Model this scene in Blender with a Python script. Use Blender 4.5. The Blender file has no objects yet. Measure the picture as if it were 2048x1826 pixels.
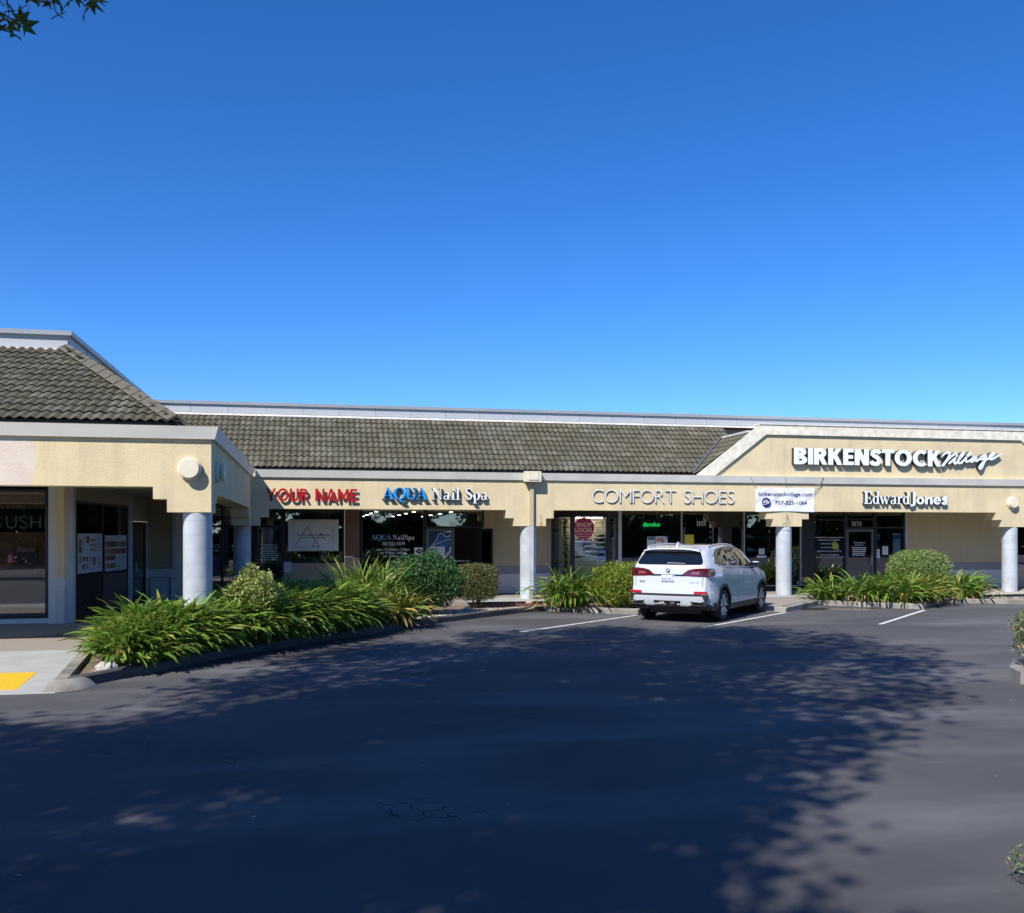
import bpy, bmesh, math, random
import numpy as np
from mathutils import Vector, Matrix
R = math.radians
random.seed(7); rng = np.random.default_rng(7)
scene = bpy.context.scene
COL = scene.collection

# ------------------------------------------------------------------ camera, sky, sun, exposure
cam_d = bpy.data.cameras.new('camera'); cam = bpy.data.objects.new('camera', cam_d); COL.objects.link(cam)
CAM_H = 1.97
cam.location = (0, 0, CAM_H); cam.rotation_euler = (R(90), 0, R(-11.78))
cam_d.sensor_width = 36; cam_d.lens = 36 * 1912 / 2048; cam_d.shift_y = (1069 - 913) / 2048
cam_d.clip_start = 0.05; cam_d.clip_end = 2000
scene.camera = cam
LDIR = Vector((0.714, 0.75, -1.0)).normalized()          # the way sunlight travels
SUN_EL = math.asin(-LDIR.z); SUN_AZ = math.atan2(-LDIR.x, -LDIR.y)   # azimuth from +Y towards +X
world = bpy.data.worlds.new('World'); scene.world = world; world.use_nodes = True
wn = world.node_tree.nodes; wl = world.node_tree.links
bg = wn['Background']; sky = wn.new('ShaderNodeTexSky'); sky.sky_type = 'NISHITA'; sky.sun_disc = False
sky.sun_elevation = SUN_EL; sky.sun_rotation = SUN_AZ; sky.altitude = 50; sky.air_density = 0.8; sky.dust_density = 0.0; sky.ozone_density = 8.0
hs = wn.new('ShaderNodeHueSaturation'); hs.inputs['Saturation'].default_value = 1.19; hs.inputs['Hue'].default_value = 0.507
wl.new(sky.outputs[0], hs.inputs['Color']); wl.new(hs.outputs[0], bg.inputs[0]); bg.inputs[1].default_value = 0.14
sun_d = bpy.data.lights.new('sun', 'SUN'); sun_d.energy = 5.0; sun_d.angle = R(0.53); sun_d.color = (1.0, 0.945, 0.86)
sun = bpy.data.objects.new('sun', sun_d); COL.objects.link(sun)
sun.rotation_euler = LDIR.to_track_quat('-Z', 'Y').to_euler(); sun.location = (-20, -20, 30)
scene.view_settings.view_transform = 'Standard'; scene.view_settings.look = 'None'
scene.view_settings.exposure = 0.42; scene.view_settings.gamma = 1.0
scene.view_settings.use_curve_mapping = False
scene.render.engine = 'CYCLES'; scene.cycles.max_bounces = 8; scene.cycles.transparent_max_bounces = 12

# ------------------------------------------------------------------ materials
def _nodes(name):
    m = bpy.data.materials.new(name); m.use_nodes = True
    nt = m.node_tree; return m, nt, nt.nodes['Principled BSDF'], nt.nodes, nt.links
def col4(c): return (c[0], c[1], c[2], 1)
def mat(name, c, rough=0.6, metal=0.0, var=0.0, vscale=3.0, bump=0.0, bscale=60.0, spec=0.5, coat=0.0, stain=None, emit=0.0, streak=False):
    m, nt, p, N, L = _nodes(name)
    p.inputs['Base Color'].default_value = col4(c); p.inputs['Roughness'].default_value = rough
    p.inputs['Metallic'].default_value = metal; p.inputs['Specular IOR Level'].default_value = spec
    if coat: p.inputs['Coat Weight'].default_value = coat; p.inputs['Coat Roughness'].default_value = 0.03
    if emit:
        p.inputs['Emission Color'].default_value = col4(c); p.inputs['Emission Strength'].default_value = emit
    if var or bump:
        tc = N.new('ShaderNodeTexCoord')
    if var:
        mp = N.new('ShaderNodeMapping'); L.new(tc.outputs['Object'], mp.inputs[0])
        if streak: mp.inputs['Scale'].default_value = (1.0, 1.0, 0.12)
        n = N.new('ShaderNodeTexNoise'); n.inputs['Scale'].default_value = vscale; n.inputs['Detail'].default_value = 6
        L.new(mp.outputs[0], n.inputs['Vector'])
        r = N.new('ShaderNodeValToRGB')
        r.color_ramp.elements[0].position = 0.3; r.color_ramp.elements[1].position = 0.7
        s = stain or [x * 0.72 for x in c]
        r.color_ramp.elements[0].color = col4([c[i] * (1 - var) + s[i] * var for i in range(3)])
        r.color_ramp.elements[1].color = col4([min(1, x * (1 + 0.12 * var)) for x in c])
        L.new(n.outputs['Fac'], r.inputs[0]); L.new(r.outputs[0], p.inputs['Base Color'])
    if bump:
        b = N.new('ShaderNodeBump'); b.inputs['Strength'].default_value = bump; b.inputs['Distance'].default_value = 0.01
        n2 = N.new('ShaderNodeTexNoise'); n2.inputs['Scale'].default_value = bscale; n2.inputs['Detail'].default_value = 4
        L.new(tc.outputs['Object'], n2.inputs['Vector']); L.new(n2.outputs['Fac'], b.inputs['Height'])
        L.new(b.outputs[0], p.inputs['Normal'])
    return m
def leaf_mat(name, cols, rough=0.42, trans=0.25, pos=None):
    m, nt, p, N, L = _nodes(name)
    g = N.new('ShaderNodeNewGeometry'); r = N.new('ShaderNodeValToRGB'); r.color_ramp.interpolation = 'LINEAR'
    el = r.color_ramp.elements
    while len(el) < len(cols): el.new(0.5)
    for i, c in enumerate(cols):
        el[i].position = pos[i] if pos else i / (len(cols) - 1); el[i].color = col4(c)
    L.new(g.outputs['Random Per Island'], r.inputs[0]); L.new(r.outputs[0], p.inputs['Base Color'])
    p.inputs['Roughness'].default_value = rough; p.inputs['Specular IOR Level'].default_value = 0.45
    t = N.new('ShaderNodeBsdfTranslucent'); L.new(r.outputs[0], t.inputs['Color'])
    mx = N.new('ShaderNodeMixShader'); mx.inputs[0].default_value = trans
    L.new(p.outputs[0], mx.inputs[1]); L.new(t.outputs[0], mx.inputs[2]); L.new(mx.outputs[0], N['Material Output'].inputs[0])
    return m
def glass_mat(name, tint=(0.8, 0.86, 0.85), refl=1.0, base=0.03):
    m, nt, p, N, L = _nodes(name); N.remove(p)
    f = N.new('ShaderNodeFresnel'); f.inputs['IOR'].default_value = 1.5
    ma = N.new('ShaderNodeMath'); ma.operation = 'MULTIPLY_ADD'; ma.inputs[1].default_value = refl; ma.inputs[2].default_value = base
    ma.use_clamp = True
    t = N.new('ShaderNodeBsdfTransparent'); t.inputs[0].default_value = col4(tint)
    g = N.new('ShaderNodeBsdfGlossy'); g.inputs['Roughness'].default_value = 0.0; g.inputs['Color'].default_value = (0.95, 0.97, 1, 1)
    mx = N.new('ShaderNodeMixShader'); L.new(f.outputs[0], ma.inputs[0]); L.new(ma.outputs[0], mx.inputs[0])
    L.new(t.outputs[0], mx.inputs[1]); L.new(g.outputs[0], mx.inputs[2]); L.new(mx.outputs[0], N['Material Output'].inputs[0])
    return m
def sticker_mat(name, c, alpha):
    m, nt, p, N, L = _nodes(name); p.inputs['Base Color'].default_value = col4(c); p.inputs['Roughness'].default_value = 0.4
    p.inputs['Alpha'].default_value = alpha
    return m

def stucco_mat(name, c, stain, patch=None, bump=0.42):
    """Rough painted stucco: blotches, faint vertical runs, coarse relief."""
    m, nt, p, N, L = _nodes(name); p.inputs['Roughness'].default_value = 0.9; p.inputs['Specular IOR Level'].default_value = 0.15
    tc = N.new('ShaderNodeTexCoord')
    n = N.new('ShaderNodeTexNoise'); n.inputs['Scale'].default_value = 1.7; n.inputs['Detail'].default_value = 7; n.inputs['Roughness'].default_value = 0.6
    L.new(tc.outputs['Object'], n.inputs['Vector'])
    r = N.new('ShaderNodeValToRGB'); r.color_ramp.elements[0].position = 0.33; r.color_ramp.elements[1].position = 0.62
    r.color_ramp.elements[0].color = col4(stain); r.color_ramp.elements[1].color = col4(c); L.new(n.outputs['Fac'], r.inputs[0])
    out = r.outputs[0]
    mp = N.new('ShaderNodeMapping'); mp.inputs['Scale'].default_value = (3.5, 3.5, 0.35); L.new(tc.outputs['Object'], mp.inputs[0])
    n3 = N.new('ShaderNodeTexNoise'); n3.inputs['Scale'].default_value = 1.0; n3.inputs['Detail'].default_value = 5; L.new(mp.outputs[0], n3.inputs['Vector'])
    r3 = N.new('ShaderNodeValToRGB'); r3.color_ramp.elements[0].position = 0.52; r3.color_ramp.elements[1].position = 0.8
    r3.color_ramp.elements[0].color = (0, 0, 0, 1); r3.color_ramp.elements[1].color = (0.65, 0.65, 0.65, 1); L.new(n3.outputs['Fac'], r3.inputs[0])
    mx = N.new('ShaderNodeMixRGB'); mx.inputs[2].default_value = col4([x * 0.8 for x in stain])
    L.new(r3.outputs[0], mx.inputs[0]); L.new(out, mx.inputs[1]); out = mx.outputs[0]
    if patch:
        sx = N.new('ShaderNodeSeparateXYZ'); L.new(tc.outputs['Object'], sx.inputs[0])
        nn = N.new('ShaderNodeTexNoise'); nn.inputs['Scale'].default_value = 3; L.new(tc.outputs['Object'], nn.inputs['Vector'])
        a = N.new('ShaderNodeMath'); a.operation = 'MULTIPLY_ADD'; a.inputs[1].default_value = 0.25; L.new(nn.outputs['Fac'], a.inputs[0]); L.new(sx.outputs['X'], a.inputs[2])
        rr = N.new('ShaderNodeMapRange'); rr.inputs['From Min'].default_value = patch[0]; rr.inputs['From Max'].default_value = patch[0] - 0.06
        L.new(a.outputs[0], rr.inputs['Value'])
        pc = N.new('ShaderNodeValToRGB'); pc.color_ramp.elements[0].color = col4(patch[1]); pc.color_ramp.elements[1].color = col4(patch[2])
        pc.color_ramp.elements[0].position = 0.4; pc.color_ramp.elements[1].position = 0.65
        L.new(n.outputs['Fac'], pc.inputs[0])
        m2 = N.new('ShaderNodeMixRGB'); L.new(rr.outputs[0], m2.inputs[0]); L.new(out, m2.inputs[1]); L.new(pc.outputs[0], m2.inputs[2]); out = m2.outputs[0]
    L.new(out, p.inputs['Base Color'])
    b = N.new('ShaderNodeBump'); b.inputs['Strength'].default_value = bump; b.inputs['Distance'].default_value = 0.02
    n2 = N.new('ShaderNodeTexNoise'); n2.inputs['Scale'].default_value = 34; n2.inputs['Detail'].default_value = 8; n2.inputs['Roughness'].default_value = 0.65
    L.new(tc.outputs['Object'], n2.inputs['Vector']); L.new(n2.outputs['Fac'], b.inputs['Height']); L.new(b.outputs[0], p.inputs['Normal'])
    return m

def asphalt_mat():
    m, nt, p, N, L = _nodes('asphalt'); p.inputs['Roughness'].default_value = 0.85; p.inputs['Specular IOR Level'].default_value = 0.25
    tc = N.new('ShaderNodeTexCoord')
    def noise(scale, detail=5, mapping=None, rough=0.55):
        n = N.new('ShaderNodeTexNoise'); n.inputs['Scale'].default_value = scale; n.inputs['Detail'].default_value = detail; n.inputs['Roughness'].default_value = rough
        if mapping:
            mp = N.new('ShaderNodeMapping'); mp.inputs['Scale'].default_value = mapping[0]; mp.inputs['Rotation'].default_value = (0, 0, mapping[1])
            L.new(tc.outputs['Object'], mp.inputs[0]); L.new(mp.outputs[0], n.inputs['Vector'])
        else: L.new(tc.outputs['Object'], n.inputs['Vector'])
        return n.outputs['Fac']
    def ramp(v, p0, c0, p1, c1):
        r = N.new('ShaderNodeValToRGB'); e = r.color_ramp.elements
        e[0].position = p0; e[1].position = p1; e[0].color = col4(c0); e[1].color = col4(c1); L.new(v, r.inputs[0]); return r.outputs[0]
    def mixc(f, a, b, mode='MIX'):
        x = N.new('ShaderNodeMixRGB'); x.blend_type = mode
        for i, s in ((0, f), (1, a), (2, b)):
            if isinstance(s, (int, float)): x.inputs[i].default_value = s
            elif isinstance(s, tuple): x.inputs[i].default_value = col4(s)
            else: L.new(s, x.inputs[i])
        return x.outputs[0]
    c = ramp(noise(0.35, 6), 0.35, (0.068, 0.069, 0.073), 0.68, (0.100, 0.101, 0.105))
    wear = ramp(noise(0.5, 7, ((0.5, 1.6, 1), R(-35))), 0.50, (0, 0, 0), 0.76, (0.85, 0.85, 0.85))
    c = mixc(wear, c, (0.160, 0.161, 0.164))
    scuff = ramp(noise(3.0, 8, ((0.25, 2.2, 1), R(25)), 0.7), 0.60, (0, 0, 0), 0.78, (0.6, 0.6, 0.6))
    c = mixc(scuff, c, (0.16, 0.16, 0.16))
    grain = ramp(noise(240, 2), 0.3, (0.6, 0.6, 0.6), 0.75, (1.38, 1.38, 1.38))
    c = mixc(0.8, c, grain, 'MULTIPLY')
    oil = ramp(noise(0.9, 4, ((1, 1, 1), 1.3), 0.65), 0.66, (0, 0, 0), 0.74, (0.6, 0.6, 0.6)); c = mixc(oil, c, (0.026, 0.026, 0.028))
    speck = ramp(noise(45, 2), 0.76, (0, 0, 0), 0.82, (0.5, 0.5, 0.5)); c = mixc(speck, c, (0.2, 0.2, 0.19))
    v = N.new('ShaderNodeTexVoronoi'); v.feature = 'DISTANCE_TO_EDGE'; v.inputs['Scale'].default_value = 4.2
    wob = N.new('ShaderNodeTexNoise'); wob.inputs['Scale'].default_value = 3; L.new(tc.outputs['Object'], wob.inputs['Vector'])
    ad = N.new('ShaderNodeMixRGB'); ad.blend_type = 'ADD'; ad.inputs[0].default_value = 0.35
    L.new(tc.outputs['Object'], ad.inputs[1]); L.new(wob.outputs['Color'], ad.inputs[2]); L.new(ad.outputs[0], v.inputs['Vector'])
    crack = ramp(v.outputs['Distance'], 0.012, (1, 1, 1), 0.03, (0, 0, 0))
    where = ramp(noise(0.42, 3), 0.55, (0, 0, 0), 0.62, (1, 1, 1))
    sx = N.new('ShaderNodeSeparateXYZ'); L.new(tc.outputs['Object'], sx.inputs[0])
    mr = N.new('ShaderNodeMapRange'); mr.inputs['From Min'].default_value = 2.6; mr.inputs['From Max'].default_value = 1.2; L.new(sx.outputs['X'], mr.inputs['Value'])
    cm = mixc(1.0, crack, where, 'MULTIPLY'); cm = mixc(1.0, cm, mr.outputs[0], 'MULTIPLY'); c = mixc(cm, c, (0.012, 0.012, 0.013))
    L.new(c, p.inputs['Base Color'])
    b = N.new('ShaderNodeBump'); b.inputs['Strength'].default_value = 0.5; b.inputs['Distance'].default_value = 0.008
    L.new(noise(170, 3), b.inputs['Height']); L.new(b.outputs[0], p.inputs['Normal'])
    return m

M = {}
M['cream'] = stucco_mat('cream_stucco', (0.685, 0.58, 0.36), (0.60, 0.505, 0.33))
M['cream_patch'] = stucco_mat('cream_stucco_with_pale_patch', (0.685, 0.58, 0.36), (0.60, 0.505, 0.33), patch=(-.14, (0.71, 0.64, 0.56), (0.64, 0.54, 0.46)))
M['pier_cream'] = stucco_mat('pier_cream_paint', (0.80, 0.69, 0.45), (0.74, 0.63, 0.40), bump=0.15)
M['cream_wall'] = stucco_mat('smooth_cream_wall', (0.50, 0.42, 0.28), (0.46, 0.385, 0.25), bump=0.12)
M['cap'] = mat('painted_metal_trim', (0.76, 0.745, 0.67), 0.55, var=0.5, vscale=1.5, bump=0.05, bscale=8)
M['white_wood'] = mat('weathered_white_trim', (0.76, 0.73, 0.62), 0.7, var=0.8, vscale=5, stain=(0.56, 0.50, 0.38), bump=0.2, bscale=30)
M['metal'] = mat('grey_blue_metal', (0.40, 0.43, 0.46), 0.5, var=0.3, vscale=0.8)
M['flash'] = mat('white_flashing', (0.60, 0.59, 0.565), 0.6, var=0.8, vscale=4, stain=(0.45, 0.42, 0.36))
M['column'] = mat('grey_blue_paint', (0.44, 0.485, 0.53), 0.6, var=0.8, vscale=2.2, stain=(0.33, 0.35, 0.37), bump=0.04, bscale=30)
M['seam'] = mat('column_seam_paint', (0.36, 0.39, 0.44), 0.6)
M['band'] = mat('grey_band_paint', (0.255, 0.26, 0.28), 0.7, var=0.2, vscale=2)
M['panel'] = mat('pale_grey_panel', (0.62, 0.605, 0.585), 0.75, var=0.2, vscale=2)
M['trimgrey'] = mat('blue_grey_trim_paint', (0.68, 0.67, 0.665), 0.6, var=0.3, vscale=2)
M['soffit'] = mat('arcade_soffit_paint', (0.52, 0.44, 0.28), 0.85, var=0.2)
M['brown'] = mat('brown_panel', (0.20, 0.115, 0.07), 0.7, var=0.25)
M['beige'] = mat('beige_sill_wall', (0.44, 0.355, 0.24), 0.8, var=0.25)
M['dark'] = mat('dark_bronze_frame', (0.018, 0.017, 0.017), 0.4)
M['black_pier'] = mat('charcoal_pier', (0.016, 0.015, 0.016), 0.5)
M['slateframe'] = mat('slate_door_frame', (0.10, 0.115, 0.13), 0.45)
M['alu'] = mat('white_aluminium_post', (0.55, 0.56, 0.56), 0.5)
M['glass'] = glass_mat('window_glass', (0.93, 0.96, 0.95), refl=1.6, base=0.05)
M['tint'] = glass_mat('tinted_glass', (0.3, 0.34, 0.36), refl=1.4, base=0.035)
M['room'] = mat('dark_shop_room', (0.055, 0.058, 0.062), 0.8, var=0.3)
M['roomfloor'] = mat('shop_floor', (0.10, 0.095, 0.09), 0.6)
M['tile'] = None
def tile_mat():
    m, nt, p, N, L = _nodes('concrete_roof_tile'); p.inputs['Roughness'].default_value = 0.85; p.inputs['Specular IOR Level'].default_value = 0.2
    oi = N.new('ShaderNodeObjectInfo'); g = N.new('ShaderNodeNewGeometry'); tc = N.new('ShaderNodeTexCoord')
    ad = N.new('ShaderNodeMath'); ad.operation = 'ADD'; L.new(oi.outputs['Random'], ad.inputs[0]); L.new(g.outputs['Random Per Island'], ad.inputs[1])
    fr = N.new('ShaderNodeMath'); fr.operation = 'FRACT'; L.new(ad.outputs[0], fr.inputs[0])
    r = N.new('ShaderNodeValToRGB'); e = r.color_ramp.elements
    e[0].color = (0.088, 0.082, 0.058, 1); e[1].color = (0.138, 0.130, 0.102, 1); e[1].position = 1
    x = e.new(0.7); x.color = (0.106, 0.100, 0.074, 1); L.new(fr.outputs[0], r.inputs[0])
    n = N.new('ShaderNodeTexNoise'); n.inputs['Scale'].default_value = 9; n.inputs['Detail'].default_value = 6; L.new(g.outputs['Position'], n.inputs['Vector'])
    r2 = N.new('ShaderNodeValToRGB'); r2.color_ramp.elements[0].position = 0.3; r2.color_ramp.elements[1].position = 0.75
    r2.color_ramp.elements[0].color = (0.72, 0.72, 0.70, 1); r2.color_ramp.elements[1].color = (1.3, 1.28, 1.25, 1); L.new(n.outputs['Fac'], r2.inputs[0])
    mx = N.new('ShaderNodeMixRGB'); mx.blend_type = 'MULTIPLY'; mx.inputs[0].default_value = 1; L.new(r.outputs[0], mx.inputs[1]); L.new(r2.outputs[0], mx.inputs[2])
    n4 = N.new('ShaderNodeTexNoise'); n4.inputs['Scale'].default_value = 1.1; n4.inputs['Detail'].default_value = 4; L.new(g.outputs['Position'], n4.inputs['Vector'])
    r4 = N.new('ShaderNodeValToRGB'); r4.color_ramp.elements[0].position = 0.58; r4.color_ramp.elements[1].position = 0.75
    r4.color_ramp.elements[0].color = (0, 0, 0, 1); r4.color_ramp.elements[1].color = (0.28, 0.28, 0.28, 1); L.new(n4.outputs['Fac'], r4.inputs[0])
    m3 = N.new('ShaderNodeMixRGB'); m3.inputs[2].default_value = (0.24, 0.235, 0.225, 1); L.new(r4.outputs[0], m3.inputs[0]); L.new(mx.outputs[0], m3.inputs[1])
    L.new(m3.outputs[0], p.inputs['Base Color'])
    b = N.new('ShaderNodeBump'); b.inputs['Strength'].default_value = 0.3; b.inputs['Distance'].default_value = 0.006
    n2 = N.new('ShaderNodeTexNoise'); n2.inputs['Scale'].default_value = 90; L.new(g.outputs['Position'], n2.inputs['Vector'])
    L.new(n2.outputs['Fac'], b.inputs['Height']); L.new(b.outputs[0], p.inputs['Normal'])
    return m
M['tile'] = tile_mat()
M['asphalt'] = asphalt_mat()
M['kerb'] = mat('kerb_concrete', (0.30, 0.285, 0.25), 0.85, var=1.0, vscale=2.2, stain=(0.13, 0.12, 0.105), bump=0.5, bscale=70)
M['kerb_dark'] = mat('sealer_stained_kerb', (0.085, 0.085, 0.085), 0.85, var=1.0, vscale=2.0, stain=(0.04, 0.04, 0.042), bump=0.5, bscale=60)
M['walk'] = mat('exposed_aggregate', (0.33, 0.30, 0.255), 0.9, var=0.9, vscale=150, stain=(0.17, 0.145, 0.12), bump=0.6, bscale=130)
M['concrete'] = mat('smooth_concrete', (0.36, 0.365, 0.345), 0.85, var=0.5, vscale=2, bump=0.2, bscale=90)
M['warmcon'] = mat('warm_concrete_slab', (0.42, 0.385, 0.31), 0.85, var=0.5, vscale=3, bump=0.2, bscale=90)
M['soil'] = mat('dry_soil', (0.21, 0.165, 0.12), 0.95, var=0.9, vscale=14, stain=(0.09, 0.065, 0.045), bump=0.9, bscale=40)
M['paintline'] = mat('worn_white_paint', (0.66, 0.66, 0.64), 0.7, var=0.55, vscale=9, stain=(0.30, 0.30, 0.30))
M['yellow'] = mat('yellow_tactile_plastic', (0.72, 0.42, 0.015), 0.6, var=0.2, vscale=5)
M['white'] = mat('white_paint', (0.78, 0.79, 0.80), 0.45)
M['white_acryl'] = mat('white_acrylic_face', (0.80, 0.86, 0.90), 0.3)
M['letter_side'] = mat('dark_letter_return', (0.03, 0.026, 0.026), 0.5)
M['blue'] = mat('blue_acrylic_face', (0.02, 0.30, 0.80), 0.35)
M['red'] = mat('red_letter_face', (0.40, 0.003, 0.004), 0.4)
M['lampcream'] = mat('cream_lamp_cover', (0.74, 0.68, 0.52), 0.5, var=0.2, vscale=6)
M['navy'] = mat('navy_print', (0.012, 0.014, 0.13), 0.5)
M['paper'] = mat('white_paper', (0.70, 0.72, 0.74), 0.6)
M['ink'] = mat('dark_ink', (0.02, 0.02, 0.025), 0.6)

# ------------------------------------------------------------------ mesh helpers
def wloc(o):
    v = Vector((0, 0, 0))
    while o: v += o.location; o = o.parent
    return v
def link(o, parent=None):
    COL.objects.link(o)
    if parent: o.parent = parent
    return o
def tag(o, label=None, cat=None, group=None, kind=None):
    if label: o['label'] = label
    if cat: o['category'] = cat
    if group: o['group'] = group
    if kind: o['kind'] = kind
    return o
def empty(name, loc, label=None, cat=None, group=None, rz=0):
    o = bpy.data.objects.new(name, None); link(o); o.location = loc; o.rotation_euler = (0, 0, rz); o.empty_display_size = 0.2
    return tag(o, label, cat, group)
class MB:
    """Collects shapes; build() links them as one mesh object. Coordinates are world ones (or local with local=True)."""
    def __init__(s): s.v = []; s.f = []; s.m = []
    def add(s, vs, fs, mi=0):
        b = len(s.v); s.v += [tuple(v) for v in vs]; s.f += [tuple(i + b for i in f) for f in fs]; s.m += [mi] * len(fs); return s
    def box(s, x0, x1, y0, y1, z0, z1, mi=0):
        return s.add([(x0, y0, z0), (x1, y0, z0), (x1, y1, z0), (x0, y1, z0), (x0, y0, z1), (x1, y0, z1), (x1, y1, z1), (x0, y1, z1)],
                     [(0, 3, 2, 1), (4, 5, 6, 7), (0, 1, 5, 4), (1, 2, 6, 5), (2, 3, 7, 6), (3, 0, 4, 7)], mi)
    def quad(s, a, b, c, d, mi=0): return s.add([a, b, c, d], [(0, 1, 2, 3)], mi)
    def prism(s, pts, f0, f1, mi=0):
        """pts: outline; f0, f1 map an outline point to its two ends."""
        n = len(pts); vs = [f0(p) for p in pts] + [f1(p) for p in pts]
        return s.add(vs, [tuple(range(n)), tuple(range(2 * n - 1, n - 1, -1))] + [((i + 1) % n, i, n + i, n + (i + 1) % n) for i in range(n)], mi)
    def slab(s, pts, z0, z1, mi=0): return s.prism(pts, lambda p: (p[0], p[1], z1), lambda p: (p[0], p[1], z0), mi)
    def front(s, pts, y0, y1, mi=0): return s.prism(pts, lambda p: (p[0], y0, p[1]), lambda p: (p[0], y1, p[1]), mi)
    def side(s, pts, x0, x1, mi=0): return s.prism(pts, lambda p: (x0, p[0], p[1]), lambda p: (x1, p[0], p[1]), mi)
    def tube(s, path, r, n=8, mi=0):
        path = [Vector(p) for p in path]; rings = []
        for i, p in enumerate(path):
            d = (path[min(i + 1, len(path) - 1)] - path[max(i - 1, 0)]).normalized()
            a = d.orthogonal().normalized(); b = d.cross(a); rr = r[i] if isinstance(r, (list, tuple)) else r
            rings.append([p + (a * math.cos(2 * math.pi * k / n) + b * math.sin(2 * math.pi * k / n)) * rr for k in range(n)])
        vs = [v for q in rings for v in q]; fs = []
        for i in range(len(path) - 1):
            for k in range(n): fs.append((i * n + k, i * n + (k + 1) % n, (i + 1) * n + (k + 1) % n, (i + 1) * n + k))
        fs += [tuple(range(n - 1, -1, -1)), tuple(range((len(path) - 1) * n, len(path) * n))]
        return s.add(vs, fs, mi)
    def lathe(s, prof, c, axis='z', n=32, mi=0):
        """prof: (radius, height) pairs."""
        vs = []; fs = []
        for r, h in prof:
            for k in range(n):
                a = 2 * math.pi * k / n; u, w = r * math.cos(a), r * math.sin(a)
                vs.append((c[0] + u, c[1] + w, c[2] + h) if axis == 'z' else (c[0] + u, c[1] + h, c[2] + w) if axis == 'y' else (c[0] + h, c[1] + u, c[2] + w))
        for i in range(len(prof) - 1):
            for k in range(n): fs.append((i * n + k, i * n + (k + 1) % n, (i + 1) * n + (k + 1) % n, (i + 1) * n + k))
        fs += [tuple(range(n - 1, -1, -1)), tuple(range((len(prof) - 1) * n, len(prof) * n))]
        return s.add(vs, fs, mi)
    def build(s, name, m, parent=None, local=False, smooth=False, fix=True):
        off = Vector((0, 0, 0)) if (local or parent is None) else wloc(parent)
        me = bpy.data.meshes.new(name)
        me.from_pydata([(v[0] - off.x, v[1] - off.y, v[2] - off.z) for v in s.v], [], s.f)
        ms = m if isinstance(m, (list, tuple)) else [m]
        for x in ms: me.materials.append(x)
        if len(ms) > 1: me.polygons.foreach_set('material_index', s.m)
        if fix:
            bm = bmesh.new(); bm.from_mesh(me); bmesh.ops.recalc_face_normals(bm, faces=bm.faces); bm.to_mesh(me); bm.free()
        if smooth:
            me.polygons.foreach_set('use_smooth', [True] * len(me.polygons))
        o = bpy.data.objects.new(name, me); link(o, parent); return o
def smooth_by_angle(o, ang=35):
    me = o.data; me.polygons.foreach_set('use_smooth', [True] * len(me.polygons))
    bm = bmesh.new(); bm.from_mesh(me)
    for e in bm.edges:
        if len(e.link_faces) == 2 and e.calc_face_angle(0) > R(ang): e.smooth = False
    bm.to_mesh(me); bm.free(); return o
def arr_mesh(name, V, F, m, parent=None, smooth=False):
    """Mesh from numpy arrays (all faces the same size)."""
    me = bpy.data.meshes.new(name); k = F.shape[1]
    me.vertices.add(len(V)); me.vertices.foreach_set('co', np.ascontiguousarray(V, dtype=np.float32).ravel())
    me.loops.add(F.size); me.loops.foreach_set('vertex_index', np.ascontiguousarray(F, dtype=np.int32).ravel())
    me.polygons.add(len(F)); me.polygons.foreach_set('loop_start', np.arange(0, F.size, k, dtype=np.int32))
    me.polygons.foreach_set('loop_total', np.full(len(F), k, dtype=np.int32))
    me.update(calc_edges=True); me.validate(); me.materials.append(m)
    if smooth: me.polygons.foreach_set('use_smooth', [True] * len(F))
    if name is None: return me
    o = bpy.data.objects.new(name, me); link(o, parent); return o

# ------------------------------------------------------------------ lettering
_tcache = {}
def text_mesh(s, offset=0.0, extrude=0.0, res=4):
    k = (s, offset, extrude, res)
    if k in _tcache: return _tcache[k].copy()
    cu = bpy.data.curves.new('text', 'FONT'); cu.body = s; cu.size = 1.0; cu.offset = offset; cu.extrude = extrude; cu.resolution_u = res
    o = bpy.data.objects.new('text', cu); COL.objects.link(o)
    dg = bpy.context.evaluated_depsgraph_get(); me = bpy.data.meshes.new_from_object(o.evaluated_get(dg))
    bpy.data.objects.remove(o); bpy.data.curves.remove(cu); _tcache[k] = me
    return me.copy()
def text_front(name, s, x0, x1, z0, y, m, parent, h=None, offset=0.0, ext=0.001, slope=0.0):
    """Flat print facing -Y, baseline z0, spanning x0..x1 (height h or natural)."""
    me = text_mesh(s, offset, 0.0); n = len(me.vertices); co = np.zeros(n * 3, dtype=np.float32); me.vertices.foreach_get('co', co); co = co.reshape(-1, 3)
    a, b = co[:, 0].min(), co[:, 0].max(); sx = (x1 - x0) / (b - a); sz = sx if h is None else h / 0.73
    w = wloc(parent); out = np.empty_like(co)
    out[:, 0] = x0 + (co[:, 0] - a) * sx - w.x; out[:, 1] = y - w.y; out[:, 2] = z0 + co[:, 1] * sz - w.z
    me.vertices.foreach_set('co', out.ravel()); me.materials.clear(); me.materials.append(m); me.name = name
    o = bpy.data.objects.new(name, me); link(o, parent); return o
def bars_front(mb, x0, x1, z, h, y, n, gap, jitter=0.15, mi=0):
    """Rows of illegibly small print as thin broken bars."""
    for i in range(n):
        zz = z - i * gap; x = x0 + random.random() * jitter * (x1 - x0) * 0.5; e = x1 - random.random() * jitter * (x1 - x0)
        while x < e:
            w = min(e - x, random.uniform(1.5, 5) * h); mb.box(x, x + w, y - 0.001, y, zz, zz + h, mi); x += w + 0.6 * h

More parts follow.
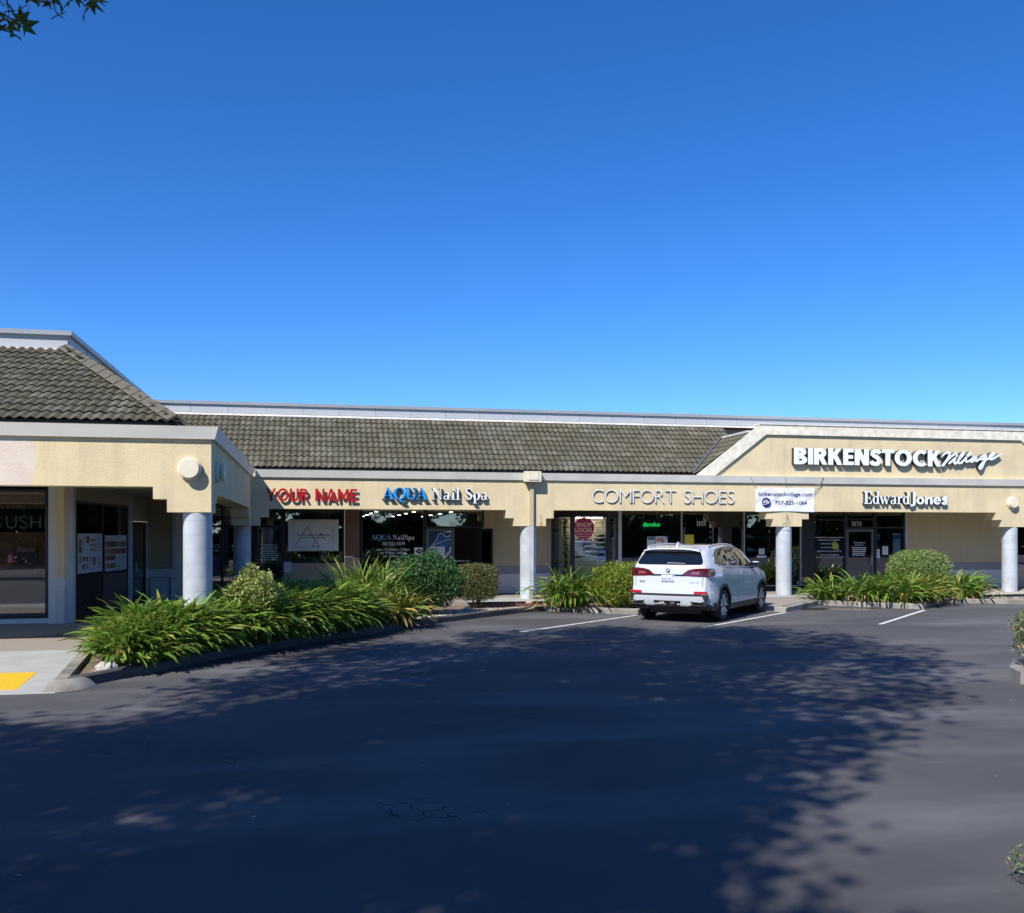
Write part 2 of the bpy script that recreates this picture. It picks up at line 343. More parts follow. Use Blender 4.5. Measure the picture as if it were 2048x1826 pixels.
# stroke built serif alphabet: P polygon, S stroke with widths, A elliptical arc (cx, cy, rx, ry, from, to, side width, top width)
def rect(x0, y0, x1, y1): return ('P', [(x0, y0), (x1, y0), (x1, y1), (x0, y1)])
SERIF = {
 'A': (0.90, [('S', [(0.10, 0.02, .055), (0.43, 0.98, .055)]), ('P', [(0.36, 1.0), (0.50, 1.0), (0.86, 0.02), (0.62, 0.02)]), rect(0.2, .30, .68, .355), rect(-.02, 0, .24, .05), rect(.52, 0, .94, .05)]),
 'Q': (1.0, [('A', .5, .5, .5, .52, 0, 360, .215, .06), ('S', [(.42, -.02, .09), (.62, -.16, .12), (.82, -.24, .09), (1.0, -.2, .03)])]),
 'U': (0.92, [rect(.10, .3, .32, .97), rect(.73, .3, .79, .97), ('A', .445, .31, .345, .32, 180, 360, .14, .09), rect(0, .95, .42, 1.0), rect(.62, .95, .90, 1.0)]),
 'N': (0.92, [rect(.12, .03, .175, .96), rect(.72, .0, .775, .97), ('P', [(.05, 1.0), (.27, 1.0), (.78, .0), (.70, .0)]), rect(0, .955, .22, 1.0), rect(.6, .955, .9, 1.0), rect(.02, 0, .28, .045)]),
 'a': (0.60, [('A', .23, .17, .22, .19, 0, 360, .13, .05), rect(.36, .04, .49, .46), ('A', .27, .45, .22, .20, 0, 155, .14, .06), ('S', [(.47, .06, .07), (.56, .02, .03)])]),
 'i': (0.36, [rect(.11, .03, .26, .60), ('A', .185, .86, .1, .1, 0, 360, .099, .099), rect(.0, 0, .36, .045), ('P', [(.0, .60), (.26, .65), (.26, .57), (.02, .57)])]),
 'l': (0.36, [rect(.11, .03, .26, .98), rect(.0, 0, .36, .045), ('P', [(.0, .98), (.26, 1.03), (.26, .95), (.02, .95)])]),
 'S': (0.68, [('S', [(.60, .72, .03), (.585, .84, .05), (.50, .94, .06), (.34, .98, .08), (.17, .92, .13), (.12, .77, .17), (.22, .63, .19), (.40, .52, .2), (.55, .40, .19), (.58, .24, .17), (.50, .09, .12), (.34, .02, .08), (.18, .05, .06), (.08, .15, .05), (.05, .30, .03)])]),
 'p': (0.66, [rect(.10, -.28, .25, .60), ('A', .32, .31, .29, .335, 0, 360, .16, .06), rect(.0, -.32, .36, -.275), ('P', [(.0, .60), (.25, .65), (.25, .57), (.02, .57)])]),
 'E': (0.76, [rect(.10, .03, .32, .97), rect(.0, 0, .68, .06), rect(.0, .94, .66, 1.0), rect(.3, .47, .52, .53), ('P', [(.66, 1.0), (.66, .72), (.62, .72), (.50, .95)]), ('P', [(.68, 0), (.72, .28), (.68, .28), (.52, .05)]), rect(.49, .38, .53, .62)]),
 'd': (0.68, [('A', .30, .31, .28, .335, 0, 360, .17, .06), rect(.42, .03, .58, .98), rect(.5, 0, .68, .045), ('P', [(.30, .98), (.58, 1.03), (.58, .95), (.30, .95)])]),
 'w': (0.96, [('S', [(.09, .62, .17), (.28, .0, .15)]), ('S', [(.27, .02, .05), (.44, .60, .05)]), ('S', [(.42, .62, .17), (.62, .0, .15)]), ('S', [(.61, .02, .05), (.80, .60, .05)]), rect(-.03, .585, .26, .63), rect(.68, .585, .94, .63)]),
 'r': (0.52, [rect(.10, .03, .25, .60), rect(.0, 0, .36, .045), ('P', [(.0, .60), (.25, .65), (.25, .57), (.02, .57)]), ('S', [(.22, .40, .06), (.30, .55, .08), (.42, .58, .13), (.50, .52, .10)])]),
 '1': (0.46, [rect(.14, .03, .32, .97), rect(.02, 0, .44, .05), ('P', [(.0, .86), (.0, .90), (.2, 1.0), (.32, 1.0), (.32, .92), (.16, .90)])]),
 '5': (0.62, [rect(.12, .82, .56, .99), rect(.10, .48, .17, .9), ('A', .27, .32, .29, .33, -150, 130, .17, .09)]),
 '6': (0.64, [('A', .31, .31, .29, .32, 0, 360, .16, .06), ('S', [(.09, .36, .15), (.14, .62, .15), (.28, .85, .10), (.50, .97, .04)])]),
}
def glyph_polys(g):
    out = []
    for p in g:
        if p[0] == 'P': out.append(p[1])
        elif p[0] == 'A':
            _, cx, cy, rx, ry, a0, a1, wx, wy = p; n = max(6, int(abs(a1 - a0) / 15))
            for k in range(n):
                t0, t1 = R(a0 + (a1 - a0) * k / n), R(a0 + (a1 - a0) * (k + 1) / n)
                out.append([(cx + rx * math.cos(t0), cy + ry * math.sin(t0)), (cx + rx * math.cos(t1), cy + ry * math.sin(t1)),
                            (cx + (rx - wx) * math.cos(t1), cy + (ry - wy) * math.sin(t1)), (cx + (rx - wx) * math.cos(t0), cy + (ry - wy) * math.sin(t0))])
        else:
            pts = p[1]; L_, R_ = [], []
            for i, (x, y, w) in enumerate(pts):
                a = pts[max(i - 1, 0)]; b = pts[min(i + 1, len(pts) - 1)]; dx, dy = b[0] - a[0], b[1] - a[1]; l = math.hypot(dx, dy) or 1
                L_.append((x - dy / l * w / 2, y + dx / l * w / 2)); R_.append((x + dy / l * w / 2, y - dx / l * w / 2))
            for i in range(len(pts) - 1): out.append([L_[i], L_[i + 1], R_[i + 1], R_[i]])
    return out
def prism_letter(name, polys, fx, fz, yf, yb, mats, parent):
    """One letter as one solid: every stroke has its own front a hair apart so no faces coincide."""
    mb = MB()
    for i, q in enumerate(polys):
        n = len(q); y0 = yf - 0.00025 * (i % 9); vs = [(fx(p[0]), y0, fz(p[1])) for p in q] + [(fx(p[0]), yb, fz(p[1])) for p in q]
        mb.add(vs, [tuple(range(n))], 0)
        mb.add(vs, [((k + 1) % n, k, n + k, n + (k + 1) % n) for k in range(n)], 1)
    return mb.build(name, mats, parent, fix=True)
def serif_word(word, x0, x1, z0, H, yf, yb, mats, parent, name='letter', gap=0.04):
    tot = sum(SERIF[c][0] + gap for c in word) - gap; k = (x1 - x0) / tot; x = x0
    for c in word:
        w, g = SERIF[c]; xa = x
        prism_letter(name, glyph_polys(g), lambda u, xa=xa: xa + u * k, lambda v: z0 + v * H, yf, yb, mats, parent); x += (w + gap) * k
def font_word(word, x0, x1, z0, H, yf, yb, mats, parent, offset=0.0, gap=0.06, name='letter', widths=None):
    ms = []; adv = []
    for ch in word:
        if ch == ' ': ms.append(None); adv.append(0.32); continue
        me = text_mesh(ch, offset, 0.5, res=5); n = len(me.vertices); co = np.zeros(n * 3, dtype=np.float32); me.vertices.foreach_get('co', co); co = co.reshape(-1, 3)
        a = co[:, 0].min(); ms.append((me, co, a)); adv.append(co[:, 0].max() - a)
    base = 0.0; capm = text_mesh('H', offset); cc = np.zeros(len(capm.vertices) * 3, dtype=np.float32); capm.vertices.foreach_get('co', cc); cc = cc.reshape(-1, 3)
    zlo, zhi = cc[:, 1].min(), cc[:, 1].max()
    tot = sum(adv) + gap * (len(word) - 1); k = (x1 - x0) / tot; x = x0; w = wloc(parent); sz = H / (zhi - zlo)
    for it, ad in zip(ms, adv):
        if it:
            me, co, a = it; fr = [(1 if abs(p.normal.z) < 0.5 else 0) for p in me.polygons]
            out = np.empty_like(co); out[:, 0] = x + (co[:, 0] - a) * k - w.x
            out[:, 1] = np.where(co[:, 2] > 0, yf, yb) - w.y; out[:, 2] = z0 + (co[:, 1] - zlo) * sz - w.z
            me.vertices.foreach_set('co', out.ravel()); me.materials.clear(); [me.materials.append(q) for q in mats]
            me.polygons.foreach_set('material_index', fr); me.update()
            o = bpy.data.objects.new(name, me); link(o, parent)
        x += (ad + gap) * k

def para(x0, y0, x1, y1, hw): return ('P', [(x0 - hw, y0), (x0 + hw, y0), (x1 + hw, y1), (x1 - hw, y1)])
def sans(c, w, h):
    """Heavy geometric letter of stem weight w and bar weight h -> (width, pieces)."""
    k = w / 2; sp_ = lambda f: [(x * f, y * f, w * (.95 if f == 1 else 1)) for x, y in ((.56, .75), (.47, .87), (.32, .905), (.17, .84), (.145, .70), (.26, .59), (.40, .50), (.51, .38), (.51, .23), (.42, .115), (.29, .095), (.15, .13), (.07, .26))]
    bowl = lambda cy, ry, x: [('A', x, cy, x, ry, -90, 90, w, h), rect(w * .9, cy + ry - h, x + .01, cy + ry), rect(w * .9, cy - ry, x + .01, cy - ry + h)]
    D = {'B': (.70, [rect(0, 0, w, 1)] + bowl(.745, .255, .325) + bowl(.275, .275, .35)), 'I': (w, [rect(0, 0, w, 1)]),
     'R': (.72, [rect(0, 0, w, 1)] + bowl(.71, .29, .33) + [para(.72 - k, 0, .36, .48, k)]),
     'K': (.76, [rect(0, 0, w, 1), para(w * .8, .38, .70 - k, 1, k), para(.76 - k, 0, .36, .58, k)]),
     'E': (.58, [rect(0, 0, w, 1), rect(w * .9, 0, .58, h), rect(w * .9, .5 - h / 2, .54, .5 + h / 2), rect(w * .9, 1 - h, .58, 1)]),
     'N': (.78, [rect(0, 0, w, 1), rect(.78 - w, 0, .78, 1), ('P', [(0.01, .995), (w * 1.1, .995), (.77, .005), (.77 - w * 1.1, .005)])]),
     'S': (.62, [('S', sp_(1))]), 's': (.42, [('S', sp_(.64))]), 'T': (.66, [rect(0, 1 - h, .66, 1), rect(.33 - k, 0, .33 + k, 1 - h * .9)]),
     'O': (.96, [('A', .48, .5, .48, .515, 0, 360, w, h)]), 'C': (.80, [('A', .48, .5, .48, .515, 48, 312, w, h)]),
     'Y': (.84, [para(.42, .40, k, 1, k), para(.42, .40, .84 - k, 1, k), rect(.42 - k, 0, .42 + k, .45)]),
     'U': (.76, [rect(0, .3, w, 1), rect(.76 - w, .3, .76, 1), ('A', .38, .31, .38, .325, 180, 360, w, h)]),
     'A': (.86, [para(k, 0, .43, 1, k), para(.86 - k, 0, .43, 1, k), rect(.2, .19, .66, .19 + h)]),
     'M': (.92, [rect(0, 0, w, 1), rect(.92 - w, 0, .92, 1), para(.46, .22, k * 1.1, .995, k), para(.46, .22, .92 - k * 1.1, .995, k)]),
     'J': (.40, [rect(.40 - w, .05, .40, 1), ('A', .10, .06, .30, .24, 270, 360, w, h), rect(.0, -.18, .105, -.18 + h)]),
     'o': (.62, [('A', .31, .30, .31, .315, 0, 360, w, h)]), 'n': (.58, [rect(0, 0, w, .605), rect(.58 - w, 0, .58, .33), ('A', .30, .33, .28, .285, 0, 180, w, h)]),
     'e': (.60, [('A', .30, .30, .30, .315, 8, 322, w, h), rect(.08, .25, .585, .25 + h * .75)])}
    return D[c]
def sans_word(word, x0, x1, z0, H, yf, yb, mats, parent, w=.22, h=.2, gap=.07):
    G = [sans(c, w, h) for c in word]; k = (x1 - x0) / (sum(g[0] for g in G) + gap * (len(G) - 1)); x = x0
    for wd, g in G:
        prism_letter('letter', glyph_polys(g), lambda u, xa=x: xa + u * k, lambda v: z0 + v * H, yf, yb, mats, parent); x += (wd + gap) * k

# ================================================================== GROUND
def sheet(name, pts, z, m, kind='structure', z0=None):
    mb = MB()
    if z0 is None: mb.add([(p[0], p[1], z) for p in pts], [tuple(range(len(pts)))])
    else: mb.slab(pts, z0, z)
    o = mb.build(name, m); o['kind'] = kind
    bm = bmesh.new(); bm.from_mesh(o.data); bmesh.ops.triangulate(bm, faces=bm.faces); bmesh.ops.recalc_face_normals(bm, faces=bm.faces)
    if z0 is None:
        for f in bm.faces:
            if f.normal.z < 0: f.normal_flip()
    bm.to_mesh(o.data); bm.free(); return o
sheet('parking_lot', [(-400, -400), (400, -400), (400, 600), (-400, 600)], 0.0, M['asphalt'])
KERB1 = [(-3.05, 13.05), (-2.59, 13.79), (-2.12, 14.59), (-1.32, 16.0), (-.08, 17.6), (1.11, 19.03), (1.87, 19.97), (2.79, 21.15), (3.93, 22.3), (5.0, 23.3), (5.85, 23.95)]
KERB2 = [(5.85, 23.95), (7.8, 22.3), (9.75, 24.2), (11.75, 22.3), (13.8, 24.35), (15.75, 22.42), (17.75, 24.5), (21.2, 22.5), (23.2, 24.5), (26.5, 22.6)]
def subdivide(pts, step=0.35):
    out = []
    for a, b in zip(pts, pts[1:]):
        n = max(1, int(math.dist(a, b) / step)); out += [(a[0] + (b[0] - a[0]) * k / n, a[1] + (b[1] - a[1]) * k / n) for k in range(n)]
    return out + [pts[-1]]
def offset_line(pts, d):
    out = []
    for i, p in enumerate(pts):
        a = pts[max(i - 1, 0)]; b = pts[min(i + 1, len(pts) - 1)]
        n1 = Vector((-(p[1] - a[1]), p[0] - a[0])) if i else None; n2 = Vector((-(b[1] - p[1]), b[0] - p[0])) if i < len(pts) - 1 else None
        n1 = n1.normalized() if n1 else n2.normalized(); n2 = n2.normalized() if n2 else n1
        m_ = (n1 + n2).normalized(); s_ = d / max(0.5, m_.dot(n1)); out.append((p[0] + m_.x * s_, p[1] + m_.y * s_))
    return out
def kerb(pts, h0=0.135, w=0.15, name='kerb', m=None):
    inner = offset_line(pts, w); lip = offset_line(pts, 0.025); mb = MB(); n = len(pts); vs = []
    for i in range(n):
        h = h0 + 0.006 * math.sin(i * 1.7)
        vs += [(pts[i][0], pts[i][1], -0.05), (pts[i][0], pts[i][1], h - 0.02), (lip[i][0], lip[i][1], h), (inner[i][0], inner[i][1], h), (inner[i][0], inner[i][1], -0.05)]
    fs = [(i * 5 + k, (i + 1) * 5 + k, (i + 1) * 5 + k + 1, i * 5 + k + 1) for i in range(n - 1) for k in range(4)]
    mb.add(vs, fs); o = mb.build(name, m or M['kerb']); o['kind'] = 'structure'; return o
k1 = subdivide(KERB1, 0.5)
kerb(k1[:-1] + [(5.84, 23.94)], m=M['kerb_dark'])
kerb([(5.86, 23.945)] + KERB2[1:])
# the planter's short left kerb and its low inner face
kl = MB(); kl.slab([(-3.2, 13.02), (-3.055, 13.06), (-3.42, 16.16), (-3.58, 16.16)], -0.05, 0.14); o = kl.build('kerb', M['kerb']); o['kind'] = 'structure'
nose = MB(); rimp = [(-3.30, 12.84), (-3.13, 12.82), (-3.0, 12.86), (-2.90, 12.97), (-2.83, 13.10), (-2.76, 13.34)]; topp = [(-3.2, 13.03), (-3.16, 13.02), (-3.10, 13.02), (-3.04, 13.05), (-2.98, 13.12), (-2.92, 13.22)]
nose.add([(x, y, .003) for x, y in rimp] + [((x + X) / 2, (y + Y) / 2, .10) for (x, y), (X, Y) in zip(rimp, topp)] + [(x, y, .137) for x, y in topp], [(r_ * 6 + k, r_ * 6 + k + 1, r_ * 6 + k + 7, r_ * 6 + k + 6) for r_ in range(2) for k in range(5)])
o = nose.build('kerb', M['kerb'], smooth=True); o['kind'] = 'structure'
# drain pipe ends in the kerb face
def pipe_end(x, y, ang, label):
    t = empty('drain_pipe', (x, y, 0.07), label, 'drain pipe', 'drain pipe ends in the kerb', ang)
    MB().lathe([(0.0, -0.02), (0.045, -0.02), (0.045, 0.0), (0.036, 0.002), (0.034, -0.012), (0.0, -0.012)], (0, 0, 0), 'y', 14).build('pipe', M['dark'], t, local=True)
def on_kerb(px, py): return px, py
pipe_end(1.90, 20.00, R(52), 'black drain hole in curved kerb nearer the yellowing strappy plants'); pipe_end(2.72, 21.03, R(52), 'black drain hole in curved kerb farther along towards the bare gravel')
pipe_end(7.02, 22.945, R(-40), 'round drain hole in straight kerb below the yellow green hedge')

WALK_L = [(-16, 16.22), (-3.5, 16.22), (-1.5, 16.22), (-1.5, 25.42), (27, 25.42), (27, 28.75), (-3.6, 28.75), (-3.6, 27.1), (-4.0, 27.1), (-4.7, 21.1), (-16, 21.1)]
sheet('walkway', WALK_L, 0.15, M['walk'], z0=-0.05)
sheet('pavement', [(9.62, 25.41), (9.78, 24.42), (11.75, 22.52), (13.78, 24.52), (13.78, 25.41)], 0.146, M['walk'], z0=-0.05)
sheet('pavement', [(-16, 18.9), (-4.2, 18.9), (-3.8, 20.6), (-5.2, 21.05), (-16, 21.05)], 0.154, M['concrete'])
sheet('pavement', [(-16, 18.2), (-5.0, 18.2), (-4.3, 18.88), (-16, 18.88)], 0.158, M['warmcon'])
# concrete edging of the covered walk
for a, b in ((4.05, 13.78), (17.6, 27)):
    sheet('pavement', [(a, 25.32), (b, 25.32), (b, 26.9), (a, 26.9)], 0.156, M['concrete'] if a < 10 else M['warmcon'])
# kerb ramp: sloping concrete from the lot up to the walk
rm = MB(); rm.add([(-16, 12.6, .004), (-3.12, 12.74, .004), (-3.2, 13.02, .02), (-3.57, 16.215, .148), (-16, 16.215, .148)], [(0, 1, 2, 3, 4)])
o = rm.build('ramp', M['concrete']); o['kind'] = 'structure'
tp = empty('tactile_paving', (-4.4, 13.6, .04), 'yellow tactile paving mat with truncated domes on kerb ramp', 'tactile paving')
def ramp_z(y): return 0.012 + (y - 13.0) / (16.215 - 13.0) * 0.136
mb = MB(); P0 = [(-5.4, 13.0), (-3.64, 13.04), (-3.72, 14.25), (-5.4, 14.25)]
mb.prism(P0, lambda p: (p[0], p[1], ramp_z(p[1]) + .008), lambda p: (p[0], p[1], ramp_z(p[1]) - .01)); mb.build('mat_panel', M['yellow'], tp)
mb = MB(); c8 = [(math.cos(k * math.pi / 3), math.sin(k * math.pi / 3)) for k in range(6)]
for i in range(28):
    for j in range(20):
        x, y = -3.70 - i * 0.06 - (j * .0035), 13.06 + j * 0.06; z = ramp_z(y) + .0078
        mb.add([(x + .016 * a, y + .016 * b, z) for a, b in c8] + [(x + .009 * a, y + .009 * b, z + .006) for a, b in c8], [tuple(range(6, 12))] + [(k, (k + 1) % 6, 6 + (k + 1) % 6, 6 + k) for k in range(6)])
d = mb.build('dome', M['yellow'], tp, fix=False); d['kind'] = 'stuff'
# planting beds
BED1 = [(p[0], p[1]) for p in offset_line(k1, 0.14)][1:-1] + [(5.95, 24.1), (5.95, 25.35), (-1.49, 25.35), (-1.49, 16.2), (-3.42, 16.2), (-3.08, 13.3)]
sheet('planting_bed', BED1, 0.07, M['soil'])
sheet('planting_bed', [(5.9, 24.12), (7.8, 22.5), (9.66, 24.3), (9.6, 25.35), (5.95, 25.35)], 0.075, M['soil'])
sheet('planting_bed', [(13.8, 24.55), (15.75, 22.62), (17.72, 24.68), (17.72, 25.35), (13.8, 25.35)], 0.08, M['soil'])
sheet('planting_bed', [(17.76, 24.69), (21.2, 22.7), (23.2, 24.7), (23.2, 25.3), (17.76, 25.3)], 0.08, M['soil'])
def pt_in(poly, x, y):
    c = False; j = len(poly) - 1
    for i in range(len(poly)):
        if (poly[i][1] > y) != (poly[j][1] > y) and x < (poly[j][0] - poly[i][0]) * (y - poly[i][1]) / (poly[j][1] - poly[i][1]) + poly[i][0]: c = not c
        j = i
    return c
def scatter_stones(name, poly, n, z, s0, s1, cols):
    V, F = [], []; xs = [p[0] for p in poly]; ys = [p[1] for p in poly]; k = 0
    while k < n:
        x, y = random.uniform(min(xs), max(xs)), random.uniform(min(ys), max(ys))
        if not pt_in(poly, x, y): continue
        s = random.uniform(s0, s1) * (1 if random.random() < .9 else 1.8); b = len(V)
        for dx, dy, dz in ((1, 0, 0), (0, 1, 0), (-1, 0, 0), (0, -1, 0), (0, 0, 1), (0, 0, -1)):
            V.append((x + dx * s * random.uniform(.7, 1.3), y + dy * s * random.uniform(.7, 1.2), z + dz * s * random.uniform(.4, .8)))
        F += [(b, b + 1, b + 4), (b + 1, b + 2, b + 4), (b + 2, b + 3, b + 4), (b + 3, b, b + 4)]; k += 1
    o = arr_mesh(name, np.array(V), np.array(F), cols); o['kind'] = 'stuff'; return o
M['gravel'] = leaf_mat('pale_gravel', [(0.20, 0.16, 0.12), (0.36, 0.31, 0.25), (0.50, 0.46, 0.39)], 0.9, 0.0)
M['lava'] = leaf_mat('red_lava_rock', [(0.08, 0.030, 0.024), (0.13, 0.05, 0.04), (0.06, 0.03, 0.025)], 0.95, 0.0)
scatter_stones('gravel', [(1.9, 20.4), (2.9, 21.5), (4.0, 22.55), (5.8, 24.05), (5.9, 24.4), (4.5, 24.3), (3.0, 23.4), (1.8, 21.6)], 2600, 0.08, .012, .032, M['gravel'])
scatter_stones('gravel', [(17.8, 24.8), (20.9, 23.0), (23, 24.8), (23, 25.25), (17.8, 25.2)], 700, 0.085, .012, .03, M['gravel'])
scatter_stones('gravel', [(-3.0, 13.5), (-2.5, 14.2), (-2.0, 15.0), (0.2, 18.2), (1.6, 20.2), (1.2, 20.4), (-1.4, 17.4), (-3.0, 14.6)], 900, 0.075, .01, .026, M['gravel'])
lv = scatter_stones('lava_rock', [(4.6, 24.4), (6.4, 24.35), (7.0, 24.7), (7.0, 25.3), (4.2, 25.3), (4.0, 24.8)], 1500, 0.085, .015, .035, M['lava'])
def rock(x, y, z, s, label, m, name='rock'):
    bm = bmesh.new(); bmesh.ops.create_icosphere(bm, subdivisions=2, radius=1)
    for v in bm.verts: v.co = Vector((v.co.x * s[0], v.co.y * s[1], v.co.z * s[2])) * random.uniform(.82, 1.12)
    me = bpy.data.meshes.new(name); bm.to_mesh(me); bm.free(); me.materials.append(m); o = bpy.data.objects.new(name, me); link(o); o.location = (x, y, z)
    return tag(o, label, 'rock')
M['rock'] = mat('pale_rock', (0.50, 0.48, 0.45), 0.9, var=0.8, vscale=6, stain=(0.3, 0.27, 0.24), bump=0.6, bscale=20)
M['tanrock'] = mat('tan_rock', (0.44, 0.33, 0.24), 0.9, var=0.8, vscale=9, bump=0.6, bscale=20)
rock(-2.78, 14.0, 0.11, (.17, .13, .12), 'pale rock at the kerb nose beside the long strappy planting', M['rock'])
rock(-2.52, 14.22, 0.09, (.12, .09, .06), 'flat tan rock next to the larger pale rock in planter corner', M['tanrock'])
rock(5.72, 25.2, 0.13, (.1, .07, .05), 'tan stone at the foot of the column with the downpipe', M['tanrock'])
rock(3.75, 23.35, 0.11, (.09, .07, .07), 'grey stone in the gravel below the trimmed round topped bush', M['rock'])
# bay lines
def bay_line(a, b, w=0.10):
    d = Vector((b[0] - a[0], b[1] - a[1])).normalized(); n = Vector((-d.y, d.x)) * w / 2
    o = sheet('bay_marking', [(a[0] + n.x, a[1] + n.y), (a[0] - n.x, a[1] - n.y), (b[0] - n.x, b[1] - n.y), (b[0] + n.x, b[1] + n.y)], 0.004, M['paintline'])
bay_line((4.11, 18.87), (7.72, 22.18)); bay_line((8.09, 19.0), (11.68, 22.2)); bay_line((12.17, 18.86), (15.62, 22.2)); bay_line((16.1, 18.9), (19.4, 22.1))
# wet patch in the empty bay
M['wet'] = mat('damp_asphalt', (0.022, 0.022, 0.022), 0.22, var=0.3, vscale=4)
pts = [(13.35 + 1.15 * math.cos(a) * (1 + .25 * math.sin(3 * a)) + .3 * math.sin(a), 23.05 + .42 * math.sin(a) * (1 + .3 * math.cos(2 * a)) - .35 * math.cos(a)) for a in [k * math.pi / 14 for k in range(28)]]
sheet('damp_patch', pts, 0.003, M['wet'])
sheet('dry_silt_patch', [(13.2, 22.95), (13.6, 23.05), (14.3, 22.75), (14.5, 22.4), (13.9, 22.5), (13.3, 22.75)], 0.006, mat('dried_silt', (0.20, 0.18, 0.14), 0.9, var=0.5, vscale=5))

# ================================================================== MAIN ROW OF SHOPS
YF, YB, YW = 26.3, 26.77, 28.6
CX = [-1.845, 6.0, 13.9, 21.7]
shop = empty('shop_building', (10, 27, 0), 'long single storey shop building with cream arcade and brown grey tiled roof', 'building')
def stepped_beam(x0, x1, ztop, zb, centres, steps, hw, left_steps=False):
    """Outline (x,z) of a beam whose underside steps down over each column."""
    pts = [(x0, ztop), (x0, zb)]
    for c in centres:
        lo = [(-hw[0], zb), (-hw[0], steps[0]), (-hw[1], steps[0]), (-hw[1], steps[1])]
        L_ = [(c + a, b) for a, b in lo]; R_ = [(c - a, b) for a, b in reversed(lo)]
        pts += L_ + R_
    return pts + [(x1, zb), (x1, ztop)]
# beam of the arcade, cut to butt against the wing's beam
pts = [(-1.61, 3.60), (-1.61, 2.21), (-1.38, 2.21), (-1.38, 2.43), (-1.155, 2.43), (-1.155, 2.66)]
for c in CX[1:]:
    pts += [(c - .69, 2.66), (c - .69, 2.43), (c - .465, 2.43), (c - .465, 2.21), (c + .465, 2.21), (c + .465, 2.43), (c + .69, 2.43), (c + .69, 2.66)]
pts += [(27, 2.66), (27, 3.60)]
mb = MB(); mb.front(pts, YF, YB); o = mb.build('arcade_beam', M['cream'], shop)
bm = bmesh.new(); bm.from_mesh(o.data); bmesh.ops.triangulate(bm, faces=[f for f in bm.faces if len(f.verts) > 4]); bm.to_mesh(o.data); bm.free()
def cap_x(mb, x0, x1, yf, yb, z0, z1):
    mb.side([(yf - .06, z0), (yf - .12, z1), (yb, z1), (yb, z1 - .12), (yf - .001, z1 - .12), (yf - .001, z0)], x0, x1)
mb = MB(); xs = [-1.44, 5.79]; cap_x(mb, -1.49, 27, YF, YB + .1, 3.50, 3.70); mb.build('fascia_trim', M['cap'], shop)
def column(x, y, parent, r=.23, z0=.15, z1=2.22):
    o = MB().lathe([(0, z0), (r, z0), (r, z1), (0, z1)], (x, y, 0), 'z', 48).build('column', M['column'], parent); smooth_by_angle(o, 50)
    mb = MB(); z = z0 + .2
    while z < z1 - .12: mb.lathe([(r - .01, z), (r + .0018, z), (r + .0018, z + .007), (r - .01, z + .007)], (x, y, 0), 'z', 40); z += .228 + random.uniform(-.01, .01)
    mb.build('column_seam', M['seam'], o)
    return o
for c in CX[1:]: column(c, YF + .235, shop)
# soffit over the walk, and the shop wall
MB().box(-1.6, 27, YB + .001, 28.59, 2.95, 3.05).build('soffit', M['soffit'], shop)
def wall_panel(parent, x0, x1, y, z0=.15, top=2.95):
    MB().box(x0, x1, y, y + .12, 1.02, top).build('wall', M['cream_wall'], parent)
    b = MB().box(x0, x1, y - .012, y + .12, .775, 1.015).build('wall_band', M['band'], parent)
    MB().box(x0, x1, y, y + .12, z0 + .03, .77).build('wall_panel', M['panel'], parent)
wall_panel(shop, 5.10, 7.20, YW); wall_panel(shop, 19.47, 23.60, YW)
MB().box(19.385, 19.465, YW - .02, YW + .1, .15, 2.95).build('wall_trim', M['column'], shop)
wall_panel(shop, -3.6, -3.45, YW)
def pane(parent, x0, x1, z0, z1, y, m=None): return MB().box(x0, x1, y, y + .008, z0, z1).build('pane', m or M['glass'], parent)
def window(parent, x0, x1, z0, z1, y, splits=(), rails=(), fw=.05, m=None, gm=None, name='window', depth=.1):
    """Frame as the part, each pane a sub-part."""
    mb = MB(); xs = [x0] + list(splits) + [x1]; zs = [z0] + list(rails) + [z1]
    for i, x in enumerate(xs):
        a = x if i == 0 else (x - fw if i == len(xs) - 1 else x - fw / 2); mb.box(a, a + fw, y - .02, y + depth, z0, z1)
    for i in range(len(xs) - 1):
        for j, z in enumerate(zs):
            a = z if j == 0 else (z - fw if j == len(zs) - 1 else z - fw / 2)
            mb.box(xs[i] + (fw if i == 0 else fw / 2), xs[i + 1] - (fw if i == len(xs) - 2 else fw / 2), y - .015, y + depth - .01, a, a + fw)
    f = mb.build(name, m or M['dark'], parent)
    for i in range(len(xs) - 1):
        for j in range(len(zs) - 1):
            MB().box(xs[i] + fw / 2, xs[i + 1] - fw / 2, y + .03, y + .036, zs[j] + fw / 2, zs[j + 1] - fw / 2).build('pane', gm or M['glass'], f)
    return f
def room(parent, x0, x1, y0, y1, z0=.15, z1=2.9, m=None):
    m = m or M['room']; mb = MB()
    mb.quad((x0, y0, z0), (x1, y0, z0), (x1, y1, z0), (x0, y1, z0)); mb.quad((x0, y0, z1), (x0, y1, z1), (x1, y1, z1), (x1, y0, z1))
    mb.quad((x0, y1, z0), (x1, y1, z0), (x1, y1, z1), (x0, y1, z1)); mb.quad((x0, y0, z0), (x0, y1, z0), (x0, y1, z1), (x0, y0, z1)); mb.quad((x1, y0, z0), (x1, y0, z1), (x1, y1, z1), (x1, y1, z0))
    return mb.build('room', m, parent, fix=False)
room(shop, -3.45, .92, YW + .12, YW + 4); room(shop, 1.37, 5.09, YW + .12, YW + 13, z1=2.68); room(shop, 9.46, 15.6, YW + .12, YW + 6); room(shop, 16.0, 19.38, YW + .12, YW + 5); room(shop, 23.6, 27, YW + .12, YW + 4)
room(shop, 7.21, 9.33, YW + .62, YW + .66)
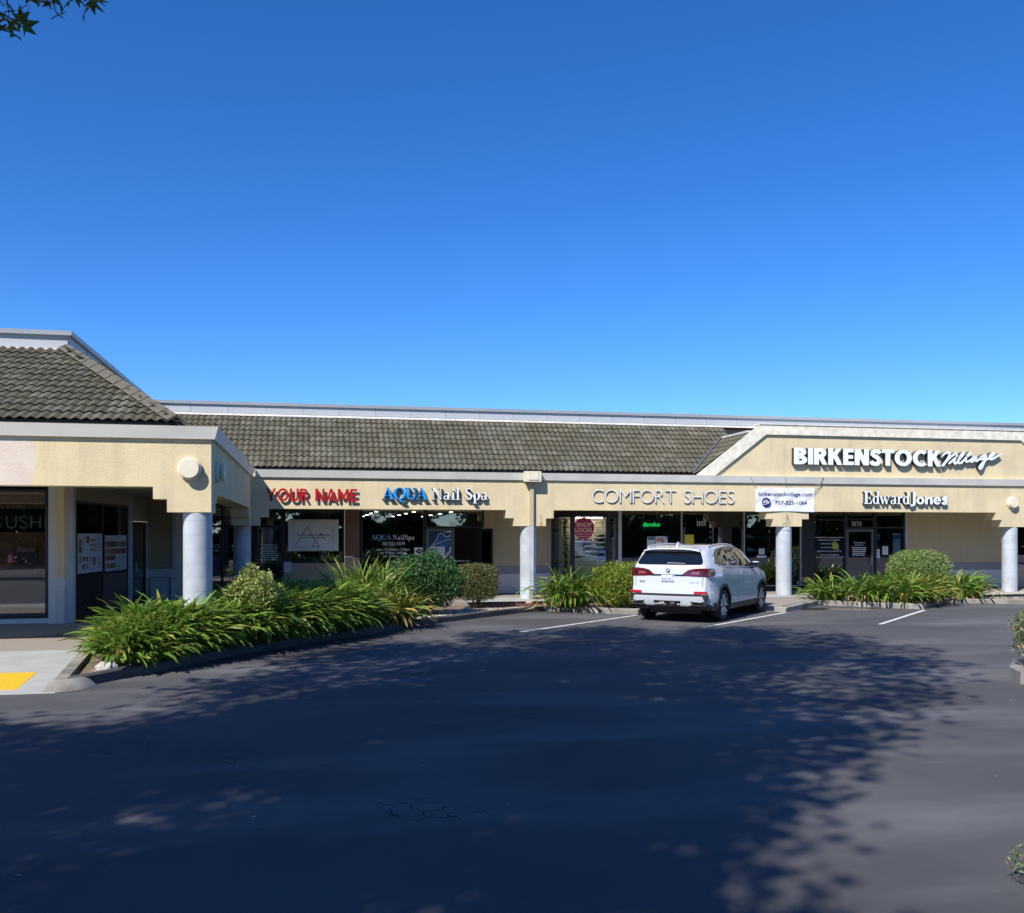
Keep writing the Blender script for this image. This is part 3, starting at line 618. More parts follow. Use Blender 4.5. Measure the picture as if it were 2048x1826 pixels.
MB().box(1.37, 5.10, YW + .112, YW + .118, 2.685, 2.95).build('ceiling_header', M['dark'], shop); MB().box(-12, 27.4, 42.2, 42.4, 0, 5.2).build('back_wall', M['cream_wall'], shop)
# studio: door and glazing left of the white poster
window(shop, -3.45, -0.84, .17, 2.9, YW, splits=(-2.55, -1.60), rails=(2.2,), fw=.07)
# poster window with sill wall
window(shop, -0.83, 0.92, 1.14, 2.9, YW, fw=.06)
MB().box(-0.82, 0.92, YW + .01, YW + .11, .16, 1.13).build('sill_wall', M['beige'], shop)
MB().box(0.93, 1.36, YW - .01, YW + .11, 1.33, 2.95).build('pier_panel', M['brown'], shop)
MB().box(0.93, 1.36, YW - .005, YW + .11, .16, 1.29).build('pier_panel', M['beige'], shop)
# nail shop: fixed light, transom and a pair of doors, the right leaf swung out
window(shop, 1.39, 3.30, .45, 2.9, YW, fw=.06)
MB().box(1.40, 3.30, YW + .01, YW + .1, .16, .44).build('sill_wall', M['beige'], shop)
window(shop, 3.31, 5.09, 2.17, 2.9, YW, fw=.05, name='transom')
def door_leaf(parent, x0, x1, y, z1=2.15, fw=.09, gm=None, m=None):
    f = MB(); f.box(x0, x0 + fw, y, y + .045, .17, z1); f.box(x1 - fw, x1, y, y + .045, .17, z1)
    f.box(x0 + fw, x1 - fw, y, y + .045, z1 - fw, z1); f.box(x0 + fw, x1 - fw, y, y + .045, .17, .42)
    d = f.build('door', m or M['slateframe'], parent)
    MB().box(x0 + fw, x1 - fw, y + .02, y + .026, .42, z1 - fw).build('pane', gm or M['glass'], d)
    h = MB(); h.tube([(x1 - fw - .03, y - .005, .95), (x1 - fw - .03, y - .06, .98), (x1 - fw - .03, y - .06, 1.25), (x1 - fw - .03, y - .005, 1.28)], .012); h.build('handle', M['alu'], d)
    return d
door_leaf(shop, 3.33, 4.19, YW + .02, m=M['slateframe'])
MB().box(5.03, 5.09, YW, YW + .08, .17, 2.15).build('door_jamb', M['dark'], shop)
dl = MB(); ox, oy = 5.0, YW - .02                        # open leaf, standing nearly square to the wall
def dv(u, z, t=0): a = R(-78); return (ox + u * math.cos(a) + t * math.sin(-a) , oy + u * math.sin(a) + t * math.cos(a), z)
for u0, u1, z0, z1 in ((0, .08, .17, 2.15), (.82, .9, .17, 2.15), (.08, .82, 2.07, 2.15), (.08, .82, .17, .4)):
    dl.prism([(u0, z0), (u1, z0), (u1, z1), (u0, z1)], lambda p: dv(p[0], p[1], -.02), lambda p: dv(p[0], p[1], .02))
d = dl.build('door', M['dark'], shop); MB().prism([(.08, .4), (.82, .4), (.82, 2.07), (.08, 2.07)], lambda p: dv(p[0], p[1], -.003), lambda p: dv(p[0], p[1], .003)).build('pane', M['glass'], d)
MB().tube([dv(.1, 1.02, .05), dv(.8, 1.02, .05)], .014).tube([dv(.78, .9, .06), dv(.78, 1.25, .06)], .014).build('handle', M['dark'], d)
# shoe shop: three sided bay, white post, frameless glazing
bay = [(7.22, YW), (7.72, 28.02), (8.84, 28.02), (9.33, YW)]
mb = MB(); mb.slab(bay, .16, .55); mb.slab(bay, 2.50, 2.62)
for (x, y) in bay[1:3]: mb.box(x - .06, x + .06, y - .03, y + .06, .551, 2.499)
for (x, y) in (bay[0], bay[3]): mb.box(x + (0 if x < 8 else -.12), x + (.12 if x < 8 else 0), y - .05, y + .03, .551, 2.499)
bw = mb.build('bay_window', M['dark'], shop)
for a, b in zip(bay, bay[1:]):
    d = Vector((b[0] - a[0], b[1] - a[1])); u = d.normalized() * .06; n = Vector((-d.y, d.x)).normalized() * .004
    q = [(a[0] + u.x, a[1] + u.y), (b[0] - u.x, b[1] - u.y), (b[0] - u.x + n.x, b[1] - u.y + n.y), (a[0] + u.x + n.x, a[1] + u.y + n.y)]
    MB().slab(q, .56, 2.49).build('pane', M['glass'], bw)
dlt = empty('display_light', (8.28, 28.12, 2.46), 'lit strip light at the top of the bay display window', 'light'); MB().box(7.85, 8.7, 28.12, 28.16, 2.465, 2.49).build('tube', mat('display_tube', (1, .93, .8), .4, emit=26), dlt)
MB().box(7.21, 9.33, YW + .02, YW + .1, 2.625, 2.95).build('bay_header', M['brown'], shop)
slat = MB()
for i in range(24): slat.box(7.24, 9.32, YW - .06, YW - .04, .56 + i * .0815, .56 + i * .0815 + .074)
sw = None
for i in range(24):
    if sw is None: sw = MB().box(7.44, 9.10, YW - .06, YW - .04, .56, .634).build('wall_slat', mat('cream_slat', (0.72, 0.62, 0.44), 0.6), shop)
    else: c = sw.copy(); COL.objects.link(c); c.location.z = i * .0815
MB().box(7.30, 9.26, YW - .035, YW - .02, .56, 2.49).build('slat_backing', M['brown'], shop)
MB().box(9.345, 9.445, YW - .06, YW + .08, .15, 2.95).build('post', M['alu'], shop)
window(shop, 9.45, 15.6, .30, 2.9, YW, splits=(11.47, 13.60), fw=.018, m=M['alu'])
MB().box(9.45, 15.6, YW + .02, YW + .1, .16, .295).build('sill_wall', M['dark'], shop)
dr = MB().box(11.52, 11.56, YW - .03, YW - .012, .18, 2.2).box(13.5, 13.54, YW - .03, YW - .012, .18, 2.2).box(12.5, 12.54, YW - .03, YW - .012, .18, 2.2).build('door_rail', M['slateframe'], shop)
# office
MB().box(15.62, 16.02, YW - .03, YW + .1, .15, 2.95).build('pier_panel', M['black_pier'], shop)
window(shop, 16.03, 17.20, .2, 2.9, YW, rails=(2.45,), fw=.05)
window(shop, 17.21, 18.26, 2.17, 2.9, YW, rails=(2.47,), fw=.05, name='transom')
door_leaf(shop, 17.23, 18.25, YW + .02)
window(shop, 18.27, 19.38, .2, 2.9, YW, rails=(2.2,), fw=.05)
# far right window
window(shop, 23.62, 27, .95, 2.9, YW, fw=.06, m=M['dark']); MB().box(23.62, 27, YW + .01, YW + .1, .16, .94).build('sill_wall', M['beige'], shop)

# ------------------------------------------------------------------ roof tiles
TW, TEXP = .325, .285
def tile_mesh(name='roof_tile', rolls=2, depth=TEXP + .05):
    """One concrete tile: two rolls across, a thick front lip; local x across, y up the slope, z out of it."""
    us = [0, .12, .22, .32, .42, .5, .62, .72, .82, .92, 1.0]
    h = [0, .022, .037, .022, .0, .0, .022, .037, .022, .0, 0]
    V = []; n = len(us)
    for (y, dz) in ((0.0, .034), (depth, .002)):
        for u, z in zip(us, h): V.append((u * TW * 1.0, y, z + dz))
    for u, z in zip(us, h): V.append((u * TW, 0.003, z + .017))
    F = [(i, i + 1, n + i + 1, n + i) for i in range(n - 1)] + [(2 * n + i, 2 * n + i + 1, i + 1, i) for i in range(n - 1)]
    return V, F
TV, TF = tile_mesh()
tme = bpy.data.meshes.new('roof_tile'); tme.from_pydata(TV, [], TF); tme.materials.append(M['tile'])
def lay_tiles(parent, origin, u, v, nrm, ncols, nrows, keep, budget, clip=None, order=None):
    """Lays tiles on a slope. u across, v up the slope; keep(x along u, y along v) -> 0 none, 1 whole, 2 cut."""
    w = wloc(parent); Mx = Matrix((u, v, nrm)).transposed().to_4x4(); cells = []
    for j in range(nrows):
        for i in range(ncols):
            k = keep((i + .5) * TW, (j + .5) * TEXP)
            if k: cells.append((i, j, k))
    if order: cells.sort(key=order)
    rest = MB()
    for q, (i, j, k) in enumerate(cells):
        p = Vector(origin) + u * (i * TW) + v * (j * TEXP) + nrm * random.uniform(-.002, .004)
        m4 = Matrix.Translation(p) @ Mx @ Matrix.Rotation(R(random.uniform(-.7, .7)), 4, 'Z')
        if k == 2 and clip:
            bm = bmesh.new(); bm.from_mesh(tme); bm.transform(m4)
            bmesh.ops.bisect_plane(bm, geom=bm.verts[:] + bm.edges[:] + bm.faces[:], plane_co=clip[0], plane_no=clip[1], clear_outer=True)
            if not bm.faces: bm.free(); continue
            bm.transform(Matrix.Translation(-w)); me = bpy.data.meshes.new('roof_tile'); bm.to_mesh(me); bm.free(); me.materials.append(M['tile'])
            o = bpy.data.objects.new('roof_tile', me); link(o, parent)
        elif q < budget:
            o = bpy.data.objects.new('roof_tile', tme); link(o, parent); o.matrix_local = Matrix.Translation(-w) @ m4
        else: rest.add([m4 @ Vector(t) for t in TV], TF)
    if rest.v:
        o = rest.build('roof_tiling', M['tile'], parent, fix=False); o['kind'] = 'stuff'
E0, E1, ZR0, ZR1 = 26.45, 28.85, 3.77, 5.43                 # eave and top of the main slope
vs = Vector((0, E1 - E0, ZR1 - ZR0)); SL = vs.length; v_ = vs.normalized(); n_ = Vector((0, -v_.z, v_.y)); u_ = Vector((1, 0, 0))
roof = MB().add([(-4.6, E0, ZR0 - .03), (27, E0, ZR0 - .03), (27, E1, ZR1 - .03), (-4.6, E1, ZR1 - .03)], [(0, 1, 2, 3)]).build('roof', M['dark'], shop, fix=False)
GX0, GSL = 10.98, 2.02 / 1.476                              # left foot of the gable and its slope
def keep_main(x, y):
    X = x - 4.6; t = y / SL; Zt = ZR0 + t * (ZR1 - ZR0); Y = E0 + t * (E1 - E0)
    if y > SL + .02: return 0
    if X < -2.15 - 2.35 * t - .4: return 0                  # behind the wing's hip
    lim = GX0 + GSL * (min(Zt, 5.0) - 3.75)
    if X > lim + .25 and X < 24.3 - (lim - GX0): return 0
    return 1
lay_tiles(roof, (-4.6, E0, ZR0), u_, v_, n_, 98, 10, keep_main, 280, order=lambda c: abs(c[0] - 17) + c[1] * .2)
MB().box(-1.5, 27, E0 + .06, E0 + .1, 3.58, 3.80).build('eave_board', M['dark'], shop)
# parapet: cladding panels, coping and flashing
PY, PZ = 28.93, 5.83
MB().box(-4.54, 27.5, PY + .05, PY + .3, 5.2, 5.80).build('parapet', M['metal'], shop)
pm = None
for i in range(31):
    x = -4.52 + i * 1.06
    if pm is None: pm = MB().box(x + .004, x + 1.056, PY, PY + .045, 5.51, 5.752).build('parapet_panel', M['metal'], shop)
    else: c = pm.copy(); COL.objects.link(c); c.location.x += 1.06 * i
for i in range(8):
    x = -4.56 + i * 4.2
    MB().side([(PY - .055, 5.75), (PY - .075, 5.835), (PY + .34, 5.86), (PY + .34, 5.75)], x + .003, x + 4.197).build('coping', M['metal'], shop)
MB().side([(PY - .16, 5.425), (PY - .005, 5.50), (PY + .04, 5.505), (PY + .04, 5.42)], -4.55, 27.5).build('flashing', M['flash'], shop)

# ------------------------------------------------------------------ gable sign wall
GR = 2 * 17.52 - GX0; AX0 = 12.98; AX1 = 2 * 17.52 - AX0
mb = MB(); mb.front([(GX0 + .1, 3.69), (AX0 + .02, 5.16), (AX1 - .02, 5.16), (GR - .1, 3.69)], YF - .005, YF + .28); mb.build('gable_wall', M['cream'], shop)
tr = MB(); outer = [(GX0, 3.705), (AX0, 5.23), (AX1, 5.23), (GR, 3.705)]; inner = [(GX0 + .58, 3.705), (AX0 + .20, 4.94), (AX1 - .20, 4.94), (GR - .58, 3.705)]
for k in range(3): tr.front([outer[k], outer[k + 1], inner[k + 1], inner[k]], YF - .075, YF - .006)
o = tr.build('gable_trim', M['white_wood'], shop)
MB().front([(AX0 - .03, 5.232), (AX0 - .01, 5.262), (AX1 + .01, 5.262), (AX1 + .03, 5.232)], YF - .10, YF + .34).build('gable_coping', M['white_wood'], shop)
# tiled return behind the gable's sloping side, with its pale ridge flashing
gu = Vector((0, 1, 0)); gv = Vector((GSL, 0, 1)).normalized(); gn = Vector((-1, 0, GSL)).normalized(); gl = 1.25 * math.hypot(GSL, 1)
MB().add([(GX0 + .05, YF + .05, 3.75), (GX0 + .05, 29, 3.75), (GX0 + .05 + GSL * 1.25, 29, 5.0), (GX0 + .05 + GSL * 1.25, YF + .05, 5.0)], [(0, 1, 2, 3)]).build('return_roof', M['dark'], shop, fix=False)
rr = bpy.data.objects[-1] if False else shop.children[-1]
def keep_ret(x, y):
    Z = 3.75 + y * gv.z; Y = 26.35 + x
    return 1 if y < gl and Y < E0 + (Z - ZR0) / (ZR1 - ZR0) * (E1 - E0) + .2 else 0
class _W: pass
w = wloc(shop); tiles = MB(); Mx = Matrix((-gu, gv, gn)).transposed().to_4x4()
for j in range(8):
    for i in range(9):
        if keep_ret((i + .5) * TW, (j + .5) * TEXP):
            m4 = Matrix.Translation(Vector((GX0 + .03, 26.35 + (i + 1) * TW, 3.75)) + gv * (j * TEXP)) @ Mx; tiles.add([m4 @ Vector(t) for t in TV], TF)
o = tiles.build('return_tiling', M['tile'], shop, fix=False); o['kind'] = 'stuff'
MB().box(GX0 + GSL * 1.25 - .06, GX0 + GSL * 1.25 + .12, YF + .05, 28.4, 5.0, 5.06).build('ridge_flashing', M['flash'], shop)
MB().box(GX0 + GSL * 1.25 + .121, 23, YF + .285, 28.9, 4.98, 5.02).build('return_deck', M['cap'], shop)
vl = MB(); a0 = Vector((GX0 - .02, E0 - .02, 3.80)); a1 = Vector((GX0 + GSL * 1.25 - .05, E0 + (5.0 - ZR0) / (ZR1 - ZR0) * (E1 - E0), 5.05)); vl.tube([a0, a1], .05, 6); vl.build('valley_flashing', M['slateframe'], shop)

MB().front([(6.325, 2.52), (6.345, 2.52), (6.375, 2.215), (6.30, 2.215)], YF - .0015, YF - .0005).build('rust_stain', mat('rust_stain', (.36, .19, .06), .9, var=.8, vscale=12, stain=(.60, .48, .28)), shop)

# ------------------------------------------------------------------ things fixed to the arcade
hd = empty('downpipe', (6.03, YF, 0.2), 'cream rain hopper box with square downpipe running down fascia and column', 'downpipe')
mb = MB(); mb.box(5.79, 6.27, YF - .26, YF - .13, 3.45, 3.74).box(5.82, 6.24, YF - .129, YF - .002, 3.45, 3.49).box(5.82, 6.24, YF - .129, YF - .065, 3.49, 3.72)
hb = mb.build('hopper', M['lampcream'], hd); MB().box(5.90, 6.19, YF - .28, YF - .262, 3.50, 3.73).build('hopper_plate', M['lampcream'], hb)
MB().box(5.985, 6.085, YF - .105, YF - .003, 2.215, 3.449).build('pipe', M['cream_wall'], hd)
MB().box(5.985, 6.085, YF - .105, YF - .003, .42, 2.21).box(5.975, 6.095, YF - .112, YF - .003, .95, .97).build('pipe', M['column'], hd)
MB().lathe([(0, 0), (.06, 0), (.075, .04), (.07, .2), (.05, .22), (0, .22)], (6.04, YF - .06, .17), 'z', 16).build('pipe_shoe', M['kerb'], hd)
def disc_lamp(x, y, z, label, axis='y', s=-1):
    t = empty('wall_lamp', (x, y, z), label, 'wall lamp', 'round wall lamps on the arcade')
    for nm, prof in (('back_plate', [(0, .0), (.185, .0), (.185, .05), (.165, .07), (0, .07)]), ('cover', [(0, .071), (.125, .071), (.125, .09), (.160, .095), (.162, .135), (.15, .15), (0, .152)])):
        o = MB().lathe([(r, h * s) for r, h in prof], (x, y, z), axis, 36).build(nm, M['lampcream'], t); smooth_by_angle(o, 40)
disc_lamp(21.57, YF - .002, 2.97, 'round cream wall lamp on fascia right of the white serif lettering')
disc_lamp(-1.94, 16.178, 3.03, 'round cream wall lamp on front of the left corner fascia')
disc_lamp(-1.608, 16.95, 3.03, 'shaded round lamp seen edge on around the left corner', 'x', 1)

# ================================================================== LEFT CORNER WING
WF = 16.18
wing = empty('corner_wing', (-4, 20, 0), 'left corner wing with hipped tile roof, cream fascia and restaurant windows', 'building')
mb = MB(); mb.front([(-12, 3.60), (-12, 2.74), (-2.506, 2.74), (-2.506, 2.54), (-2.293, 2.54), (-2.293, 2.33), (-1.61, 2.33), (-1.61, 3.60)], WF, WF + .47)
o = mb.build('arcade_beam', M['cream_patch'], wing)
bm = bmesh.new(); bm.from_mesh(o.data); bmesh.ops.triangulate(bm, faces=[f for f in bm.faces if len(f.verts) > 4]); bm.to_mesh(o.data); bm.free()
pts = [(WF + .471, 3.60), (WF + .471, 2.33), (WF + .70, 2.33), (WF + .70, 2.50), (WF + .93, 2.50), (WF + .93, 2.66), (25.60, 2.66), (25.60, 2.43), (25.83, 2.43), (25.83, 2.21), (26.77, 2.21), (26.77, 3.60)]
o = MB().side(pts, -1.61, -2.08).build('side_beam', M['cream'], wing)
bm = bmesh.new(); bm.from_mesh(o.data); bmesh.ops.triangulate(bm, faces=[f for f in bm.faces if len(f.verts) > 4]); bm.to_mesh(o.data); bm.free()
# mitred fascia trim on two sides
mb = MB()
def trim_loop(prof, path):
    """prof: (out, z); path: corner points with outward mitre directions."""
    n = len(prof); vs = [(p[0] + d[0] * q[0], p[1] + d[1] * q[0], q[1]) for p, d in path for q in prof]
    fs = [(i * n + k, (i + 1) * n + k, (i + 1) * n + (k + 1) % n, i * n + (k + 1) % n) for i in range(len(path) - 1) for k in range(n)]
    mb.add(vs, fs + [tuple(range(n)), tuple(range(len(vs) - 1, len(vs) - 1 - n, -1))])
trim_loop([(.06, 3.51), (.12, 3.71), (-.45, 3.71), (-.45, 3.601), (.001, 3.601), (.001, 3.51)], [((-12, WF), (0, -1)), ((-1.61, WF), (1, -1)), ((-1.61, 26.16), (1, 0))])
mb.build('fascia_trim', M['cap'], wing)
for x, y in ((-1.845, WF + .235), (-1.845, 26.535)): column(x, y, wing, z1=2.34 if y < 20 else 2.22)
MB().slab([(-12, WF + .475), (-2.09, WF + .475), (-2.09, 26.77), (-1.62, 26.775), (-1.62, 28.59), (-12, 28.59)], 2.95, 3.05).build('soffit', M['soffit'], wing)
# hipped roof
HE, HT, HX0, HX1 = 16.36, 19.36, -2.15, -4.50
vs = Vector((0, HT - HE, ZR1 - 3.79)); SLW = vs.length; vw = vs.normalized(); nw = Vector((0, -vw.z, vw.y))
roofw = MB().add([(-12, HE, 3.75), (HX0, HE, 3.75), (HX1, HT, ZR1 - .03), (-12, HT, ZR1 - .03), (HX0, 26.9, 3.75), (HX1, 28.9, ZR1 - .03)], [(0, 1, 2, 3), (1, 4, 5, 2)]).build('roof', M['dark'], wing, fix=False)
hipd = Vector((HX1 - HX0, HT - HE, ZR1 - 3.79)).normalized(); hn = Vector((hipd.y, -hipd.x, 0)).normalized()
NC = int((12 + HX0) / TW) + 2; OX = HX0 - NC * TW + .5 * TW
def keep_w(x, y):
    X = OX + x; t = y / SLW; lim = HX0 + (HX1 - HX0) * t
    if X < -8.6 or X > lim + TW * .7: return 0
    return 2 if X > lim - TW * .95 else 1
nr = int(round(SLW / TEXP)); sv_ = Vector((HX1 - HX0, 0, ZR1 - 3.79)); SLS = sv_.length; sv_.normalize()
lay_tiles(roofw, (HX0, HE, 3.79), Vector((0, 1, 0)), sv_, Vector((-sv_.z * -1, 0, -sv_.x)), 40, 10, lambda x, y: 1 if y < SLS and HE + x > HE + (HT - HE) * y / SLS - .1 and HE + x < 26.45 + 2.35 * y / SLS else 0, 0)

lay_tiles(roofw, (OX, HE, 3.79), u_, vw, nw, NC + 1, nr, keep_w, 280, clip=(Vector((HX0, HE, 3.79)), hn))
M['ridge'] = mat('sun_offset_ridge_tile', (.115, .107, .080), .9, var=.9, vscale=5, bump=.4, bscale=50); nh = 13; hl = Vector((HX1 - HX0, HT - HE, ZR1 - 3.79)).length / nh  # same concrete as the tiles, colour darkened to offset sunlight on the hip
up = Vector((0, 0, 1)); across = hipd.cross(up).normalized(); hipn = across.cross(hipd).normalized()
HV = [(-.16, 0, -.045), (0, 0, .06), (.16, 0, -.045), (-.16, 1.16, -.06), (0, 1.16, .045), (.16, 1.16, -.06), (-.16, 0, -.09), (0, 0, .015), (.16, 0, -.09)]
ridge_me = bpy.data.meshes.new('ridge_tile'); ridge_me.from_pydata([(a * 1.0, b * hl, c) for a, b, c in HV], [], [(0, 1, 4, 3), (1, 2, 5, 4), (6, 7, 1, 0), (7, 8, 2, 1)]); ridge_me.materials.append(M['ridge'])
w = wloc(wing)
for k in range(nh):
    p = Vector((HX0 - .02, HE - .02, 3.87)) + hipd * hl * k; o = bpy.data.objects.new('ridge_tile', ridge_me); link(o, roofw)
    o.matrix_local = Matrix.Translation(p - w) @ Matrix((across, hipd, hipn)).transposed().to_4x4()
MB().box(-12, HX0, HE + .06, HE + .1, 3.58, 3.80).box(HX0 - .05, HX0 - .01, HE + .101, 26.4, 3.58, 3.80).build('eave_board', M['dark'], wing)
# parapet on the wing
MB().box(-12, -4.62, 19.62, 19.9, 5.2, 5.80).box(-4.9, -4.62, 19.901, 28.9, 5.2, 5.80).build('parapet', M['metal'], wing)
pm = None
for i in range(5):
    x = -4.565 - (i + 1) * 1.5
    if pm is None: pm = MB().box(x + .004, x + 1.496, 19.56, 19.61, 5.51, 5.752).build('parapet_panel', M['metal'], wing)
    else: c = pm.copy(); COL.objects.link(c); c.location.x -= 1.5 * i
pm = None
for i in range(6):
    y = 19.562 + i * 1.5
    if pm is None: pm = MB().box(-4.61, -4.56, y + .055, y + 1.496, 5.40, 5.752).build('parapet_panel', M['metal'], wing)
    else: c = pm.copy(); COL.objects.link(c); c.location.y += 1.5 * i
mb = MB(); trim_loop([(.0, 5.755), (.07, 5.755), (.085, 5.835), (-.3, 5.85), (-.3, 5.755)], [((-12, 19.56), (0, -1)), ((-4.56, 19.56), (1, -1)), ((-4.56, 28.8), (1, 0))]); mb.build('coping', M['metal'], wing)
MB().side([(19.36, 5.43), (19.555, 5.505), (19.6, 5.505), (19.6, 5.42)], -12, -4.50).build('flashing', M['flash'], wing)

# wing shop front
WY = 21.0
window(wing, -10, -5.27, .27, 2.9, WY, splits=(-7.4,), rails=(1.07,), fw=.06, m=M['dark'])
MB().box(-10, -5.27, WY + .01, WY + .1, .16, .265).build('sill_wall', M['trimgrey'], wing)
pl = MB(); chf = [(-5.26, WY - .08), (-4.93, WY - .08), (-4.80, WY + .06), (-4.80, WY + .3), (-5.26, WY + .3)]
pl.slab([(-5.26, WY - .05), (-4.95, WY - .05), (-4.82, WY + .08), (-4.82, WY + .3), (-5.26, WY + .3)], .151, 2.95); pr = pl.build('corner_pier', M['trimgrey'], wing)
pan = [(-5.13, WY - .075), (-4.96, WY - .075), (-4.90, WY - .02), (-4.90, WY), (-5.13, WY)]
MB().slab(pan, 1.08, 2.949).build('pier_panel', M['pier_cream'], pr); MB().slab(pan, .17, .84).build('pier_panel', M['panel'], pr)
SD = Vector((.5, 6.0, 0)).normalized(); SN = Vector((SD.y, -SD.x, 0)); S0 = Vector((-4.82, WY + .3, 0)); SLN = 6.0
def sp(s, z, t=0.0): p = S0 + SD * (s * SLN) + SN * t; return (p.x, p.y, z)
def sbox(mb, s0, s1, z0, z1, t0, t1): return mb.prism([(s0, z0), (s1, z0), (s1, z1), (s0, z1)], lambda p: sp(p[0], p[1], t0), lambda p: sp(p[0], p[1], t1))
fr = MB()
for a, b, z0, z1 in ((0, .012, .16, 2.95), (.305, .32, .16, 2.95), (.64, .655, .16, 2.95), (.012, .305, 1.05, 1.10), (.32, .64, 1.05, 1.10), (.012, .305, 2.62, 2.68), (.32, .64, 2.62, 2.68)): sbox(fr, a, b, z0, z1, -.06, .0)
sf = fr.build('window', M['dark'], wing)
for a, b in ((.012, .305), (.32, .64)): sbox(MB(), a, b, 1.10, 2.62, -.03, -.024).build('pane', M['tint'], sf)
sbox(MB(), .012, .305, .17, 1.05, -.055, -.01).build('spandrel', M['dark'], wing)
sbox(MB(), .32, .64, .17, 1.05, -.055, -.01).build('spandrel', mat('dull_brown_spandrel', (0.10, 0.085, 0.07), .8, var=.3), wing)
sbox(MB(), 0, .655, 2.68, 2.95, -.06, .01).build('header', M['beige'], wing)
sbox(MB(), .656, .72, .16, 2.95, -.06, .012).build('post', M['column'], wing)
dd = MB(); sbox(dd, .725, .745, .16, 2.3, -.06, -.01); sbox(dd, .93, .95, .16, 2.3, -.06, -.01); sbox(dd, .745, .93, 2.2, 2.3, -.06, -.01); sbox(dd, .745, .93, .16, .4, -.06, -.01); dd = dd.build('door', M['dark'], wing)
sbox(MB(), .745, .93, .4, 2.2, -.04, -.03).build('pane', M['tint'], dd); sbox(MB(), .72, 1.0, 2.31, 2.95, -.06, .0).build('header', M['beige'], wing)
hm = MB(); hm.tube([sp(.77, 1.0, .02), sp(.77, 1.25, .02)], .015); hm.build('handle', M['alu'], dd)
sbox(MB(), .95, 1.0, .16, 2.3, -.06, .0).build('wall_trim', M['trimgrey'], wing)
MB().box(-4.34, -3.70, 27.1, 27.2, 1.08, 2.95).build('wall_panel', M['cream_wall'], wing)
rp = MB().box(-4.34, -3.62, 27.2, 27.3, .16, 2.95).box(-4.34, -3.62, 27.08, 27.198, .82, 1.05).box(-3.74, -3.62, 27.07, 27.2, .16, .819).box(-3.70, -3.62, 27.07, 27.2, 1.051, 2.95).box(-3.62, -3.60, 27.1, 28.7, .16, 2.95).build('wall_frame', M['trimgrey'], wing)
MB().box(-4.25, -3.78, 27.09, 27.19, .18, .80).build('wall_panel', M['panel'], wing)
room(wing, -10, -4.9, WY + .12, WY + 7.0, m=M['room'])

# ================================================================== SIGN LETTERING
WS = [M['white_acryl'], M['letter_side']]
s_ = empty('shop_sign', (0, YF, 2.85), 'bold red capital letters on the fascia, leftmost of the raised signs', 'sign', 'raised letter signs on the fascia')
sans_word('YOUR', -1.21, -.11, 2.86, .34, YF - .085, YF - .06, [M['red'], M['red']], s_, w=.19, h=.17, gap=.10); sans_word('NAME', .07, 1.18, 2.86, .34, YF - .085, YF - .06, [M['red'], M['red']], s_, w=.19, h=.17, gap=.12)
s_ = empty('shop_sign', (3, YF, 2.9), 'raised serif sign with blue capital word followed by white words', 'sign', 'raised letter signs on the fascia')
serif_word('AQUA', 1.86, 3.09, 2.935, .315, YF - .12, YF - .002, [M['blue'], M['letter_side']], s_, gap=-.05)
serif_word('Nail', 3.21, 3.99, 2.935, .315, YF - .115, YF - .002, WS, s_); serif_word('Spa', 4.12, 4.77, 2.935, .315, YF - .115, YF - .002, WS, s_)
s_ = empty('shop_sign', (10, YF, 2.9), 'thin white sans capital letters on fascia beside the hanging banner', 'sign', 'raised letter signs on the fascia')
SV = [mat('brushed_white_metal', (0.72, 0.72, 0.72), .35), mat('letter_edge_grey', (0.16, 0.15, 0.13), .5)]
font_word('COMFORT', 7.81, 10.34, 2.885, .37, YF - .045, YF - .002, SV, s_, offset=-.018, gap=.08); font_word('SHOES', 10.60, 12.17, 2.885, .37, YF - .045, YF - .002, SV, s_, offset=-.018, gap=.08)
s_ = empty('shop_sign', (17, YF, 4.1), 'large heavy white capitals ending in a script word, on the gable wall', 'sign', 'raised letter signs on the fascia')
sans_word('BIRKENSTOCK', 14.03, 18.97, 4.065, .49, YF - .15, YF - .006, WS, s_, w=.27, h=.215, gap=.045)
VIL = [[[(19.00,4.38),(19.07,4.45),(19.16,4.49),(19.27,4.50),(19.25,4.40),(19.15,4.24),(19.02,4.10)],[(19.04,4.10),(19.20,4.27),(19.34,4.39),(19.47,4.48)]],
 [[(19.26,4.17),(19.39,4.27),(19.48,4.35),(19.42,4.22),(19.45,4.17),(19.51,4.18)],[(19.51,4.40),(19.53,4.41)]],
 [[(19.50,4.18),(19.65,4.34),(19.76,4.47),(19.73,4.50),(19.64,4.39),(19.57,4.25),(19.60,4.18),(19.70,4.20)]],
 [[(19.69,4.20),(19.87,4.37),(20.02,4.50),(19.98,4.51),(19.88,4.40),(19.83,4.27),(19.86,4.23),(19.96,4.25)]],
 [[(19.96,4.25),(20.07,4.33),(20.20,4.37),(20.10,4.35),(20.01,4.27),(20.04,4.23),(20.14,4.28),(20.22,4.36),(20.18,4.28),(20.22,4.26),(20.30,4.30)]],
 [[(20.30,4.30),(20.39,4.39),(20.55,4.46),(20.43,4.42),(20.37,4.34),(20.41,4.31),(20.51,4.37),(20.57,4.45),(20.49,4.24),(20.40,4.05),(20.34,4.02),(20.32,4.08),(20.45,4.22),(20.60,4.33)]],
 [[(20.60,4.32),(20.72,4.39),(20.84,4.48),(20.82,4.52),(20.73,4.48),(20.67,4.37),(20.72,4.32),(20.85,4.36),(21.05,4.48)]]]
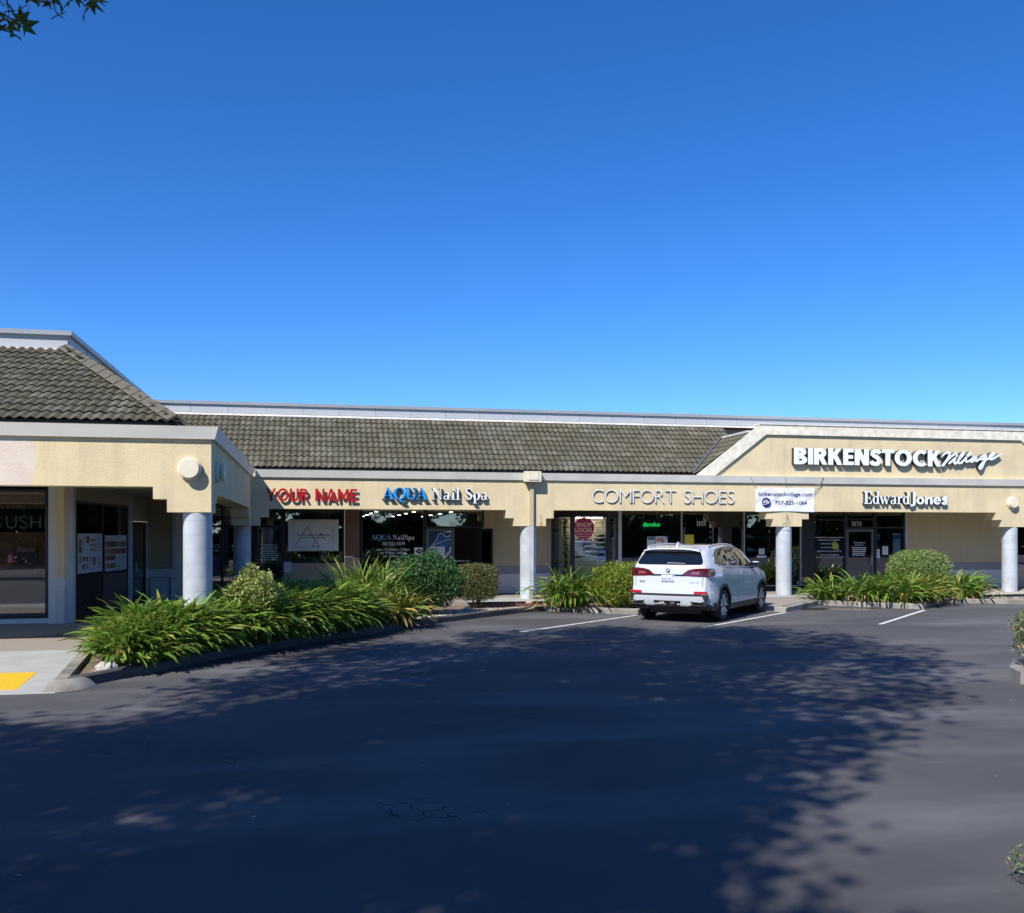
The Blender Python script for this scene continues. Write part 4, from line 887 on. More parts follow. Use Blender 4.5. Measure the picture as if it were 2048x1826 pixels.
def spline(pts, n=4):
    P = [Vector(p) for p in pts]; P = [P[0]] + P + [P[-1]]; out = []
    for i in range(1, len(P) - 2):
        for k in range(n):
            t = k / n; a, b, c, d = P[i - 1], P[i], P[i + 1], P[i + 2]
            out.append(0.5 * (2 * b + (c - a) * t + (2 * a - 5 * b + 4 * c - d) * t * t + (3 * b - a - 3 * c + d) * t ** 3))
    return [tuple(p) for p in out] + [tuple(P[-2])]
def stroke_polys(paths, w):
    polys = []
    for path in paths:
        q = spline(path, 3); polys += glyph_polys([('S', [(a, b, w) for a, b in q])])
        for e in (q[0], q[-1]): polys.append([(e[0] + w / 2 * math.cos(k * math.pi / 4), e[1] + w / 2 * math.sin(k * math.pi / 4)) for k in range(8)])
    return polys
for lt in VIL: prism_letter('letter', stroke_polys(lt, .068), lambda u: u, lambda v: v, YF - .14, YF - .006, WS, s_)
s_ = empty('shop_sign', (18, YF, 2.9), 'white two word sign, serif then bold sans, below the gable lettering', 'sign', 'raised letter signs on the fascia')
serif_word('Edward', 16.36, 17.92, 2.90, .375, YF - .115, YF - .002, WS, s_, gap=0.0)
sans_word('Jones', 17.93, 19.21, 2.90, .375, YF - .115, YF - .002, WS, s_, w=.20, h=.15, gap=.05)

# ------------------------------------------------------------------ hanging banner
bn = empty('banner', (13.8, YF, 2.65), 'white cloth banner with navy web address and telephone number tied above column', 'banner')
nx, nz = 40, 16; BX0, BX1, BZ0, BZ1 = 12.855, 14.765, 2.655, 3.365
def bpt(a, b):
    x = BX0 + (BX1 - BX0) * a; z = BZ0 + (BZ1 - BZ0) * b + .018 * math.cos((a - .5) * 6) * (1 - b) * .6
    f = .012 * math.sin(a * 9 + b * 5) + .012 * math.sin(a * 23 - b * 9) * (1 - abs(2 * b - 1)) + .02 * max(0, 1 - abs(a - .5) * 9) * (b)
    return (x, YF - .035 - f, z)
mb = MB(); vs = [bpt(i / nx, j / nz) for j in range(nz + 1) for i in range(nx + 1)]
mb.add(vs, [(j * (nx + 1) + i, j * (nx + 1) + i + 1, (j + 1) * (nx + 1) + i + 1, (j + 1) * (nx + 1) + i) for j in range(nz) for i in range(nx)])
o = mb.build('cloth', mat('banner_vinyl', (0.76, 0.78, 0.82), .5), bn, smooth=True, fix=False)
def on_cloth(o, d):
    wo = wloc(o.parent)
    for v in o.data.vertices: v.co.y = bpt((v.co.x + wo.x - BX0) / (BX1 - BX0), (v.co.z + wo.z - BZ0) / (BZ1 - BZ0))[1] - d - wo.y
    return o
for t, x0, x1, z, h in (('birkenstockvillage.com', 12.945, 14.685, 3.115, .125), ('707-525-1064', 13.48, 14.51, 2.862, .118)):
    on_cloth(text_front('print', t, x0, x1, z, YF, M['navy'], bn, h=h, offset=.012), .008)
dm = MB().front([(13.175 + .14 * math.cos(k * math.pi / 18), 2.925 + .14 * math.sin(k * math.pi / 18)) for k in range(36)], YF - .074, YF - .072).build('round_logo', M['navy'], bn)
prism_letter('logo_script', stroke_polys([[(13.07, 2.90), (13.12, 2.98), (13.10, 2.92), (13.17, 3.0), (13.21, 2.97), (13.15, 2.92), (13.24, 2.95), (13.22, 2.91), (13.28, 2.95)], [(13.08, 2.86), (13.17, 2.875), (13.26, 2.90)]], .016), lambda u: u, lambda v: v, YF - .077, YF - .074, [M['white'], M['white']], bn)
rope = MB()
for a, b in (((12.87, 3.35), (12.62, 3.70)), ((13.80, 3.36), (13.78, 3.70)), ((14.75, 3.35), (15.02, 3.69)), ((14.75, 3.22), (15.0, 3.70)), ((13.82, 2.66), (13.82, 2.25)), ((13.82, 2.62), (13.70, 2.3)), ((13.82, 2.62), (13.95, 2.3))):
    rope.tube([(a[0], YF - .05, a[1]), ((a[0] + b[0]) / 2, YF - .10, (a[1] + b[1]) / 2), (b[0], YF - .125 if b[1] > 3 else YF - .04, b[1])], .006, 5)
rope.tube([(13.82 + .0, YF - .0, 2.24)] + [(13.9 + .238 * math.cos(k * .33), YF + .235 + .238 * math.sin(k * .33), 2.04 + .004 * k) for k in range(20)], .006, 5)
rope.build('rope', mat('grey_cord', (.35, .33, .30), .8), bn)

# ------------------------------------------------------------------ window graphics, notices and displays
def flat(name, x0, x1, z0, z1, y, m, parent, t=.003): return MB().box(x0, x1, y - t, y, z0, z1).build(name, m, parent)
GY = YW + .026                                        # just in front of the glass, main row
def serif_print(name, word, x0, x1, z0, H, y, m, parent, gap=.04):
    tot = sum(SERIF[c][0] + gap for c in word) - gap; k = (x1 - x0) / tot; x = x0; mb = MB(); i = 0
    for c in word:
        w_, g = SERIF[c]
        for q in glyph_polys(g): mb.add([(x + p[0] * k, y - .0003 * (i % 7), z0 + p[1] * H) for p in q], [tuple(range(len(q)))]); i += 1
        x += (w_ + gap) * k
    return mb.build(name, m, parent, fix=False)
WP = mat('white_window_vinyl', (.72, .73, .74), .5, emit=0)
def number(t, x0, x1, z, h, y, label): g = empty('house_number', ((x0 + x1) / 2, y, z), label, 'house number', 'street numbers on the glass'); serif_print('digits', t, x0, x1, z, h, y, WP, g)
number('1161', 4.04, 4.33, 2.24, .145, GY, 'white number over the nail shop doors with the open leaf'); number('1155', 11.98, 12.30, 2.25, .145, GY, 'white number on the shoe shop glass above the white car'); number('1151', 17.43, 17.80, 2.255, .145, GY, 'white number over the office door at right')
g = empty('house_number', (-2.4, GY, 2.3), 'faint pale number on glass partly hidden by the rear corner column', 'house number', 'street numbers on the glass'); text_front('digits', '1163', -2.55, -2.2, 2.33, GY, mat('faded_vinyl', (.4, .4, .38), .6), g, h=.10)
nl = empty('window_lettering', (2.3, GY, 1.4), 'white and blue shop name, telephone and opening hours on nail shop window', 'window lettering')
serif_print('print', 'AQUA', 1.70, 2.29, 1.815, .145, GY, mat('pale_blue_vinyl', (.16, .46, .72), .5), nl, gap=-.02)
serif_print('print', 'NailSpa', 2.34, 2.99, 1.815, .145, GY, WP, nl)
for t, a, b, z, h in (('707.521.9379', 2.02, 2.70, 1.645, .105), ('mon - fri 9:30am - 7:00pm', 1.86, 2.84, 1.49, .075), ('sat. 9:30am - 6:00pm', 1.97, 2.74, 1.392, .075), ('sun. 10:00am - 5:00pm', 2.05, 2.86, 1.295, .075)): text_front('print', t, a, b, z, GY, WP, nl, h=h, offset=.008)
op = empty('open_sign', (3.12, GY, 1.36), 'square white sign with black diamond in the nail shop window', 'sign')
flat('board', 2.98, 3.26, 1.355, 1.58, GY, M['white'], op); MB().front([(3.0, 1.467), (3.12, 1.545), (3.24, 1.467), (3.12, 1.385)], GY - .006, GY - .004).build('diamond', M['ink'], op); text_front('print', 'OPEN', 3.07, 3.17, 1.452, GY - .007, M['white'], op, h=.033)
# wave poster on the closed door leaf
wp = empty('poster', (3.75, GY, 1.3), 'blue ocean wave poster filling the closed nail shop door', 'poster')
flat('sheet', 3.43, 4.09, .6, 2.04, GY + .012, mat('deep_sea_blue', (.012, .035, .10), .4, var=.5, vscale=4), wp)
MB().front([(3.43, 1.55), (3.55, 1.68), (3.66, 1.80), (3.72, 1.98), (3.80, 2.02), (3.93, 1.93), (4.09, 1.99), (4.09, 1.2), (3.43, 1.2)], GY + .006, GY + .0085).build('wave', mat('wave_blue', (.03, .12, .30), .4, var=.9, vscale=7, stain=(.01, .05, .16)), wp)
foam = stroke_polys([[(3.44, 1.56), (3.56, 1.70), (3.66, 1.82), (3.70, 1.95), (3.77, 2.01), (3.86, 1.98), (3.90, 1.92), (4.0, 1.90), (4.08, 1.98)], [(3.5, 1.58), (3.64, 1.68), (3.8, 1.74), (3.95, 1.80), (4.08, 1.82)]], .022) + stroke_polys([[(3.95, 1.30), (4.0, 1.42), (4.05, 1.44), (4.07, 1.58)]], .05)
prism_letter('foam', foam, lambda u: u, lambda v: v, GY + .002, GY + .004, [mat('foam_white', (.5, .6, .68), .5)] * 2, wp)
ph = empty('notice', (3.55, GY, 1.3), 'white sheet with six small blue photographs on the nail shop door', 'notice', 'paper notices in the windows'); flat('paper', 3.44, 3.66, 1.20, 1.60, GY - .003, M['paper'], ph)
for i in range(2):
    for j in range(3): flat('photo', 3.46 + i * .10, 3.545 + i * .10, 1.24 + j * .115, 1.33 + j * .115, GY - .007, mat('photo_blue', (.03, .18 + .08 * i, .38), .5) if j != 1 else M['navy'], ph)
def notice(x0, x1, z0, z1, y, label, rows=5, m=None, parent=None):
    t = empty('notice', ((x0 + x1) / 2, y, z0), label, 'notice', 'paper notices in the windows'); flat('paper', x0, x1, z0, z1, y, m or M['paper'], t)
    mb = MB(); w_ = x1 - x0; bars_front(mb, x0 + .12 * w_, x1 - .1 * w_, z1 - .14 * (z1 - z0), .012, y - .0045, rows, (z1 - z0) * .75 / rows); mb.build('print', mat('grey_ink', (.2, .22, .25), .6), t); return t
notice(3.675, 3.90, 1.18, 1.605, GY - .001, 'blank white sheet on the nail shop door right of the photographs')
notice(-.815, -.605, .88, 1.17, YW - .026, 'small white notice taped at the lower left of the studio window')
notice(-3.70, -3.50, .85, 1.28, YW - .26 + .2, 'pale notice behind the left front column')
notice(11.53, 11.88, 1.55, 1.965, GY, 'bright yellow notice on the shoe shop glass above the car roof', 5, mat('yellow_paper', (.78, .58, .01), .6))
notice(14.12, 14.32, 1.33, 1.52, GY, 'small square black and white sticker in shoe shop window', 3); notice(14.05, 14.38, 1.22, 1.29, GY, 'narrow white strip sticker under the square sticker', 1)
notice(14.68, 14.92, .92, 1.24, GY, 'white card with dark stripe low in window left of the banner column', 2)
flat('stripe', 14.76, 14.80, .95, 1.2, GY - .006, M['slateframe'], bpy.data.objects['notice.%03d' % 7] if False else [o for o in bpy.data.objects if o.get('label') == 'white card with dark stripe low in window left of the banner column'][0])
t = notice(10.32, 10.58, 1.52, 1.90, GY, 'pale green topped card in the shoe shop window above the car', 2); flat('band', 10.33, 10.57, 1.80, 1.89, GY - .006, mat('teal_print', (.03, .22, .20), .5), t)
t = notice(10.60, 11.0, 1.52, 1.91, GY, 'white card with pink arrow in the shoe shop window', 1)
MB().front([(10.63, 1.86), (10.80, 1.86), (10.80, 1.90), (10.92, 1.77), (10.80, 1.64), (10.80, 1.76), (10.63, 1.76)], GY - .008, GY - .005).build('arrow', mat('salmon_print', (.62, .22, .18), .5), t)
flat('band', 10.93, 10.99, 1.83, 1.90, GY - .006, M['blue'], t)
# triangle poster and curtains in the studio
tp = empty('poster', (0, YW + .06, 1.5), 'large white poster of outlined triangles hung inside the studio window', 'poster')
flat('sheet', -.70, .75, 1.485, 2.41, YW + .027, mat('poster_white', (.82, .84, .80), .55, var=.2, vscale=2), tp)
LN = mat('line_grey', (.10, .13, .15), .6)
def zc(p): return (-.70 + (p[0] - 707) * .001546, 2.41 - (p[1] - 262) * .001546)
mb = []
for seg, wd in (([(1060, 395), (845, 755)], .018), ([(1060, 395), (1285, 782)], .018), ([(825, 785), (1050, 785)], .012), ([(1310, 520), (1240, 630)], .016), ([(1310, 520), (1392, 650)], .016), ([(1150, 782), (1295, 782)], .022), ([(1150, 782), (1205, 690)], .018)):
    mb.append(('S', [(*zc(p), wd) for p in seg]))
for seg in ([(800, 290), (1545, 290)], [(800, 845), (1545, 845)], [(800, 290), (800, 845)], [(1545, 290), (1545, 845)]): mb.append(('S', [(*zc(p), .006) for p in seg]))
mb.append(('A', *zc((1300, 545)), .36, .36, -25, 75, .007, .007))
prism_letter('drawing', glyph_polys(mb), lambda u: u, lambda v: v, YW + .0195, YW + .0225, [LN, LN], tp)
q = MB(); bars_front(q, *[zc((820, 0))[0], zc((1530, 0))[0]], zc((0, 570))[1], .042, YW + .0215, 1, .05); bars_front(q, zc((915, 0))[0], zc((1445, 0))[0], zc((0, 615))[1], .022, YW + .0215, 1, .05); q.build('print', mat('poster_grey_print', (.30, .32, .31), .6), tp)
cur = mat('sheer_grey_curtain', (.20, .21, .20), .8, var=.3, vscale=3)
def curtain(xa, xb, xt, z0, zt, y, label, tail=.35):
    t = empty('curtain', ((xa + xb) / 2, y, zt), label, 'curtain', 'tied back curtains in the studio'); n = 48; rows = 14; vs = []
    for j in range(rows + 1):
        f = j / rows; z = z0 + (zt - tail - z0) * f; k = min(1, f / .72) ** .85; flare = max(0, f - .72) * .5
        for i in range(n + 1):
            a = i / n; x = (xa + (xb - xa) * a) * (1 - k) + (xt + (a - .5) * (.07 + flare)) * k; vs.append((x, y + .03 * math.sin(a * 60) * (1 - .6 * k), z))
    MB().add(vs, [(j * (n + 1) + i, j * (n + 1) + i + 1, (j + 1) * (n + 1) + i + 1, (j + 1) * (n + 1) + i) for j in range(rows) for i in range(n)]).build('cloth', cur, t, smooth=True, fix=False)
curtain(-2.5, -2.0, -2.35, 2.9, 2.25, YW + .2, 'gathered curtain behind the faint street number', 0); curtain(-1.55, -.9, -.98, 2.9, 1.45, YW + .22, 'grey curtain tied to the right in the left studio pane'); curtain(-.75, -.1, -.7, 2.9, 1.6, YW + .24, 'grey curtain tied to the left behind the triangle poster'); curtain(.0, .72, .25, 2.9, 1.5, YW + .24, 'grey curtain gathered to a point below the triangle poster')
st = empty('window_lettering', (-2.7, GY, 1.5), 'pale serif style studio name and list on the dark corner glazing', 'window lettering')
text_front('print', 'STUDIO', -3.34, -2.62, 1.585, GY, WP, st, h=.11); text_front('print', 'FIT', -2.28, -1.98, 1.585, GY, WP, st, h=.11)
q = MB(); bars_front(q, -3.2, -2.6, 1.49, .035, GY, 1, .1); bars_front(q, -2.3, -2.0, 1.49, .035, GY, 1, .1); bars_front(q, -1.5, -.95, 1.66, .022, GY, 8, .062); q.build('small_print', WP, st)
flat('purple_sheet', -3.2, -2.6, .9, 1.38, GY, mat('purple_print', (.10, .05, .16), .5), st)
# neon word, shop-local disc, bay display
ne = empty('neon_sign', (10.5, YW + .25, 2.2), 'lit green neon word hanging inside the shoe shop window', 'sign')
me_ = text_front('neon_tube', 'dansko', 10.27, 10.83, 2.225, YW + .25, mat('green_neon', (.02, .75, .12), .4, emit=1.6), ne, h=.15, offset=-.012)
MB().box(10.2, 10.9, YW + .275, YW + .29, 2.12, 2.46).build('backing', M['dark'], ne); MB().tube([(10.3, YW + .28, 2.46), (10.3, YW + .28, 2.9)], .008).tube([(10.75, YW + .28, 2.46), (10.75, YW + .28, 2.9)], .008).build('cable', M['alu'], ne)
sl = empty('window_sticker', (8.08, 28.0, 2.15), 'round pink shop local sticker on the bay window glass', 'sticker')
MB().front([(8.075 + .33 * math.cos(k * math.pi / 24), 2.16 + .33 * math.sin(k * math.pi / 24)) for k in range(48)], 28.012, 28.016).build('disc', mat('magenta_vinyl', (.55, .025, .10), .5), sl)
PV = mat('cream_vinyl', (.72, .62, .42), .5)
for t, a, b, z, h, of in (('SHOP', 7.835, 8.32, 2.21, .125, .03), ('LOCAL', 7.78, 8.375, 2.05, .125, .03), ('Sonoma County', 7.85, 8.30, 1.965, .05, .005)): text_front('print', t, a, b, z, 28.010, PV, sl, h=h, offset=of)
q = MB(); bars_front(q, 7.9, 8.25, 1.90, .02, 28.011, 1, .05, .02); q.build('print', PV, sl)
def shoe(x, z, col, label, rz=0, y=YW - .13, s=1.0):
    t = empty('shoe', (x, y, z), label, 'shoe', 'shoes on the slatted display wall', rz)
    L_ = .27 * s; n = 10; up_ = MB(); so = MB(); prof = [(0, .085), (.03, .10), (.08, .085), (.13, .075), (.17, .055), (.22, .04), (.26, .03), (.275, .012)]; wid = [.024, .033, .034, .036, .042, .044, .036, .012]
    vs = []
    for (px, h), w_ in zip(prof, wid):
        for k in range(7):
            a = math.pi * k / 6; vs.append(((px - .13) * s, w_ * math.cos(a) * s, (.015 + h * (math.sin(a) ** .7)) * s))
    m_ = len(prof); fs = [(i * 7 + k, i * 7 + k + 1, (i + 1) * 7 + k + 1, (i + 1) * 7 + k) for i in range(m_ - 1) for k in range(6)] + [tuple(range(7)), tuple(range((m_ - 1) * 7 + 6, (m_ - 1) * 7 - 1, -1))]
    up_.add(vs, fs); up_.build('upper', col, t, local=True, smooth=True)
    so.slab([((px - .13) * s * 1.03, w_ * 1.1 * s) for (px, h), w_ in zip(prof, wid)] + [((px - .13) * s * 1.03, -w_ * 1.1 * s) for (px, h), w_ in reversed(list(zip(prof, wid)))], 0, .018 * s); so.build('sole', M['white'], t, local=True)
C = {k: mat('shoe_' + k, v, .6) for k, v in dict(navy=(.02, .025, .05), purple=(.12, .06, .20), black=(.012, .012, .014), grey=(.22, .20, .18), white=(.6, .6, .6), blue=(.03, .035, .14), olive=(.12, .13, .10), tan=(.3, .24, .18)).items()}
SX = lambda zx: 8.30 + (zx - 890) * .00140
SZ = lambda zy: 2.16 - (zy - 530) * .00140
SH = [(700, 820, 'navy', 'navy and blue trainer, upper left of the slat wall'), (915, 820, 'purple', 'purple shoe just below the pink sticker'), (915, 925, 'grey', 'low grey brown shoe in the middle column'), (1205, 735, 'black', 'topmost black shoe in the right column'), (1205, 840, 'navy', 'second dark shoe down the right column'),
      (1205, 945, 'olive', 'olive grey shoe third down the right column'), (930, 1045, 'white', 'white trainer in the middle column of shoes'), (930, 1135, 'tan', 'tan grey shoe below the white trainer'), (1200, 1060, 'blue', 'dark blue trainer in the right column'), (1190, 1160, 'black', 'black ankle shoe low in the right column'),
      (690, 1110, 'grey', 'dark grey sandal low at left of slat wall'), (690, 1205, 'navy', 'teal navy sandal lowest at left of slat wall'), (930, 1240, 'white', 'lowest pale shoe in the middle column'), (1215, 1250, 'blue', 'lowest dark shoe in the right column above the hedge')]
for zx, zy, c, lb in SH:
    shoe(SX(zx), SZ(zy), C[c], lb, math.pi if zx > 1100 or zx < 800 else 0)
    MB().box(SX(zx) - .17, SX(zx) + .17, YW - .20, YW - .062, SZ(zy) - .014, SZ(zy) - .002).build('display_shelf', M['white'], shop)
M['ivy'] = leaf_mat('artificial_ivy', [(.012, .05, .02), (.03, .09, .03), (.05, .12, .05)], .5, .1); M['palevine'] = leaf_mat('pale_vine', [(.16, .28, .26), (.30, .42, .40), (.4, .48, .45)], .6, .1)
def leaf_quads(n, pos, size, up=0.3, star=False):
    """n small folded leaves at pos (n,3): 2 quads sharing a mid rib -> V, F."""
    d = rng.normal(size=(n, 3)); d[:, 2] += up; d /= np.linalg.norm(d, axis=1)[:, None]
    a = np.cross(d, rng.normal(size=(n, 3))); a /= np.linalg.norm(a, axis=1)[:, None]; b = np.cross(d, a)
    s = size * rng.uniform(.65, 1.25, n)[:, None]
    V = np.stack([pos - a * s, pos + b * s * .42 + d * s * .12, pos + a * s, pos - b * s * .42 + d * s * .12], 1).reshape(-1, 3)
    return V, np.arange(4 * n).reshape(-1, 4)
def garland(x, y, w_, m, label, n=500, s=.035):
    t = empty('garland', (x, y, .6), label, 'garland', 'leafy garlands in the bay window')
    pos = np.column_stack([x + rng.normal(0, w_, n), y + rng.normal(0, .03, n), rng.uniform(.6, 2.48, n)]); V, F = leaf_quads(n, pos, s); V -= np.array([x, y, .6]); arr_mesh('leaves', V, F, m, t)
    MB().tube([(x, y, .58), (x + .01, y, 1.5), (x, y, 2.49)], .008, 5).build('stem', M['dark'], t)
garland(7.44, 28.40, .025, M['palevine'], 'pale vine hanging at far left of the bay window', 420, .03); garland(7.58, 28.34, .05, M['ivy'], 'dark green ivy hanging beside the pale vine', 800); garland(8.97, 28.36, .035, M['ivy'], 'dark ivy strand at right inside the bay window', 500); garland(9.10, 28.40, .02, M['palevine'], 'pale vine strand at right inside the bay window', 320, .03)
# office window graphics
of = empty('window_lettering', (16.6, GY, 1.2), 'navy window panel listing five white lines of services in the office window', 'window lettering')
flat('panel', 16.09, 17.15, 1.22, 1.875, GY + .03, mat('navy_film', (.010, .013, .035), .3), of); q = MB().box(16.09, 17.15, GY - .003, GY, 1.865, 1.88).box(16.14, 17.15, GY - .003, GY, 1.222, 1.236).build('rule', WP, of)
for i, (t, a, b) in enumerate((('PREPARING FOR RETIREMENT', 16.23, 17.0), ('LIVING IN RETIREMENT', 16.32, 16.92), ('PAYING FOR EDUCATION', 16.31, 16.93), ('PREPARING FOR THE UNEXPECTED', 16.18, 17.07), ('ESTATE CONSIDERATIONS', 16.30, 16.96))): text_front('print', t, a, b, 1.765 - i * .122, GY - .002, WP, of, h=.05, offset=.006)
hs_ = empty('house_sticker', (16.85, GY, 1.5), 'lime green house shaped sticker over the navy window panel', 'sticker'); MB().front([(16.68, 1.66), (16.80, 1.76), (16.98, 1.62), (16.95, 1.60), (16.96, 1.47), (16.74, 1.50), (16.735, 1.63)], GY - .008, GY - .005).build('house', mat('lime_print', (.36, .42, .06), .5), hs_)
dt = empty('window_lettering', (17.75, GY, 1.3), 'white lines of office details on the right hand glass door', 'window lettering')
for t, a, b, z, h in (('Edward Jones', 17.52, 17.93, 1.68, .055), ('INVESTMENTS', 17.55, 17.9, 1.60, .04)): text_front('print', t, a, b, z, YW + .036, WP, dt, h=h)
q = MB(); bars_front(q, 17.45, 18.0, 1.52, .028, YW + .036, 5, .062); q.build('print', WP, dt)
BLU = mat('mid_blue_print', (.01, .16, .36), .5)
def hang_banner(x0, x1, z0, z1, label, body):
    t = empty('poster', ((x0 + x1) / 2, GY, z0), label, 'poster'); MB().box(x0, x1, GY + .035, GY + .04, z1 - .03, z1).build('top_strip', M['white'], t); MB().box(x0, x1, GY + .034, GY + .039, z1 - .18, z1 - .031).build('heading', BLU, t); MB().box(x0, x1, GY + .034, GY + .038, z0, z1 - .181).build('sheet', body, t)
hang_banner(18.31, 18.50, 1.0, 1.97, 'dark poster with blue heading beside the office door', mat('black_film', (.015, .016, .02), .4)); hang_banner(18.97, 19.26, .9, 2.0, 'white and grey poster with blue heading at right end of office glass', mat('grey_sheet', (.42, .46, .48), .5))
notice(18.30, 18.46, 1.19, 1.48, GY, 'white notice lower left on the office side window'); notice(18.56, 18.77, 1.30, 1.58, GY, 'white notice centred on the office side window')
# restaurant: blinds, neon word, closed board, menus
def blind(z0, z1, label, y=WY + .14):
    t = empty('blind', (-7.2, y, z0), label, 'blind', 'bamboo blinds in the restaurant window'); mb = MB(); z = z0
    while z < z1: mb.box(-9.9, -5.30, y + random.uniform(0, .004), y + .012, z, z + .016); z += .020
    o = mb.build('slats', mat('bamboo_blind', (.36, .16, .08), .7, var=.9, vscale=3, stain=(.12, .05, .03)), t); o['kind'] = 'stuff'
    MB().tube([(-5.55, y - .006, z0), (-5.55, y - .006, z1)], .004, 5).tube([(-8, y - .006, z0), (-8, y - .006, z1)], .004, 5).build('cord', M['beige'], t)
blind(2.50, 2.9, 'rolled down upper bamboo blind above the neon word'); blind(1.16, 2.02, 'lower brown bamboo blind behind the closed board')
NG = mat('unlit_neon_glass', (.17, .23, .25), .25)
nsn = empty('neon_sign', (-5.8, WY - .03, 2.1), 'unlit neon tube word in the left restaurant window', 'sign')
UU = {'S': [[(.9, .8), (.6, 1), (.2, .9), (.1, .7), (.5, .5), (.9, .3), (.8, .08), (.4, 0), (.05, .18)]], 'U': [[(.05, 1), (.05, .4), (.2, .08), (.5, 0), (.8, .08), (.95, .4), (.95, 1)]], 'H': [[(.05, 1), (.05, 0)], [(.95, 1), (.95, 0)], [(.05, .5), (.95, .5)]], 'I': [[(.1, 1), (.1, 0)]]}
for ch, x in zip('SUSHI', (-6.32, -6.05, -5.82, -5.60, -5.34)):
    mb = MB()
    for p in UU[ch]: mb.tube([(x + a * .19, WY - .035, 2.10 + b * .24) for a, b in (spline(p, 3) if len(p) > 2 else p)], .0065, 6)
    mb.build('letter', NG, nsn)
cb = empty('closed_board', (-5.7, WY + .12, 1.38), 'black closed board with pink bar hung in the restaurant window', 'sign')
MB().box(-5.93, -5.51, WY + .09, WY + .105, 1.37, 1.71).build('board', mat('dark_navy_board', (.012, .014, .02), .4), cb); flat('bar', -5.89, -5.55, 1.615, 1.69, WY + .088, mat('pink_bar', (.55, .20, .20), .5), cb); text_front('print', 'CLOSED', -5.87, -5.57, 1.628, WY + .083, M['ink'], cb, h=.05, offset=.02)
q = MB(); bars_front(q, -5.82, -5.65, 1.56, .02, WY + .086, 2, .045); q.build('print', M['red'], cb)
notice(-6.03, -5.95, 1.40, 1.56, WY + .02, 'small red and white sticker left of the closed board', 3, mat('red_paper', (.55, .1, .09), .5)); notice(-6.6, -6.345, 1.11, 1.31, WY + .02, 'white card at the left edge above the window rail', 2)
def menu(s0, s1, label, kind):
    t = empty('menu_board', sp((s0 + s1) / 2, 1.1, .01), label, 'menu', 'menu boards on the restaurant side window'); Z0, Z1 = (1.14, 1.99) if kind == 0 else (1.12, 1.95)
    sbox(MB(), s0, s1, Z0, Z1, .004, .012).build('board', mat('menu_paper', (.50, .53, .60), .5), t)
    W_ = s1 - s0; PH = [mat('food_%d' % i, c, .6, var=.9, vscale=14) for i, c in enumerate(((.25, .09, .05), (.09, .07, .06), (.30, .20, .09), (.12, .14, .07)))]
    def bx(nm, a, b, c, d, m): sbox(MB(), s0 + a * W_, s0 + b * W_, Z0 + c * (Z1 - Z0), Z0 + d * (Z1 - Z0), .0122, .0145).build(nm, m, t)
    if kind == 0:
        for i, (a, b, c, d) in enumerate(((.04, .14, .70, .85), (.04, .15, .52, .68), (.05, .13, .26, .42), (.18, .27, .30, .42), (.33, .41, .30, .42), (.18, .27, .10, .22), (.33, .41, .10, .22), (.60, .71, .19, .39), (.33, .45, .75, .94))): bx('photo', a, b, c, d, PH[i % 4])
        for r_ in range(3):
            for k in range(4): bx('photo', .49 + k * .07, .53 + k * .07, .55 + r_ * .12, .62 + r_ * .12, PH[(r_ + k) % 3])
    else:
        for c in (.80, .60):
            for k in range(4): bx('photo', .02 + k * .24, .25 + k * .24, c - .13, c + .03, PH[(k + int(c * 10)) % 4])
        for c in (.42, .20):
            for k in range(2): bx('photo', .02 + k * .23, .24 + k * .23, c - .12, c + .02, PH[(k + int(c * 10)) % 4])
    mb = MB()
    for col, (a, b, z0, z1) in enumerate(((.18, .30, .55, .9), (.78, .96, .5, .9), (.48, .58, .05, .42), (.78, .95, .05, .42)) if kind == 0 else ((.53, .70, .03, .40), (.74, .95, .03, .42))):
        z = z1
        while z > z0: sbox(mb, s0 + a * W_, s0 + (a + (b - a) * random.uniform(.5, 1)) * W_, Z0 + z * (Z1 - Z0), Z0 + (z + .012) * (Z1 - Z0), .0122, .0138); z -= .04
    mb.build('print', mat('menu_ink', (.10, .12, .16), .6), t)
menu(.016, .295, 'white menu board with rows of small dish pictures nearer the corner pier', 0); menu(.332, .625, 'white menu board with wide food strips nearer the restaurant door', 1)
# shop interiors seen through the glass
M['lamp'] = mat('lit_downlight', (1.0, .96, .9), .4, emit=9)
for i in range(3):
    for j in range(4):
        t = empty('ceiling_light', (1.9 + i * 1.15, 29.4 + j * 2.6, 2.66), 'small lit downlight in the nail shop ceiling', 'ceiling light', 'lit downlights in the nail shop ceiling')
        MB().lathe([(0, 0), (.055, 0), (.055, .015), (0, .015)], (1.9 + i * 1.15, 29.4 + j * 2.6, 2.66), 'z', 16).build('lens', M['lamp'], t)
def table(x, y, w_, d, h, m, label, name='table'):
    t = empty(name, (x, y, .15), label, 'table'); MB().box(x - w_ / 2, x + w_ / 2, y - d / 2, y + d / 2, h - .04, h).build('tabletop', m, t)
    for sx in (-1, 1):
        for sy in (-1, 1): MB().box(x + sx * (w_ / 2 - .06) - .025, x + sx * (w_ / 2 - .06) + .025, y + sy * (d / 2 - .06) - .025, y + sy * (d / 2 - .06) + .025, .15, h - .041).build('leg', m, t)
table(4.55, 30.2, .7, .5, 1.15, M['white'], 'white reception stand inside the open nail shop door')
table(12.6, 29.8, 1.5, .7, .95, M['slateframe'], 'dark display table behind the shoe shop glass'); table(10.3, 29.9, 1.2, .7, .9, M['slateframe'], 'dark low table left inside the shoe shop')
rk = empty('shelf_rack', (14.7, 29.4, .15), 'dark shelf rack of shoes behind the shoe shop glass', 'shelf')
for z in (.5, .95, 1.4, 1.85): MB().box(13.9, 15.5, 29.2, 29.6, z, z + .03).build('shelf', M['slateframe'], rk)
